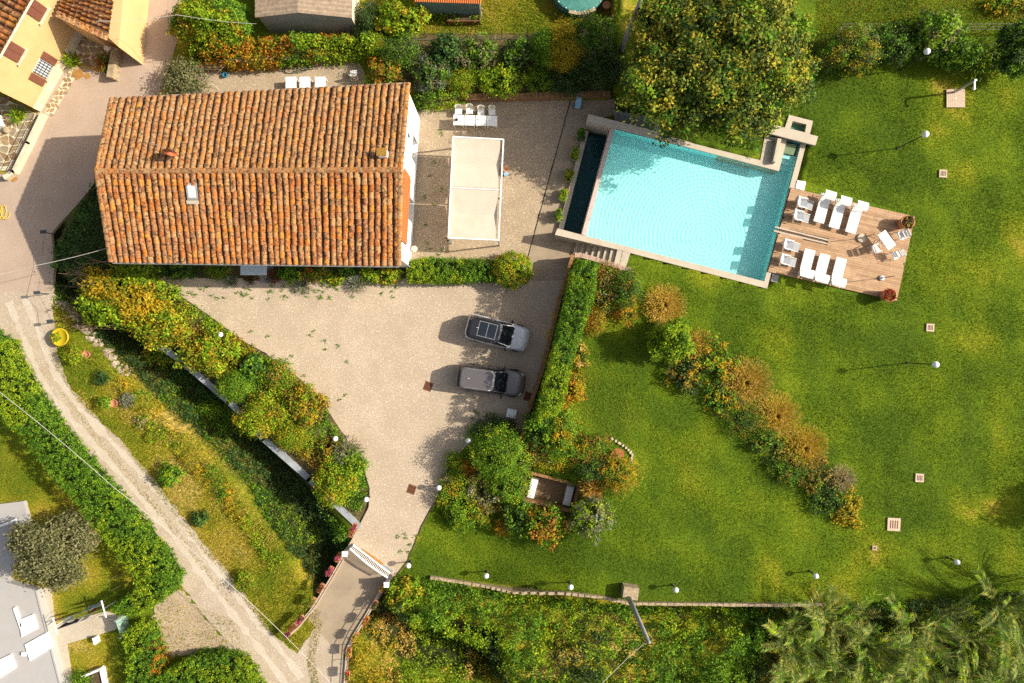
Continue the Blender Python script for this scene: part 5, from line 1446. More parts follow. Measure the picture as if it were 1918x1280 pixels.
mb = MB(); mb.prism([g0, g1, (g1[0] + .02, g1[1] + .22), (g0[0] + .02, g0[1] + .22)], 2.35, 2.86); part(an, "lintel", mb, mat("tan_plaster", (.50, .30, .15), .85, .1, 2), world=True)

def crazy(name, label, P, size, z, m_list, seed, cat="paving", base=M_stone, joint=.035):
    """irregular flagstones, one object each, over a mortar bed"""
    rng = np.random.RandomState(seed); A = np.array(P); x0, y0 = A.min(0) - size; x1, y1 = A.max(0) + size
    t = link(name, None, None, (A[0][0], A[0][1], z)); t["kind"] = "structure"
    mb = MB(); mb.prism([tuple(p) for p in P], z - .15, z - .012); part(t, "mortar", mb, M_cream, world=True)
    nx, ny = int((x1 - x0) / size) + 1, int((y1 - y0) / size) + 1
    J = np.array([[(x0 + (i + (.5 if j % 2 else 0)) * size + rng.uniform(-.3, .3) * size, y0 + j * size + rng.uniform(-.3, .3) * size) for i in range(nx + 1)] for j in range(ny + 1)])
    for j in range(ny):
        for i in range(nx):
            q = np.array([J[j, i], J[j, i + 1], J[j + 1, i + 1], J[j + 1, i]]); c = q.mean(0)
            if not inside(P, [c[0]], [c[1]])[0]: continue
            q = c + (q - c) * (1 - joint / size * 1.6)
            r = []
            for k in range(4):
                a, b = q[k], q[(k + 1) % 4]; r += [tuple(a + (b - a) * .18), tuple(a + (b - a) * .82)]
            mb = MB(); mb.prism(r, z - .05, z + rng.uniform(-.004, .006)); part(t, "flagstone", mb, m_list[rng.randint(len(m_list))], world=True)
FS = [mat("flagstone_%s" % n, c, .85, .3, 4, bump=.1) for n, c in (("tan", (.36, .25, .13)), ("brown", (.28, .18, .09)), ("grey", (.33, .26, .17)))]
crazy("flagstone_strip", "", poly([(84, 211), (129, 133), (143, 141), (98, 219)]), .30, .035, FS, 3)
crazy("porch_paving", "", poly([(150, 72), (196, 80), (206, 104), (185, 125), (150, 118), (142, 96)]), .48, .035, FS, 5)
crazy("side_terrace", "", poly([(-60, 172), (0, 180), (68, 214), (20, 318), (-60, 330)]), .55, .06, FS, 6)
wallthing("cream low wall with railing along the yellow house's side terrace", [(78, 214), (52, 268), (24, 322), (8, 332)], -.1, .45, .3, M_cream, "terrace_wall")
t = thing("iron_railing", "thin dark iron railing on the cream terrace wall", "railing", W(60, 216))
for k, z in enumerate((.5, .9)):
    mb = MB(); mb.tube([W(63, 214, .9) + Vector((0, 0, z - .9)), W(10, 322, .9) + Vector((0, 0, z - .9))], .022, 5); part(t, "rail", mb, M_iron, world=True)
for i in range(22):
    p = lerp(W(63, 214, .9), W(10, 322, .9), i / 21); mb = MB(); mb.tube([(p.x, p.y, .05), (p.x, p.y, .9)], .012, 4); part(t, "bar", mb, M_iron, world=True)
wallthing("low brown planter wall in front of the tiled porch", [(214, 92), (205, 142)], -.1, .7, .42, M_stone, "planter_wall")
for lab, x, y, r, h, pal in (("bright green spiky yucca at the corner of the tiled porch", 131, 113, 18, 1.1, 'lime'), ("bright green spiky yucca on the side terrace", 30, 214, 20, 1.0, 'lime'), ):
    shrub(lab, x, y, r, r, h, pal, .5, dens=70, style='spray', name="yucca", cat="yucca")
shrub("small potted shrub with red flowers on the planter wall", 196, 118, 15, 13, .7, [('green', 2), ('red', .7)], .13, dens=380)
for lab, px, py, w in (("larger orange rusty manhole plate on the lane beside the yucca", 147, 139, .62), ("smaller orange rusty plate on the lane", 164, 143, .34), ("orange rusty plate at the corner of the terrace wall", 26, 334, .42)):
    one("manhole_cover", lab, "manhole cover", MB().box((0, 0, .01), (w, w, .03)), M_rust2, W(px, py, .02), R(28))
mb = MB(); mb.tube([W(12 + 7 * math.cos(a * .5) - a * .6, 398 + 13 * math.sin(a * .5), .06 + .01 * (a % 2)) for a in range(0, 40)], .03, 5)
one("coiled_hose", "coiled yellow garden hose at the left edge of the lane", "hose", mb, M_yhose)
one("white_chest", "white box standing on the side terrace", "box", MB().box((0, 0, .35), (.8, .9, .7)), M_white, W(-2, 232), R(20))
one("boulder", "rounded pale boulder on the side terrace", "boulder", MB().ball((0, 0, .15), .26, 10, .7), M_stone, W(14, 245), 0, smooth=True)
t = thing("round_stool", "small white patio chair under the tiled porch", "chair", W(203, 91, .3) - Vector((0, 0, .3)))
mb = MB(); mb.lathe([(.24, .40), (.25, .44), (.05, .46), (1e-4, .46)], 14); part(t, "seat", mb, M_white)
for k in range(4): mb = MB(); mb.tube([(.2 * math.cos(k * 1.57), .2 * math.sin(k * 1.57), 0), (.17 * math.cos(k * 1.57), .17 * math.sin(k * 1.57), .42)], .018, 5); part(t, "leg", mb, M_white)
mb = MB(); mb.box((0, .22, .68), (.42, .04, .40), 0, rx=-.15); part(t, "backrest", mb, M_white)

# ================================================================ sheds and things along the top edge
sh = thing("grey_shed", "grey shed under a corrugated cement roof at the top", "shed", W(570, 25))
ez, rz_ = 2.6, 3.1
a0, a1, a2 = W(478, 33, ez), W(558, 24, rz_), W(660, 34, ez); up = Vector((0, 4.2, 0))
for (p, q) in ((a0, a1), (a1, a2)):
    n = 16; mb = MB()
    for r in range(14):
        b0 = up * (r / 14); b1 = up * ((r + .5) / 14); b2 = up * ((r + 1) / 14)
        mb.quad(p + b0 + Vector((0, 0, .0)), q + b0 + Vector((0, 0, .0)), q + b1 + Vector((0, 0, .08)), p + b1 + Vector((0, 0, .08)))
        mb.quad(p + b1 + Vector((0, 0, .08)), q + b1 + Vector((0, 0, .08)), q + b2, p + b2)
    part(sh, "roof_slope", mb, M_fibre, world=True)
mb = MB(); z0 = 0
w0, w1, w2 = a0 + Vector((.1, .15, 0)), a1 + Vector((0, .15, 0)), a2 + Vector((-.12, .15, 0))
mb.add([(w0.x, w0.y, 0), (w2.x, w2.y, 0), (w2.x, w2.y, ez - .05), (w1.x, w1.y, rz_ - .05), (w0.x, w0.y, ez - .05)], [(0, 1, 2, 3, 4)]); part(sh, "front_wall", mb, M_conc_d, world=True)
mb = MB(); mb.quad((w2.x, w2.y, 0), (w2.x, w2.y + 4, 0), (w2.x, w2.y + 4, ez - .05), (w2.x, w2.y, ez - .05)); mb.quad((w0.x, w0.y + 4, 0), (w0.x, w0.y, 0), (w0.x, w0.y, ez - .05), (w0.x, w0.y + 4, ez - .05)); part(sh, "side_wall", mb, M_cream, world=True)
os_ = thing("orange_roofed_shed", "small teal shed under a bright orange tile roof at the top", "shed", W(840, 10))
c0, c1 = W(776, 4, 2.2), W(901, 8, 2.2)
mb = MB()
n = 36
for i in range(n):
    p, q = lerp(c0, c1, i / n), lerp(c0, c1, (i + 1) / n); m_ = (p + q) / 2 + Vector((0, 0, .07)); u_ = Vector((0, 2.2, .55))
    mb.quad(p, m_, m_ + u_, p + u_); mb.quad(m_, q, q + u_, m_ + u_)
part(os_, "roof", mb, mat("bright_tile", (.55, .16, .035), .7, .2, 5), world=True)
d0, d1 = c0 + Vector((.1, .12, 0)), c1 + Vector((-.1, .12, 0))
for i in range(30):
    p, q = lerp(d0, d1, (i + .04) / 30), lerp(d0, d1, (i + .96) / 30)
    mb = MB(); mb.box((((p + q) / 2).x, p.y, 1.1), ((q - p).length, .04, 2.2)); part(os_, "board", mb, M_teal, world=True)
mb = MB(); mb.box((d1.x, d1.y, 1.1), (.1, .1, 2.2)); part(os_, "corner_post", mb, M_white, world=True)
t = thing("raised_bed", "brown timber raised bed full of plants below the orange-roofed shed", "planter", W(870, 38))
q = [W2(838, 40, .5), W2(899, 40, .5), W2(899, 18, .5), W2(838, 18, .5)]
for i in range(4):
    a, b = Vector((*q[i], 0)), Vector((*q[(i + 1) % 4], 0)); c = (a + b) / 2
    mb = MB(); mb.box((c.x, c.y, .28), ((b - a).length, .06, .56), math.atan2((b - a).y, (b - a).x)); part(t, "side_board", mb, mat("brown_board", (.24, .095, .045), .8, .3, 5), world=True)
mb = MB(); mb.prism([tuple(np.array(p)) for p in q], 0, .44); part(t, "soil", mb, M_soil, world=True)
hedge("mixed leafy plants growing in the timber raised bed", [(812, 18), (870, 17), (898, 20), (897, 34), (845, 34), (812, 28)], .55, [('lime', 2), ('green', 2), ('dry', .5)], .13, edge=.3, top=.4, name="bed_plants", cat="plants", core=False, zpx=.8)
def round_tank(label, px, py, r, h, m):
    t = thing("covered_tank", label, "covered pool", W(px, py))
    mb = MB(); mb.lathe([(r, 0), (r * 1.02, h), (r * .97, h + .04), (r * .5, h + .14), (1e-4, h + .2)], 28); part(t, "cover", mb, m)
    for k in range(18):
        a = 6.283 * k / 18; mb = MB(); mb.ball((r * 1.0 * math.cos(a), r * 1.0 * math.sin(a), h + .03), .05, 8); part(t, "eyelet", mb, M_white)
    for k in range(3):
        a0_ = -1.95 + k * .32; mb = MB(); c = a0_ + .16
        mb.box((r * 1.06 * math.cos(c), r * 1.06 * math.sin(c), h + .02), (r * .33, .22, .06), c + math.pi / 2); part(t, "rim_board", mb, mat("grey_board", (.40, .31, .20), .8, .25, 5))
    return t
round_tank("round pool under a green tarpaulin at the top of the picture", 1083, -16, 1.85, .9, M_green_tarp)
round_tank("round pool under a dark blue cover left of the concrete pole", 1172, -20, 1.25, .7, M_blue_tarp)
one("clay_disc", "round reddish clay cover between the two covered pools", "clay cover", MB().lathe([(.2, 0), (.26, .5), (.27, .55), (1e-4, .57)], 18), M_terra, W(1136, 10, .5) - Vector((0, 0, .5)))
one("clay_pot", "orange clay pot half hidden below the green covered pool", "pot", MB().lathe([(.12, 0), (.2, .3), (.22, .32), (.18, .32), (.1, .05)], 14), M_terra, W(1075, 52, .2) - Vector((0, 0, .2)))
for lab, (bx, by), (tx, ty) in (("grey concrete utility pole leaning out of the picture's top", (1163, 96), (1208, -20)), ("grey concrete utility pole standing at the low garden wall", (1174, 1112), (1216, 1204))):
    b0 = G(bx, by, 0); r_top = math.hypot(tx - 959, ty - 640); r_b = math.hypot((b0.x) * PPM, (b0.y) * PPM)
    ztop = 8.0
    t = thing("utility_pole", lab, "utility pole", b0)
    e = W(tx, ty, ztop) - b0
    mb = MB(); mb.tube([(0, 0, -.3), (e.x, e.y, e.z)], .19, 10, r2=.10); part(t, "shaft", mb, M_conc_d, True)
    mb = MB(); mb.box((e.x, e.y, e.z - .2), (.5, .06, .08), .5); part(t, "bracket", mb, M_iron)
one("pole_footing", "stone block plinth with rubble beside the lower concrete pole", "stone block", MB().box((0, 0, .3), (1.0, .8, .9), R(-8)), M_stone, G(1178, 1104))
def cable(label, pts, r=.015, m=M_cable):
    mb = MB(); P = [W(*p) for p in pts]; Q = []
    for i in range(len(P) - 1):
        for k in range(10):
            f = k / 10; q = lerp(P[i], P[i + 1], f); q.z -= .5 * 4 * f * (1 - f) * .4; Q.append(q)
    Q.append(P[-1]); mb.tube(Q, r, 5); return one("overhead_cable", label, "cable", mb, m)
cable("thin pale cable from the lower concrete pole to the bottom edge", [(1214, 1200, 7.9), (1110, 1300, 7.9)])
cable("pale cable running above the neighbour's long hedge", [(-30, 712, 5.5), (215, 915, 5.5), (420, 1085, 5.5), (620, 1280, 5.5)])
cable("white cable from the farmhouse corner across the lane", [(208, 463, 5.2), (66, 498, 5.4), (-40, 522, 5.6)])
cable("thin cable across the lane above the large bush", [(180, 40, 5.5), (332, 28, 5.0), (480, 45, 4.5)], .012)
cable("thin cable from the grey shed up to the top edge", [(663, 28, 3), (705, -5, 5)], .012)
wire = thing("wire_fence", "thin wire fence behind the terrace shrubs", "fence", W(705, 74))
for i in range(11):
    p = W(705 + i * 47, 75 - (3 if i > 5 else 0), 0); z = zg(p.x, p.y); mb = MB(); mb.tube([(p.x, p.y, z - .1), (p.x, p.y, z + 1.3)], .025, 5); part(wire, "post", mb, M_iron, world=True)
for z in (.5, .9, 1.3): mb = MB(); mb.tube([W(705, 75, z), W(940, 72, z), W(1175, 72, z)], .012, 4); part(wire, "wire", mb, M_steel, world=True)
wire = thing("wire_fence", "thin wire fence behind the right-hand shrubs", "fence", W(1560, 62, LV))
for i in range(9):
    p = W(1560 + i * 46, 62, LV); mb = MB(); mb.tube([(p.x, p.y, LV - .1), (p.x, p.y, LV + 1.3)], .025, 5); part(wire, "post", mb, M_iron, world=True)
for z in (.5, .9, 1.3): mb = MB(); mb.tube([W(1560, 62, LV) + Vector((0, 0, z)), W(1930, 62, LV) + Vector((0, 0, z))], .012, 4); part(wire, "wire", mb, M_steel, world=True)

# ================================================================ lamps
def lamp(label, px, py, h, r=.21, group=None, base=None):
    v = G(px, py, h) - Vector((0, 0, h)); t = thing("globe_lamp", label, "lamp", v, 0, group)
    mb = MB(); mb.tube([(0, 0, -.05), (0, 0, h - r)], .035 if h > 2 else .045, 8); part(t, "pole", mb, M_iron)
    mb = MB(); mb.ball((0, 0, h), r, 18); part(t, "globe", mb, M_globe, True)
    mb = MB(); mb.lathe([(.10, 0), (.09, .03), (.04, .06)], 12); part(t, "foot", mb, M_iron)
TL = "tall globe lamps on the lawn"
lamp("tall white globe lamp on the lawn between shower and pool deck", 1733, 252, 3.1, .21, TL)
lamp("tall white globe lamp on the lawn right of the diagonal shrub row", 1752, 683, 3.1, .21, TL)
lamp("tall white globe lamp in front of the top right shrubs", 1736, 97, 3.0, .20, TL)
SL = "low globe lamps"
for lab, x, y in (("low white globe lamp at the drive's end right of the gate", 765, 1060), ("first low globe lamp along the garden wall from the gate", 911, 1079), ("second low globe lamp along the garden wall from the gate", 1069, 1100),
                  ("low globe lamp right of the stone plinth at the lower pole", 1266, 1105), ("low globe lamp just above the yellow reed plume", 1528, 1079), ("low globe lamp in tree shade at the lower right", 1792, 1053),
                  ("low globe lamp on the drive edge near the gate's left post", 686, 936), ("upper low globe lamp at the island's drive side", 877, 826), ("lower low globe lamp at the island's left tip", 822, 914),
                  ("low globe lamp half hidden beside the silvery grass ball", 628, 822), ("low globe lamp among the yellow shrubs on the drive's upper left edge", 413, 627)):
    lamp(lab, x, y, 0.95, .18, SL)

# ================================================================ cars
def car(label, px, py, ang, L, Wd, Ht, paint, roofm, sunroof):
    c = W(px, py, .8); t = thing("parked_car", label, "car", (c.x, c.y, .012), ang)
    hx = L / 2; hw = Wd / 2
    st = [(-1, .60, .45, .72), (-.985, .76, .40, .88), (-.95, .87, .34, .98), (-.88, .94, .28, 1.02), (-.75, .98, .24, 1.03), (-.4, 1, .22, 1.02), (.25, 1, .22, 1.0), (.45, .99, .22, .99), (.62, .97, .24, .96), (.78, .93, .27, .91), (.88, .85, .31, .85), (.94, .74, .36, .78), (.98, .58, .40, .71), (1, .40, .44, .64)]
    n = 20; vs = []
    for (x, w, zb, zt) in st:
        for k in range(n):
            a = 6.28318 * k / n; ca, sa = math.cos(a), math.sin(a); e = .5
            y = math.copysign(abs(ca) ** e, ca) * hw * w; z = (zb + zt) / 2 + math.copysign(abs(sa) ** e, sa) * (zt - zb) / 2
            if sa > .2: y *= .93
            vs.append((x * hx, y, z * Ht / 1.62))
    m = len(st); fs = [(i * n + k, (i + 1) * n + k, (i + 1) * n + (k + 1) % n, i * n + (k + 1) % n) for i in range(m - 1) for k in range(n)]
    fs += [tuple(range(n)), tuple((m - 1) * n + k for k in range(n - 1, -1, -1))]
    mb = MB(); mb.add(vs, fs); body = part(t, "body", mb, paint, True)
    zb = .97 * Ht / 1.62; z2 = Ht
    def ring(x0, x1, w, r, z, bow=0):
        P = []
        for (cx, cy, a0) in ((x1 - r, w - r, 0), (x0 + r, w - r, 1.5708), (x0 + r, -w + r, 3.1416), (x1 - r, -w + r, 4.7124)):
            for k in range(5): a = a0 + 1.5708 * k / 4; P.append((cx + r * math.cos(a), cy + r * math.sin(a), z))
        return P
    b = ring(-hx * .95, hx * .47, hw * .87, .36, zb); tp = ring(-hx * .86, hx * .12, hw * .75, .30, z2 - .05); rf = ring(-hx * .82, hx * .06, hw * .69, .28, z2)
    N = len(b)
    mbw, mbs, mbr = MB(), MB(), MB()
    for k in range(N):
        k2 = (k + 1) % N; q = [b[k], b[k2], tp[k2], tp[k]]; mx = (b[k][0] + b[k2][0]) / 2; dy = abs(b[k][1] - b[k2][1])
        front = k in (18, 19, 0, 1, 2) or k == 19
        if k in (17, 18, 19, 0, 1): tgt = mbw
        elif k in (7, 8, 9, 10, 11): tgt = mbr
        else: tgt = mbs
        tgt.add(q, [(0, 1, 2, 3)])
    part(t, "windscreen", mbw, M_carglass, True); part(t, "side_window", mbs, M_carglass, True, kind=None); part(t, "rear_window", mbr, M_carglass, True)
    mb = MB(); mb.add(tp + rf, [tuple(range(N, 2 * N))] + [(k, (k + 1) % N, N + (k + 1) % N, N + k) for k in range(N)]); roof = part(t, "roof", mb, roofm, False)
    if sunroof:
        for x in (-.28, .30):
            mb = MB(); mb.box((hx * -.32 + x * 1.05, 0, z2 + .006), (.58, Wd * .52, .012)); g = part(roof, "sunroof_glass", mb, M_glass_d)
        mb = MB()
        for x in (-.60, .01, .62): mb.box((hx * -.32 + x, 0, z2 + .010), (.03, Wd * .54, .016))
        for y in (-1, 1): mb.box((hx * -.32 + .01, y * Wd * .265, z2 + .010), (1.25, .03, .018))
        part(roof, "sunroof_trim", mb, M_steel)
    for y in (-1, 1):
        mb = MB(); mb.tube([(-hx * .74, y * hw * .66, z2 - .01), (-hx * .7, y * hw * .66, z2 + .05), (-hx * .02, y * hw * .66, z2 + .05), (hx * .03, y * hw * .66, z2 - .01)], .018, 6); part(roof, "roof_rail", mb, M_black if sunroof else M_steel)
        mb = MB(); mb.tube([b[2 if y > 0 else 17], tp[2 if y > 0 else 17]], .035, 6); part(t, "front_pillar", mb, paint)
        mb = MB(); mb.tube([(-hx * .28, y * hw * .90, zb), (-hx * .28, y * hw * .73, z2 - .05)], .035, 6); part(t, "middle_pillar", mb, M_black)
        mb = MB(); mb.box((hx * .36, y * (hw + .05), zb + .06), (.14, .22, .14)); mb.tube([(hx * .33, y * hw * .9, zb), (hx * .33, y * (hw + .02), zb + .03)], .03, 5); part(t, "mirror", mb, M_black)
        mb = MB(); mb.box((hx * .865, y * hw * .66, .745 * Ht / 1.62), (.20, .22, .09), -y * .7); part(t, "headlight", mb, mat("headlight_glass", (.55, .57, .60), .1, .1, 9))
        mb = MB(); mb.box((-hx * .945, y * hw * .66, .82 * Ht / 1.62), (.08, .26, .12), y * .5); part(t, "tail_light", mb, mat("red_lens", (.30, .015, .01), .2, .2, 9))
        for x in (-.60, .62):
            wh = link("wheel", None, t, (x * hx, y * (hw - .12), .36))
            mb = MB()
            for i in range(20):
                a0_, a1_ = 6.2832 * i / 20, 6.2832 * (i + 1) / 20
                for (ra, ya), (rb, yb) in (((.22, -.11), (.34, -.12)), ((.34, -.12), (.36, -.08)), ((.36, -.08), (.36, .08)), ((.36, .08), (.34, .12)), ((.34, .12), (.22, .11))):
                    mb.add([(ra * math.cos(a0_), ya, ra * math.sin(a0_)), (rb * math.cos(a0_), yb, rb * math.sin(a0_)), (rb * math.cos(a1_), yb, rb * math.sin(a1_)), (ra * math.cos(a1_), ya, ra * math.sin(a1_))], [(0, 1, 2, 3)])
            part(wh, "tyre", mb, M_tyre)
            mb = MB()
            for i in range(5): a = 6.2832 * i / 5; mb.box((.11 * math.cos(a), y * .09, .11 * math.sin(a)), (.24, .03, .06), 0, ry=-a)
            part(wh, "rim", mb, M_steel)
        mb = MB(); mb.tube([(hx * .46, y * hw * .62, .985 * Ht / 1.62), (hx * .88, y * hw * .42, .82 * Ht / 1.62)], .012, 4); part(t, "bonnet_crease", mb, paint)
    mb = MB(); mb.box((hx * .955, 0, .46), (.16, Wd * .62, .22)); part(t, "front_bumper", mb, M_black)
    mb = MB(); mb.box((-hx * .96, 0, .44), (.14, Wd * .66, .22)); part(t, "rear_bumper", mb, M_black)
    mb = MB(); mb.box((hx * .47, 0, zb + .0), (.08, Wd * .66, .03)); part(t, "wiper_cowl", mb, M_black)
    mb = MB(); mb.box((-hx * .62, 0, z2 + .05), (.14, .03, .09), 0, ry=-.3); part(roof, "aerial", mb, M_white)
    return t
def paintmat(name, c, metal):
    m = mat(name, c, .32, .04, 2, metal=metal, spec=.5); m.node_tree.nodes["Principled BSDF"].inputs["Coat Weight"].default_value = .6; return m
P1, P2 = paintmat("silver_white_paint", (.58, .58, .60), .15), paintmat("grey_paint", (.15, .135, .135), .35)
car("white and black car with a glass sunroof parked below the hedge ball", 932, 624, imgdir(117, 30), 4.4, 1.86, 1.62, P1, paintmat("black_roof", (.02, .022, .026), .2), True)
car("plain grey car parked nearest the white bin", 919, 713, imgdir(130, 17), 4.75, 1.9, 1.62, P2, P2, False)

# ================================================================ pergola, dining set, planters on the terrace
pg = thing("pergola", "white pergola with a scalloped cream canvas roof on the terrace", "pergola", W(890, 355))
PZ = 2.6
pc = [W(849, 257, PZ), W(943, 262, PZ), W(934, 450, PZ), W(840, 446, PZ)]
for a, b in ((0, 1), (1, 2), (2, 3), (3, 0)):
    p, q = pc[a], pc[b]; mb = MB(); c = (p + q) / 2; mb.box((c.x, c.y, PZ + .02), ((q - p).length, .09, .12), math.atan2((q - p).y, (q - p).x)); part(pg, "beam", mb, M_white, world=True)
for p in pc + [lerp(pc[0], pc[3], .5), lerp(pc[1], pc[2], .5)]:
    mb = MB(); mb.box((p.x, p.y, PZ / 2), (.10, .10, PZ)); part(pg, "post", mb, M_white, world=True)
for h in range(2):
    u0, u1 = (.01, .488) if h == 0 else (.512, .99)
    mb = MB(); n = 16; V = []; F = []
    for i in range(n + 1):
        f = i / n; v = u0 + (u1 - u0) * f
        sag = -.30 * (abs(math.sin(math.pi * 2 * f)) if True else 0)
        for w in (.01, .94): q = lerp(lerp(pc[0], pc[1], w), lerp(pc[3], pc[2], w), v); V.append((q.x, q.y, PZ + .10 + sag * .7 + .02 * math.sin(9 * f)))
        F_ = None
    V = np.array(V)
    # two taut humps per panel: high at the frame bars, low at the seam between
    for i in range(n + 1):
        f = i / n; z = PZ + .02 + .34 * abs(math.cos(math.pi * f))**1.0 if False else PZ + .06 - .42 * (1 - abs(2 * f - 1)) ** 1.0 * .55
        V[2 * i, 2] = z; V[2 * i + 1, 2] = z
    mb.add([tuple(v) for v in V], [(2 * i, 2 * i + 1, 2 * i + 3, 2 * i + 2) for i in range(n)]); part(pg, "canopy", mb, M_canvas, world=True)
mb = MB(); p, q = lerp(pc[0], pc[3], .5), lerp(pc[1], pc[2], .5); mb.box((((p + q) / 2).x, ((p + q) / 2).y, PZ - .02), ((q - p).length, .08, .10), math.atan2((q - p).y, (q - p).x)); part(pg, "beam", mb, M_white, world=True)

def table(label, px, py, w, d, h=.74, rz=0.0, group=None, z0=.016, name="square_table", zpx=None):
    c = W(px, py, z0 + h); t = thing(name, label, "table", (c.x, c.y, z0), rz, group)
    mb = MB(); mb.box((0, 0, h - .02), (w, d, .04)); part(t, "table_top", mb, M_white)
    for x in (-1, 1):
        for y in (-1, 1): mb = MB(); mb.box((x * (w / 2 - .06), y * (d / 2 - .06), h / 2 - .02), (.05, .05, h - .04)); part(t, "leg", mb, M_white)
    return t
def chair(label, px, py, rz, group=None, z0=.016, name="dining_chair"):
    c = W(px, py, z0 + .45); t = thing(name, label, "chair", (c.x, c.y, z0), rz, group)
    mb = MB(); mb.box((0, 0, .44), (.46, .46, .05)); part(t, "seat", mb, M_fabric)
    mb = MB(); n = 8; V = []
    for i in range(n + 1):
        a = math.pi * (0.08 + .84 * i / n); x, y = -.25 * math.cos(a), .12 + .16 * math.sin(a)
        V += [(x, y, .44), (x * 1.05, y + .06, .84), (x * .93, y - .03, .44), (x * .98, y + .03, .84)]
    F = []
    for i in range(n): o = 4 * i; F += [(o, o + 4, o + 5, o + 1), (o + 6, o + 2, o + 3, o + 7), (o + 1, o + 5, o + 7, o + 3)]
    mb.add(V, F); part(t, "backrest", mb, mat("cream_shell", (.62, .58, .46), .6, .08, 4))
    for x in (-.19, .19):
        for y in (-.19, .19): mb = MB(); mb.tube([(x, y, .43), (x * 1.1, y * 1.1, 0)], .018, 5); part(t, "leg", mb, M_white)
    return t
DT = "row of white tables pushed together on the terrace"
for i, (x, lab) in enumerate(((859, "leftmost white table of the dining row with a small dark bowl"), (880, "second white table from the left of the dining row"), (901, "third white table from the left of the dining row"), (921.5, "rightmost white table of the dining row, in leaf shade"))):
    table(lab, x, 225 + i * .6, .72, .70, .75, R(-2), DT)
for x, y, lab in ((859, 208, "leftmost cream chair behind the dining row"), (879.5, 207, "second cream chair from the left behind the dining row"), (901, 209.5, "third cream chair from the left behind the dining row"), (921.5, 209.5, "rightmost cream chair behind the dining row")):
    chair(lab, x, y, 0, "cream chairs behind the dining row")
one("bowl", "small dark bowl on the leftmost dining table", "bowl", MB().lathe([(.04, 0), (.10, .06), (.11, .07), (.08, .05), (1e-4, .02)], 12), M_iron, W(855, 225, .79))
BT = "square white tables behind the farmhouse"
for x, lab in ((545, "leftmost of three square white tables behind the farmhouse"), (571, "middle of three square white tables behind the farmhouse"), (600, "rightmost of three square white tables behind the farmhouse")):
    table(lab, x, 154.5, .72, .76, .74, R(1), BT)
t = chair("white plastic chair in the back yard's right corner", 662, 138, R(180), name="plastic_chair")
t = thing("drying_rack", "folding clothes rack standing in the back yard", "drying rack", W(380, 145))
for (a, b) in (((360, 122), (420, 122)), ((358, 130), (415, 130)), ((362, 126), (418, 126)), ((358, 124), (410, 168)), ((421, 124), (362, 178)), ((360, 122), (358, 135))):
    mb = MB(); mb.tube([W(*a, .9), W(*b, .9 if a[1] == b[1] else .1)], .014, 5); part(t, "rod", mb, M_steel, world=True)
one("bucket", "small blue bucket in the back yard", "bucket", MB().lathe([(.11, 0), (.15, .26), (.16, .28), (.14, .28), (.10, .03), (1e-4, .03)], 14), M_blue, W(424, 143))
mb = MB(); hr2 = np.random.RandomState(9); P = []
for i in range(60): P.append(W(548 + 26 * math.sin(i * .41) + i * .25, 124 + 12 * math.sin(i * .29 + 1) + 3 * math.cos(i), .05))
mb.tube(P, .018, 5); one("tangled_hose", "tangled dark green hose in the back yard", "hose", mb, M_hose)
for x, y, lab in ((519, 115, "left yellow clay pot beside the tangled hose"), (558, 114, "right yellow clay pot beside the tangled hose")):
    t = thing("flower_pot", lab, "pot", W(x, y)); mb = MB(); mb.lathe([(.11, 0), (.17, .26), (.19, .30), (.15, .30), (.13, .22), (1e-4, .22)], 16); part(t, "pot", mb, mat("yellow_clay", (.50, .26, .04), .8, .2, 5)); mb = MB(); mb.lathe([(.14, .23), (1e-4, .24)], 12); part(t, "soil", mb, M_soil)
# planters along the basin
def planter(label, px, py, pal, h=.8):
    c = W(px, py, .5); t = thing("planter_box", label, "planter", (c.x, c.y, .03), R(-14), "planters beside the overflow basin")
    for i, (x, y, w, d) in enumerate(((0, .36, .42, .05), (0, -.36, .42, .05), (.19, 0, .05, .68), (-.19, 0, .05, .68))):
        mb = MB(); mb.box((x, y, .22), (w, d, .44)); part(t, "side", mb, M_conc_d)
    mb = MB(); mb.box((0, 0, .19), (.34, .66, .38)); part(t, "soil", mb, M_soil)
    rng = nrng(); C, N, L, col = crown_arrays([(0, .16, .62, .27, .26, .28), (0, -.18, .60, .26, .26, .26)], rng, pal, .10, 520, None, 12, .06)
    link("bush", leaf_mesh("bush", C, N, L, col, rng), t)
for lab, x, y, pal in (("uppermost and darkest shrub planter beside the basin", 1088, 254, [('green', 2), ('dark', 1)]), ("second planter from the top beside the basin", 1077, 290, 'lime'), ("middle and yellowest planter beside the basin", 1066, 330, [('lime', 1), ('yellow', 1.2)]),
                       ("fourth planter from the top beside the basin", 1055, 366, [('lime', 2), ('yellow', .4)]), ("lowest planter beside the basin", 1046, 404, [('green', 1.5), ('lime', 1)])): planter(lab, x, y, pal)
t = thing("pool_cleaner", "pale blue pool cleaner trolley at the terrace's upper right corner", "pool cleaner", W(1082, 198), R(-10))
mb = MB(); mb.box((0, 0, .2), (.42, .5, .22)); part(t, "body", mb, M_lblue)
mb = MB(); mb.box((.02, .3, .35), (.36, .2, .4)); part(t, "battery_box", mb, M_lblue)
for x in (-.24, .24): mb = MB(); mb.tube([(x - .03, -.15, .1), (x + .03, -.15, .1)], .1, 12); part(t, "wheel", mb, M_black)
mb = MB(); mb.tube([(-.18, .32, .4), (-.18, .45, .95), (.18, .45, .95), (.18, .32, .4)], .02, 6); part(t, "handle", mb, M_steel)
t = thing("side_pot", "terracotta pot with a blue cloth beside the pergola's right edge", "pot", W(947, 318, .2) - Vector((0, 0, .2))); mb = MB(); mb.lathe([(.13, 0), (.2, .34), (.22, .38), (.17, .38), (1e-4, .3)], 14); part(t, "pot", mb, M_terra)
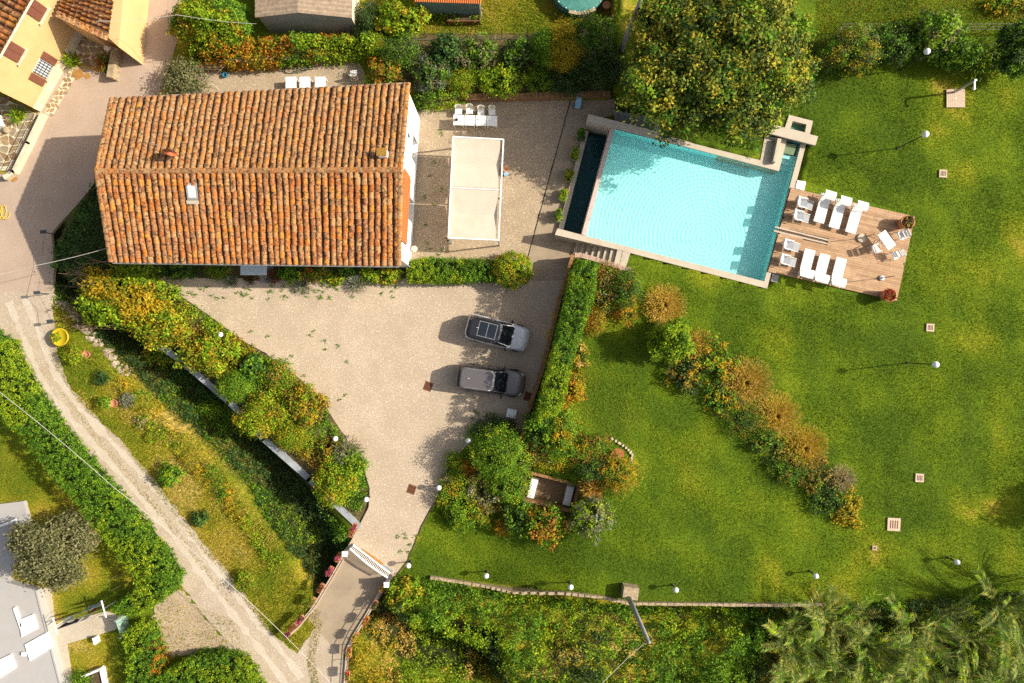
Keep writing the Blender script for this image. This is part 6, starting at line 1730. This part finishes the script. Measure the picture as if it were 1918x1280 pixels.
mb = MB(); mb.box((.02, -.28, .15), (.3, .26, .2), .4); part(t, "cloth", mb, M_lblue)
t = thing("hose_stand", "round white hose reel on a post at the gable's lower corner", "hose reel", W(780, 470)); mb = MB(); mb.tube([(0, 0, 0), (0, 0, .9)], .03, 6); part(t, "post", mb, M_white); mb = MB(); mb.lathe([(.10, .86), (.2, .9), (.21, .98), (.08, 1.0), (1e-4, 1.0)], 16); part(t, "reel", mb, M_cream)

# ================================================================ deck furniture
def lounger(label, F, d, flip, group="white sun loungers with shades on the deck"):
    z = DZ; f = W(F[0], F[1], z + .34); a = imgdir(*d) - math.pi / 2
    t = thing("sun_lounger", label, "sun lounger", (f.x, f.y, z), a, group)
    mb = MB(); mb.box((0, .62, .31), (.70, 1.26, .06)); m1 = part(t, "seat", mb, M_fabric)
    mb = MB(); mb.box((0, 1.56, .42), (.70, .70, .05), 0, rx=.36); part(t, "backrest", mb, M_fabric)
    for x in (-.34, .34):
        mb = MB(); mb.tube([(x, 0, .30), (x, 1.95, .30)], .025, 6); part(t, "side_rail", mb, M_white)
        for y in (.15, 1.75): mb = MB(); mb.tube([(x, y, .30), (x, y, 0)], .022, 6); part(t, "leg", mb, M_white)
        mb = MB(); mb.tube([(x * 1.06, 1.45, .32), (x * 1.06, 1.62, .78), (x * 1.06, 1.75, 1.02)], .016, 6); part(t, "shade_arm", mb, M_steel)
    mb = MB(); n = 6; V = []
    for i in range(n + 1):
        y = 1.42 + .58 * i / n; zz = 1.0 + .10 * math.sin(math.pi * i / n)
        V += [(-.37, y, zz), (.37, y, zz)]
    mb.add(V, [(2 * i, 2 * i + 1, 2 * i + 3, 2 * i + 2) for i in range(n)]); part(t, "shade", mb, M_fabric)
for lab, F in (("upper left sun lounger on the deck, shade towards the lawn", (1533.5, 416.5)), ("upper middle sun lounger on the deck, shade towards the lawn", (1562, 427)), ("upper right sun lounger on the deck, shade towards the lawn", (1593, 436))): lounger(lab, F, (.27, -.963), 0)
for lab, F in (("lower left sun lounger on the deck, shade at the lower edge", (1518, 468)), ("lower middle sun lounger on the deck, shade at the lower edge", (1546, 477)), ("lower right sun lounger on the deck, shade at the lower edge", (1577, 484))): lounger(lab, F, (-.25, .968), 1)
def deckchair(label, px, py):
    c = W(px, py, DZ + .5); t = thing("reclining_chair", label, "deck chair", (c.x, c.y, DZ), imgdir(.97, .24), "grey reclining chairs at the pool edge")
    mb = MB(); mb.box((.08, 0, .38), (.48, .50, .03), 0, ry=-.10); part(t, "seat", mb, M_grey_sling)
    mb = MB(); mb.box((-.32, 0, .68), (.03, .50, .72), 0, ry=-.62); part(t, "backrest", mb, M_grey_sling)
    mb = MB(); mb.box((-.47, 0, .90), (.09, .46, .22), 0, ry=-.62); part(t, "pillow", mb, M_fabric)
    mb = MB(); mb.box((.56, 0, .30), (.42, .46, .025), 0, ry=.12); part(t, "footrest", mb, M_grey_sling)
    for y in (-.28, .28):
        mb = MB(); mb.box((-.02, y * 1.08, .60), (.50, .06, .035)); part(t, "armrest", mb, M_white)
        mb = MB(); mb.tube([(-.52, y, 1.0), (-.12, y, .40), (.33, y, .40), (.78, y, .28)], .018, 6); part(t, "frame", mb, M_white)
        for (x0, x1) in ((-.25, .25), (.25, -.25)): mb = MB(); mb.tube([(x0, y, .58), (x1, y, 0)], .018, 6); part(t, "leg", mb, M_white)
for lab, x, y in (("topmost grey reclining chair at the pool edge", 1504, 380), ("second grey reclining chair from the top at the pool edge", 1497, 404), ("third grey reclining chair from the top at the pool edge", 1478, 459), ("lowest grey reclining chair at the pool edge", 1472, 487)): deckchair(lab, x, y)
t = thing("folding_table", "white two-panel folding table on the deck", "table", W(1661, 450, DZ + .7) - Vector((0, 0, .7)), imgdir(14, 20))
for x in (-.31, .31): mb = MB(); mb.box((x, 0, .70), (.60, .60, .03)); part(t, "table_top", mb, M_white)
for x in (-.5, .5):
    for y in (-.25, .25): mb = MB(); mb.tube([(x, y, .69), (-x * .6, y, 0)], .018, 6); part(t, "leg", mb, M_white)
def folding_chair(label, px, py, ang, sling):
    c = W(px, py, DZ + .45); t = thing("folding_chair", label, "chair", (c.x, c.y, DZ), ang, "white folding chairs round the deck table")
    mb = MB(); mb.box((0, 0, .45), (.44, .44, .03)); part(t, "seat", mb, M_fabric)
    for k in range(2 if sling else 4): mb = MB(); mb.box((-.25 - .02 * k, 0, .62 + .26 * k / (1 if sling else 2.2)), (.03, .44, .2 if sling else .07), 0, ry=-.2); part(t, "back_slat", mb, M_fabric)
    for y in (-.23, .23):
        mb = MB(); mb.tube([(-.30, y, .95), (-.2, y, .47), (.22, y, 0)], .018, 6); part(t, "back_leg", mb, M_white)
        mb = MB(); mb.tube([(.2, y, .46), (-.24, y, 0)], .018, 6); part(t, "front_leg", mb, M_white)
        if sling: mb = MB(); mb.box((0, y * 1.1, .66), (.46, .05, .03)); part(t, "armrest", mb, M_white)
folding_chair("white director's chair right of the deck table", 1688, 441, imgdir(-.9, .45), True)
folding_chair("white director's chair left of the deck table", 1640, 466, imgdir(.9, -.40), True)
folding_chair("white slatted chair below the deck table", 1678, 479, imgdir(-.85, .5), False)
for lab, px, py, r, m, h in (("round stone parasol base with a bare pole, on the deck beside the table", 1614, 446, .30, M_conc, 1.7), ("grey steel parasol base with a bare pole near the red flower pot", 1652, 521, .18, M_steel, 1.6)):
    t = thing("parasol_stand", lab, "parasol stand", W(px, py, DZ + .1) - Vector((0, 0, .1)))
    mb = MB(); mb.lathe([(r, 0), (r, .08), (r * .9, .12), (.05, .14), (.04, .35), (1e-4, .35)], 20); part(t, "base", mb, m)
    mb = MB(); mb.tube([(0, 0, .1), (0, 0, h)], .022, 8); part(t, "pole", mb, M_iron)
def bigpot(label, px, py, pal, r=.44, h=.78):
    c = W(px, py, LV + h); t = thing("terracotta_pot", label, "pot", (c.x, c.y, DZ if px < 1690 else DZ))
    mb = MB(); mb.lathe([(r * .7, 0), (r * .92, h * .7), (r * .95, h - .1), (r * 1.05, h - .09), (r * 1.06, h), (r * .92, h), (r * .88, h - .12), (1e-4, h - .12)], 24); part(t, "pot", mb, M_terra, True)
    rng = nrng(); C, N, L, col = crown_arrays([(0, 0, h - .02, r * .86, r * .86, .16)], rng, pal, .11, 620, None, 10, .05); link("plants", leaf_mesh("plants", C, N, L, col, rng), t)
bigpot("round terracotta pot of dark succulents at the deck's right corner", 1699, 417, [('maroon', 1), ('dark', 1), ('gold', .8)])
bigpot("round terracotta pot of red flowers at the deck's lower corner", 1665, 553, [('red', 2), ('rust', 1)])
# ---- shower and lawn covers
t = thing("shower_tray", "square wooden slatted shower tray on the lawn", "shower tray", W(1789, 185, LV))
for k in range(9): mb = MB(); mb.box((-.55 + .1375 * k, 0, .05), (.125, 1.22, .05)); part(t, "slat", mb, M_pinkslab)
mb = MB(); mb.box((0, 0, .012), (1.2, 1.2, .03)); part(t, "bearer", mb, M_darkwood)
mb = MB(); mb.lathe([(.05, .076), (.05, .09), (1e-4, .09)], 10); part(t, "drain", mb, M_white)
v = G(1828, 150, 2.3) - Vector((0, 0, 2.3)); t = thing("outdoor_shower", "slim steel outdoor shower column on the upper right lawn", "shower", v)
mb = MB(); mb.box((0, 0, 1.12), (.16, .12, 2.3)); part(t, "column", mb, M_steel)
mb = MB(); mb.box((-.05, -.30, 2.22), (.10, .55, .05)); mb.lathe([(.11, 2.14), (.11, 2.19)], 14, (-.05, -.5, 0)); part(t, "shower_head", mb, M_white)
for px, py, w, lab, m in ((1765, 326, .52, "small square stone cover on the lawn near the upper globe lamp", M_pinkslab), (1741, 614, .52, "small square stone cover on the lawn above the middle globe lamp", M_pinkslab), (1721, 895, .56, "small square stone cover on the lawn right of the diagonal row's end", M_pinkslab), (1673, 982, .86, "largest square pink stone cover on the lower right lawn", M_pinkslab), (1637, 1026, .30, "tiny stone cover on the lawn beside the largest one", M_pinkslab)):
    t = thing("drain_cover", lab, "drain cover", G(px, py), R(-3))
    mb = MB(); mb.box((0, 0, .03), (w, w, .10)); part(t, "frame", mb, m)
    for k in range(4): mb = MB(); mb.box(((k - 1.5) * w * .18, 0, .085), (w * .07, w * .62, .012)); part(t, "slot", mb, M_rust if w > .8 else M_darkwood)
for px, py, lab in ((802, 724, "rusty square grate on the gravel left of the cars"), (771, 917, "rusty square grate on the gravel near the gate"), (989, 743, "rusty square grate in front of the grey car beside the wall")):
    t = thing("drain_grate", lab, "drain grate", W(px, py, .02), R(-20))
    mb = MB()
    for k in range(7): mb.box((-.24 + .08 * k, 0, 0), (.05, .54, .03))
    part(t, "bars", mb, M_rust, kind="stuff"); mb = MB()
    for y in (-.28, 0, .28): mb.box((0, y, .002), (.56, .05, .035))
    part(t, "frame", mb, M_rust); mb = MB(); mb.box((0, 0, -.012), (.54, .54, .01)); part(t, "pit", mb, M_iron)
t = thing("utility_bin", "white lidded plastic bin against the retaining wall below the grey car", "bin", W(958, 775, .7) - Vector((0, 0, .7)), R(-12))
mb = MB(); mb.box((0, 0, .33), (.58, .52, .64), taper=1.08); part(t, "body", mb, M_white); mb = MB(); mb.box((0, 0, .68), (.68, .62, .07), taper=.9); part(t, "lid", mb, M_white)
# ---- sunken seat
ss_ = thing("sunken_seat_wall", "stone-walled sunken sitting pit in the shrub island", "sunken seat", W(1030, 920, .02))
PQ = [W(986, 884, 1.1), W(1086, 909, 1.1), W(1074, 960, 1.1), W(978, 936, 1.1)]
for i in range(4):
    a, b = PQ[i], PQ[(i + 1) % 4]; c = (a + b) / 2; mb = MB(); mb.box((c.x, c.y, .56), ((b - a).length + .18, .18, 1.2), math.atan2((b - a).y, (b - a).x)); part(ss_, "wall_side", mb, M_brickw, world=True)
mb = MB(); mb.prism([(p.x, p.y) for p in PQ], -.1, .06); part(ss_, "floor", mb, mat("pit_floor", (.24, .16, .09), .9, .3, 3, fine=.2, fscale=20), world=True)
for lab, px, py, cm in (("white cushioned bench at the left end of the sunken seat", 998, 914, M_white), ("white cushioned bench at the right end of the sunken seat", 1065, 928, M_white)):
    t = thing("cushioned_bench", lab, "bench", W(px, py, .5) - Vector((0, 0, .44)), R(-14))
    mb = MB(); mb.box((0, 0, .2), (.5, 1.45, .36)); part(t, "base", mb, M_conc); mb = MB(); mb.box((0, -.05, .42), (.48, 1.30, .10)); part(t, "cushion", mb, cm)
t = thing("timber_steps", "rough timber slat steps beside the sunken seat", "steps", G(980, 880), R(8))
for i in range(8):
    p = lerp(G(987, 858, .1), G(972, 905, .1), i / 7); mb = MB(); mb.box((p.x, p.y, .25 + zg(p.x, p.y) + .08), (.85, .13, .10), R(14)); part(t, "tread", mb, mat("grey_tread", (.34, .22, .12), .85, .3, 6), world=True)
one("rusty_disc", "round rusty steel disc table beside the stone arc", "disc", MB().lathe([(.06, 0), (.06, .4), (.42, .42), (.43, .45), (1e-4, .46)], 24), mat("disc_rust", (.36, .115, .035), .75, .2, 5), G(1155, 850))
ar = np.random.RandomState(3)
for i in range(11):
    a = -1.0 + i * .19; x, y = 1146 + 38 * math.sin(a + 1.0) * 1.0, 822 + i * 4.2
    if i > 6: x = 1184 - (i - 7) * .8; y = 852 + (i - 7) * 5
    v = G(x, y); mb = MB(); mb.box((0, 0, .05), (.24 * ar.uniform(.7, 1.2), .16, .12), ar.uniform(0, 3), taper=.8)
    one("edging_stone", "%s pale stone of the arc round the rusty disc, counted from its upper end" % ("first", "second", "third", "fourth", "fifth", "sixth", "seventh", "eighth", "ninth", "tenth", "last")[i], "stone", mb, mat("pale_stone", (.55, .46, .30), .9, .25, 6), v, 0, "arc of small pale stones round the rusty disc")

# ================================================================ gate, bridge railings and flower boxes
gt = thing("drive_gate", "white barred metal gate across the drive entrance", "gate", W(697, 1050))
g0, g1 = W(662, 1020), W(731, 1073)
for f, z in ((0, .12), (0, 1.0)):
    n = 12; mb = MB(); P = []
    for i in range(n + 1): q = lerp(g0, g1, i / n); P.append((q.x, q.y, z + (.22 * math.sin(math.pi * i / n) if z > .5 else 0)))
    mb.tube(P, .065, 6); part(gt, "rail", mb, M_white, world=True)
for i in range(27):
    q = lerp(g0, g1, (i + .5) / 27); mb = MB(); mb.tube([(q.x, q.y, .12), (q.x, q.y, 1.0 + .22 * math.sin(math.pi * (i + .5) / 27))], .022, 5); part(gt, "bar", mb, M_white, world=True)
for lab, p in (("left", W(655, 1026)), ("right", W(731, 1082))):
    mb = MB(); mb.box((p.x, p.y, .7), (.26, .26, 1.4)); part(gt, "post", mb, M_conc_d, world=True); mb = MB(); mb.box((p.x, p.y, 1.43), (.36, .36, .06)); part(gt, "post_cap", mb, M_white, world=True)
mb = MB(); mb.prism(poly([(660, 1017), (736, 1069), (733, 1073), (657, 1021)]), -.1, .034); part(gt, "track", mb, M_steel, world=True)
mb = MB(); mb.prism(poly([(675, 1031), (714, 1058), (711, 1062), (672, 1035)][:]), 0, .04); mb.v = [(x + .15, y + .12, z) for x, y, z in mb.v]; part(gt, "rusty_plate", mb, M_rust2, world=True)
def railing(label, pts, z=.9):
    t = thing("bridge_railing", label, "railing", W(*pts[0]))
    P = [W(a, b, z) for a, b in pts]
    for zz in (z, z * .5): mb = MB(); mb.tube([(p.x, p.y, zz) for p in P], .025, 6); part(t, "rail", mb, M_rust, world=True)
    for i in range(len(P) - 1):
        k = max(2, int((P[i + 1] - P[i]).length / .9))
        for j in range(k): q = lerp(P[i], P[i + 1], j / k); mb = MB(); mb.tube([(q.x, q.y, -.1), (q.x, q.y, z)], .022, 5); part(t, "post", mb, M_rust, world=True)
    mb = MB(); c = [W(a, b) for a, b in pts]
    for i in range(len(c) - 1): m_ = (c[i] + c[i + 1]) / 2; d = c[i + 1] - c[i]; mb.box((m_.x, m_.y, .05), (d.length, .22, .22), math.atan2(d.y, d.x))
    part(t, "kerb", mb, M_conc, world=True)
railing("rusty iron railing on the bridge's left side", [(652, 1030), (622, 1082), (588, 1138), (560, 1172), (540, 1190)])
railing("rusty iron railing on the bridge's right side", [(722, 1090), (690, 1148), (664, 1190), (652, 1216), (646, 1300)])
def flowerbox(label, px, py, ang, pal, w=.62):
    c = W(px, py, 1.0); t = thing("flower_box", label, "flower box", (c.x, c.y, .76), ang, "flower boxes on the bridge railings")
    for (x, y, a, b) in ((0, .14, w, .03), (0, -.14, w, .03), (w / 2, 0, .03, .28), (-w / 2, 0, .03, .28)): mb = MB(); mb.box((x, y, .11), (a, b, .22)); part(t, "side", mb, M_terra)
    mb = MB(); mb.box((0, 0, .08), (w - .04, .25, .16)); part(t, "soil", mb, M_soil)
    if pal:
        rng = nrng(); C, N, L, col = crown_arrays([(-.13, 0, .22, w * .26, .15, .14), (.13, 0, .22, w * .26, .15, .14)], rng, pal, .075, 700, None, 9, .05); link("flowers", leaf_mesh("flowers", C, N, L, col, rng, m=M_petal), t)["kind"] = "stuff" 
LA = imgdir(.5, -.86); RD = [('red', 2), ('green', 1)]
PK = [((.50, .05, .16)), ((.42, .03, .08)), ((.10, .12, .02)), ((.55, .12, .20))]; PAL['pink'] = PK
for lab, x, y, a, pal, w in (("long flower box of pink and red blooms beyond the gate's left post", 660, 994, imgdir(.45, -.89), [('pink', 2), ('red', 1), ('gold', .6)], .95), ("flower box with pale red blooms, first left of the gate", 633, 1045, LA, [('pink', 1), ('rust', 1)], .62), ("flower box with magenta and red blooms, second left of the gate", 617, 1071, LA, [('pink', 2), ('red', 1)], .62),
    ("flower box with dark red plants, third left of the gate", 600, 1103, LA, [('red', .8), ('maroon', 1)], .62), ("flower box nearly empty of blooms, fourth left of the gate", 584, 1129, LA, [('green', 1), ('brown', 1)], .62), ("flower box with dusky pink blooms, fifth left of the gate", 562, 1162, imgdir(.7, -.7), [('pink', 1), ('maroon', 1)], .6),
    ("flower box with red blooms, sixth left of the gate", 547, 1176, imgdir(.7, -.7), RD, .6), ("flower box with sparse plants at the left railing's end", 538, 1190, imgdir(.6, -.8), [('maroon', 1), ('pink', .6)], .5),
    ("flower box in shade just right of the gate's right post", 716, 1102, LA, [('brown', 1), ('rust', 1)], .6), ("dark empty-looking flower box, second on the right railing", 701, 1134, LA, [('maroon', 1), ('dark', 1)], .62), ("flower box of bright orange blooms on the right railing", 684, 1164, LA, [('orange', 3), ('red', 1)], .6),
    ("flower box with red and gold blooms, fourth on the right railing", 664, 1195, LA, [('red', 1), ('gold', 1), ('green', 1)], .62), ("flower box in a pale frame, fifth on the right railing", 653, 1224, imgdir(.05, -1), [('red', .6), ('brown', 1), ('gold', .6)], .62), ("flower box of red blooms lowest on the right railing", 650, 1267, imgdir(.05, -1), RD, .62)): flowerbox(lab, x, y, a, pal, w)

# ================================================================ verge pots and posts by the lane
def pot(label, px, py, r, h, m, pal, bush, off=(0, 0)):
    t = thing("potted_plant", label, "potted plant", W(px, py))
    mb = MB(); mb.lathe([(r * .65, 0), (r * .95, h * .8), (r * 1.05, h), (r * .9, h), (r * .85, h - .06), (1e-4, h - .06)], 20); part(t, "pot", mb, m, True)
    rng = nrng(); C, N, L, col = crown_arrays([(off[0], off[1], h + bush * .35, bush, bush, bush * .7)], rng, pal, .11, 420, None, 14, .08); link("foliage", leaf_mesh("foliage", C, N, L, col, rng), t)
pot("bright yellow tub with a small green plant on the road verge", 121, 632, .60, .55, mat("yellow_tub", (.60, .42, .015), .5, .1, 3), 'lime', .26, (-.15, 0))
pot("clay pot with a loose yellow-green shrub on the road verge", 167, 664, .26, .4, M_terra, [('lime', 2), ('yellow', 1)], .62, (-.75, 0))
pot("clay pot with a dense green shrub halfway down the road verge", 218, 755, .28, .42, M_terra, [('green', 1), ('lime', 1)], .42, (-.5, .05))
for lab, (bx, by), (tx, ty) in (("dark flat-headed post at the lane's edge in the house's shadow", (104, 440), (93, 436)), ("dark flat-headed post where the lane turns to gravel", (92, 551), (67, 549)), ("dark flat-headed post on the verge above the yellow tub", (116, 603), (101, 601))):
    b0 = W(bx, by); e = W(tx, ty, 1.2); t = thing("marker_post", lab, "post", (b0.x, b0.y, 0), 0, "dark marker posts by the lane")
    mb = MB(); mb.tube([(0, 0, 0), (0, 0, 1.2)], .03, 6); part(t, "shaft", mb, M_iron); mb = MB(); mb.box((0, 0, 1.23), (.42, .22, .06), R(5)); part(t, "head", mb, mat("dark_panel", (.05, .055, .06), .5, .2, 9))
for lab, a, b in (("thin dark cable between the upper two marker posts", (104, 440), (92, 551)), ("thin dark cable between the lower two marker posts", (92, 551), (116, 603))):
    mb = MB(); p, q = W(*a, 0), W(*b, 0); mb.tube([(p.x, p.y, 1.15), (((p + q) / 2).x - .1, ((p + q) / 2).y, .85), (q.x, q.y, 1.15)], .012, 4); one("barrier_cable", lab, "cable", mb, M_iron)

# ================================================================ neighbour's house at the lower left
nb = thing("flat_roofed_house", "neighbour's flat pale roof with bright white panels at the lower left", "house", W(20, 1180))
mb = MB(); mb.prism(poly([(-80, 1020), (15, 1092), (66, 1106), (116, 1300), (-80, 1300)], .6), -.2, .6); part(nb, "roof", mb, M_roofgrey, world=True)
mb = MB(); mb.prism(poly([(66, 1106), (69, 1106), (119, 1300), (116, 1300)], .62), -.2, .66); part(nb, "roof_edge", mb, M_roofgrey, world=True)
for q in ([(36, 1162), (62, 1151), (70, 1178), (40, 1194)], [(46, 1208), (89, 1184), (98, 1213), (56, 1239)], [(-30, 1250), (20, 1226), (29, 1252), (-30, 1290)], [(24, 1140), (29, 1137), (40, 1172), (37, 1178)]):
    mb = MB(); mb.prism(poly(q, .72), .55, .72); part(nb, "roof_panel", mb, mat("bright_panel", (.86, .85, .84), .5, .02, 3), world=True)
mb = MB(); mb.box((W(48, 1215, .7).x - .1, W(46, 1225, .7).y, .68), (.3, .25, .2)); part(nb, "vent", mb, M_white, world=True)
mb = MB(); mb.prism(poly([(-60, 952), (44, 939), (56, 985), (40, 1000), (16, 1092), (-60, 1092)], .3), -.2, .3); part(nb, "upper_terrace", mb, M_roofgrey, world=True)
mb = MB(); mb.tube([W(-10, 990, .5), W(30, 974, .5)], .09, 8); part(nb, "roof_pipe", mb, M_white, world=True)
sheet("neighbour_path", [(60, 1100), (95, 1102), (104, 1170), (200, 1145), (243, 1158), (215, 1180), (126, 1206), (140, 1300), (110, 1300)], .03, M_conc)
t = thing("clothes_line", "clothes line with white poles beside the neighbour's path", "clothes line", W(150, 1160))
for (x, y) in ((105, 1172), (196, 1140)): mb = MB(); p = W(x, y, 1.4); mb.tube([(p.x, p.y, 0), (p.x, p.y, 1.5)], .03, 6); mb.box((p.x, p.y, 1.5), (.08, 1.2, .05), R(15)); part(t, "pole", mb, M_white, world=True)
for dy in (-8, 0, 8): mb = MB(); mb.tube([W(105, 1172 + dy, 1.5), W(196, 1140 + dy, 1.5)], .012, 4); part(t, "line", mb, M_steel, world=True)
lr = np.random.RandomState(2)
lc = [("dark", (.04, .035, .06)), ("white", (.75, .75, .76)), ("blue", (.25, .35, .55)), ("red", (.35, .05, .05))]
for i, (f, dy, w, c, lab) in enumerate(((.12, 8, .8, 0, "dark garment at the house end of the clothes line"), (.33, 8, .7, 0, "dark garment in the middle of the clothes line"), (.55, 8, .5, 1, "small white garment on the clothes line's near string"), (.22, 0, .7, 1, "pale garment on the middle string near the house"), (.7, 0, .5, 3, "small reddish garment on the middle string"), (.68, -8, .9, 2, "blue towel at the hedge end of the clothes line"), (.82, -8, .7, 1, "white towel at the hedge end of the clothes line"))):
    p = lerp(W(105, 1172 + dy, 1.5), W(196, 1140 + dy, 1.5), f); d = (W(196, 1140, 1.5) - W(105, 1172, 1.5)).normalized(); nn = Vector((-d.y, d.x, 0))
    mb = MB(); V = []
    for k in range(5): u = (k / 4 - .5) * w; V += [tuple(p + d * u), tuple(p + d * u * .96 + nn * (.06 + .05 * math.sin(k * 2)) - Vector((0, 0, .75)))]
    for k in range(5): v = V[2 * k]; v2 = V[2 * k + 1]; V += [(v[0] + nn.x * .015, v[1] + nn.y * .015, v[2]), (v2[0] + nn.x * .02, v2[1] + nn.y * .02, v2[2])]
    mb.add(V, [(2 * k, 2 * k + 2, 2 * k + 3, 2 * k + 1) for k in range(4)] + [(10 + 2 * k, 11 + 2 * k, 13 + 2 * k, 12 + 2 * k) for k in range(4)]); one("hanging_laundry", lab, "laundry", mb, mat("cloth_" + lc[c][0], lc[c][1], .9, .15, 6))
t = thing("garden_gate", "pale green panel gate between the neighbour's hedges", "gate", W(240, 1165), R(-70))
for k in range(5): mb = MB(); mb.box((-.44 + .22 * k, 0, .6), (.20, .04, 1.15)); part(t, "panel", mb, mat("pale_green_panel", (.30, .45, .38), .4, .15, 4))
for x in (-.6, .6): mb = MB(); mb.box((x, 0, .65), (.08, .08, 1.3)); part(t, "post", mb, M_steel)
t = thing("garden_light", "short white box light on the neighbour's lawn", "light", W(180, 1199, .3) - Vector((0, 0, .3)), R(15)); mb = MB(); mb.box((0, 0, .25), (.16, .46, .5)); part(t, "body", mb, M_white); mb = MB(); mb.box((0, 0, .51), (.18, .48, .03)); part(t, "cap", mb, M_white)
t = thing("roadside_planter", "white square planter at the neighbour's bottom corner", "planter", W(178, 1276))
q = [W2(*p, .45) for p in ((150, 1270), (188, 1254), (198, 1300), (150, 1300))]
for i in range(3):
    a, b = Vector((*q[i], 0)), Vector((*q[(i + 1) % 4], 0)); c = (a + b) / 2; mb = MB(); mb.box((c.x, c.y, .22), ((b - a).length, .14, .5), math.atan2((b - a).y, (b - a).x)); part(t, "side", mb, M_white, world=True)
mb = MB(); mb.prism(q, -.05, .3); part(t, "soil", mb, M_soil, world=True)
# weeds growing through the gravel
wr = np.random.RandomState(12)
C = []; 
for (x, y) in [(wr.uniform(330, 760), wr.uniform(535, 560)) for _ in range(45)] + [(wr.uniform(430, 660), 620 + wr.uniform(0, 140)) for _ in range(24)] + [(wr.uniform(740, 800), wr.uniform(985, 1050)) for _ in range(12)] + [(wr.uniform(795, 840), wr.uniform(220, 480)) for _ in range(14)] + [(wr.uniform(880, 940), wr.uniform(770, 800)) for _ in range(14)]:
    p = W(x, y, .03)
    if not inside(poly(DRIVE_PX), [p.x], [p.y])[0] and y > 500: continue
    for k in range(14): C.append((p.x + wr.normal() * .09, p.y + wr.normal() * .07, .03 + wr.uniform(0, .06)))
C = np.array(C); me = leaf_mesh("gravel_weeds", C, np.tile([0, 0, 1.0], (len(C), 1)) + wr.normal(size=(len(C), 3)) * .5, wr.uniform(.06, .14, len(C)), pick('green', wr.randint(0, 4, len(C)), wr), wr)
o = link("gravel_weeds", me); o["kind"] = "stuff"
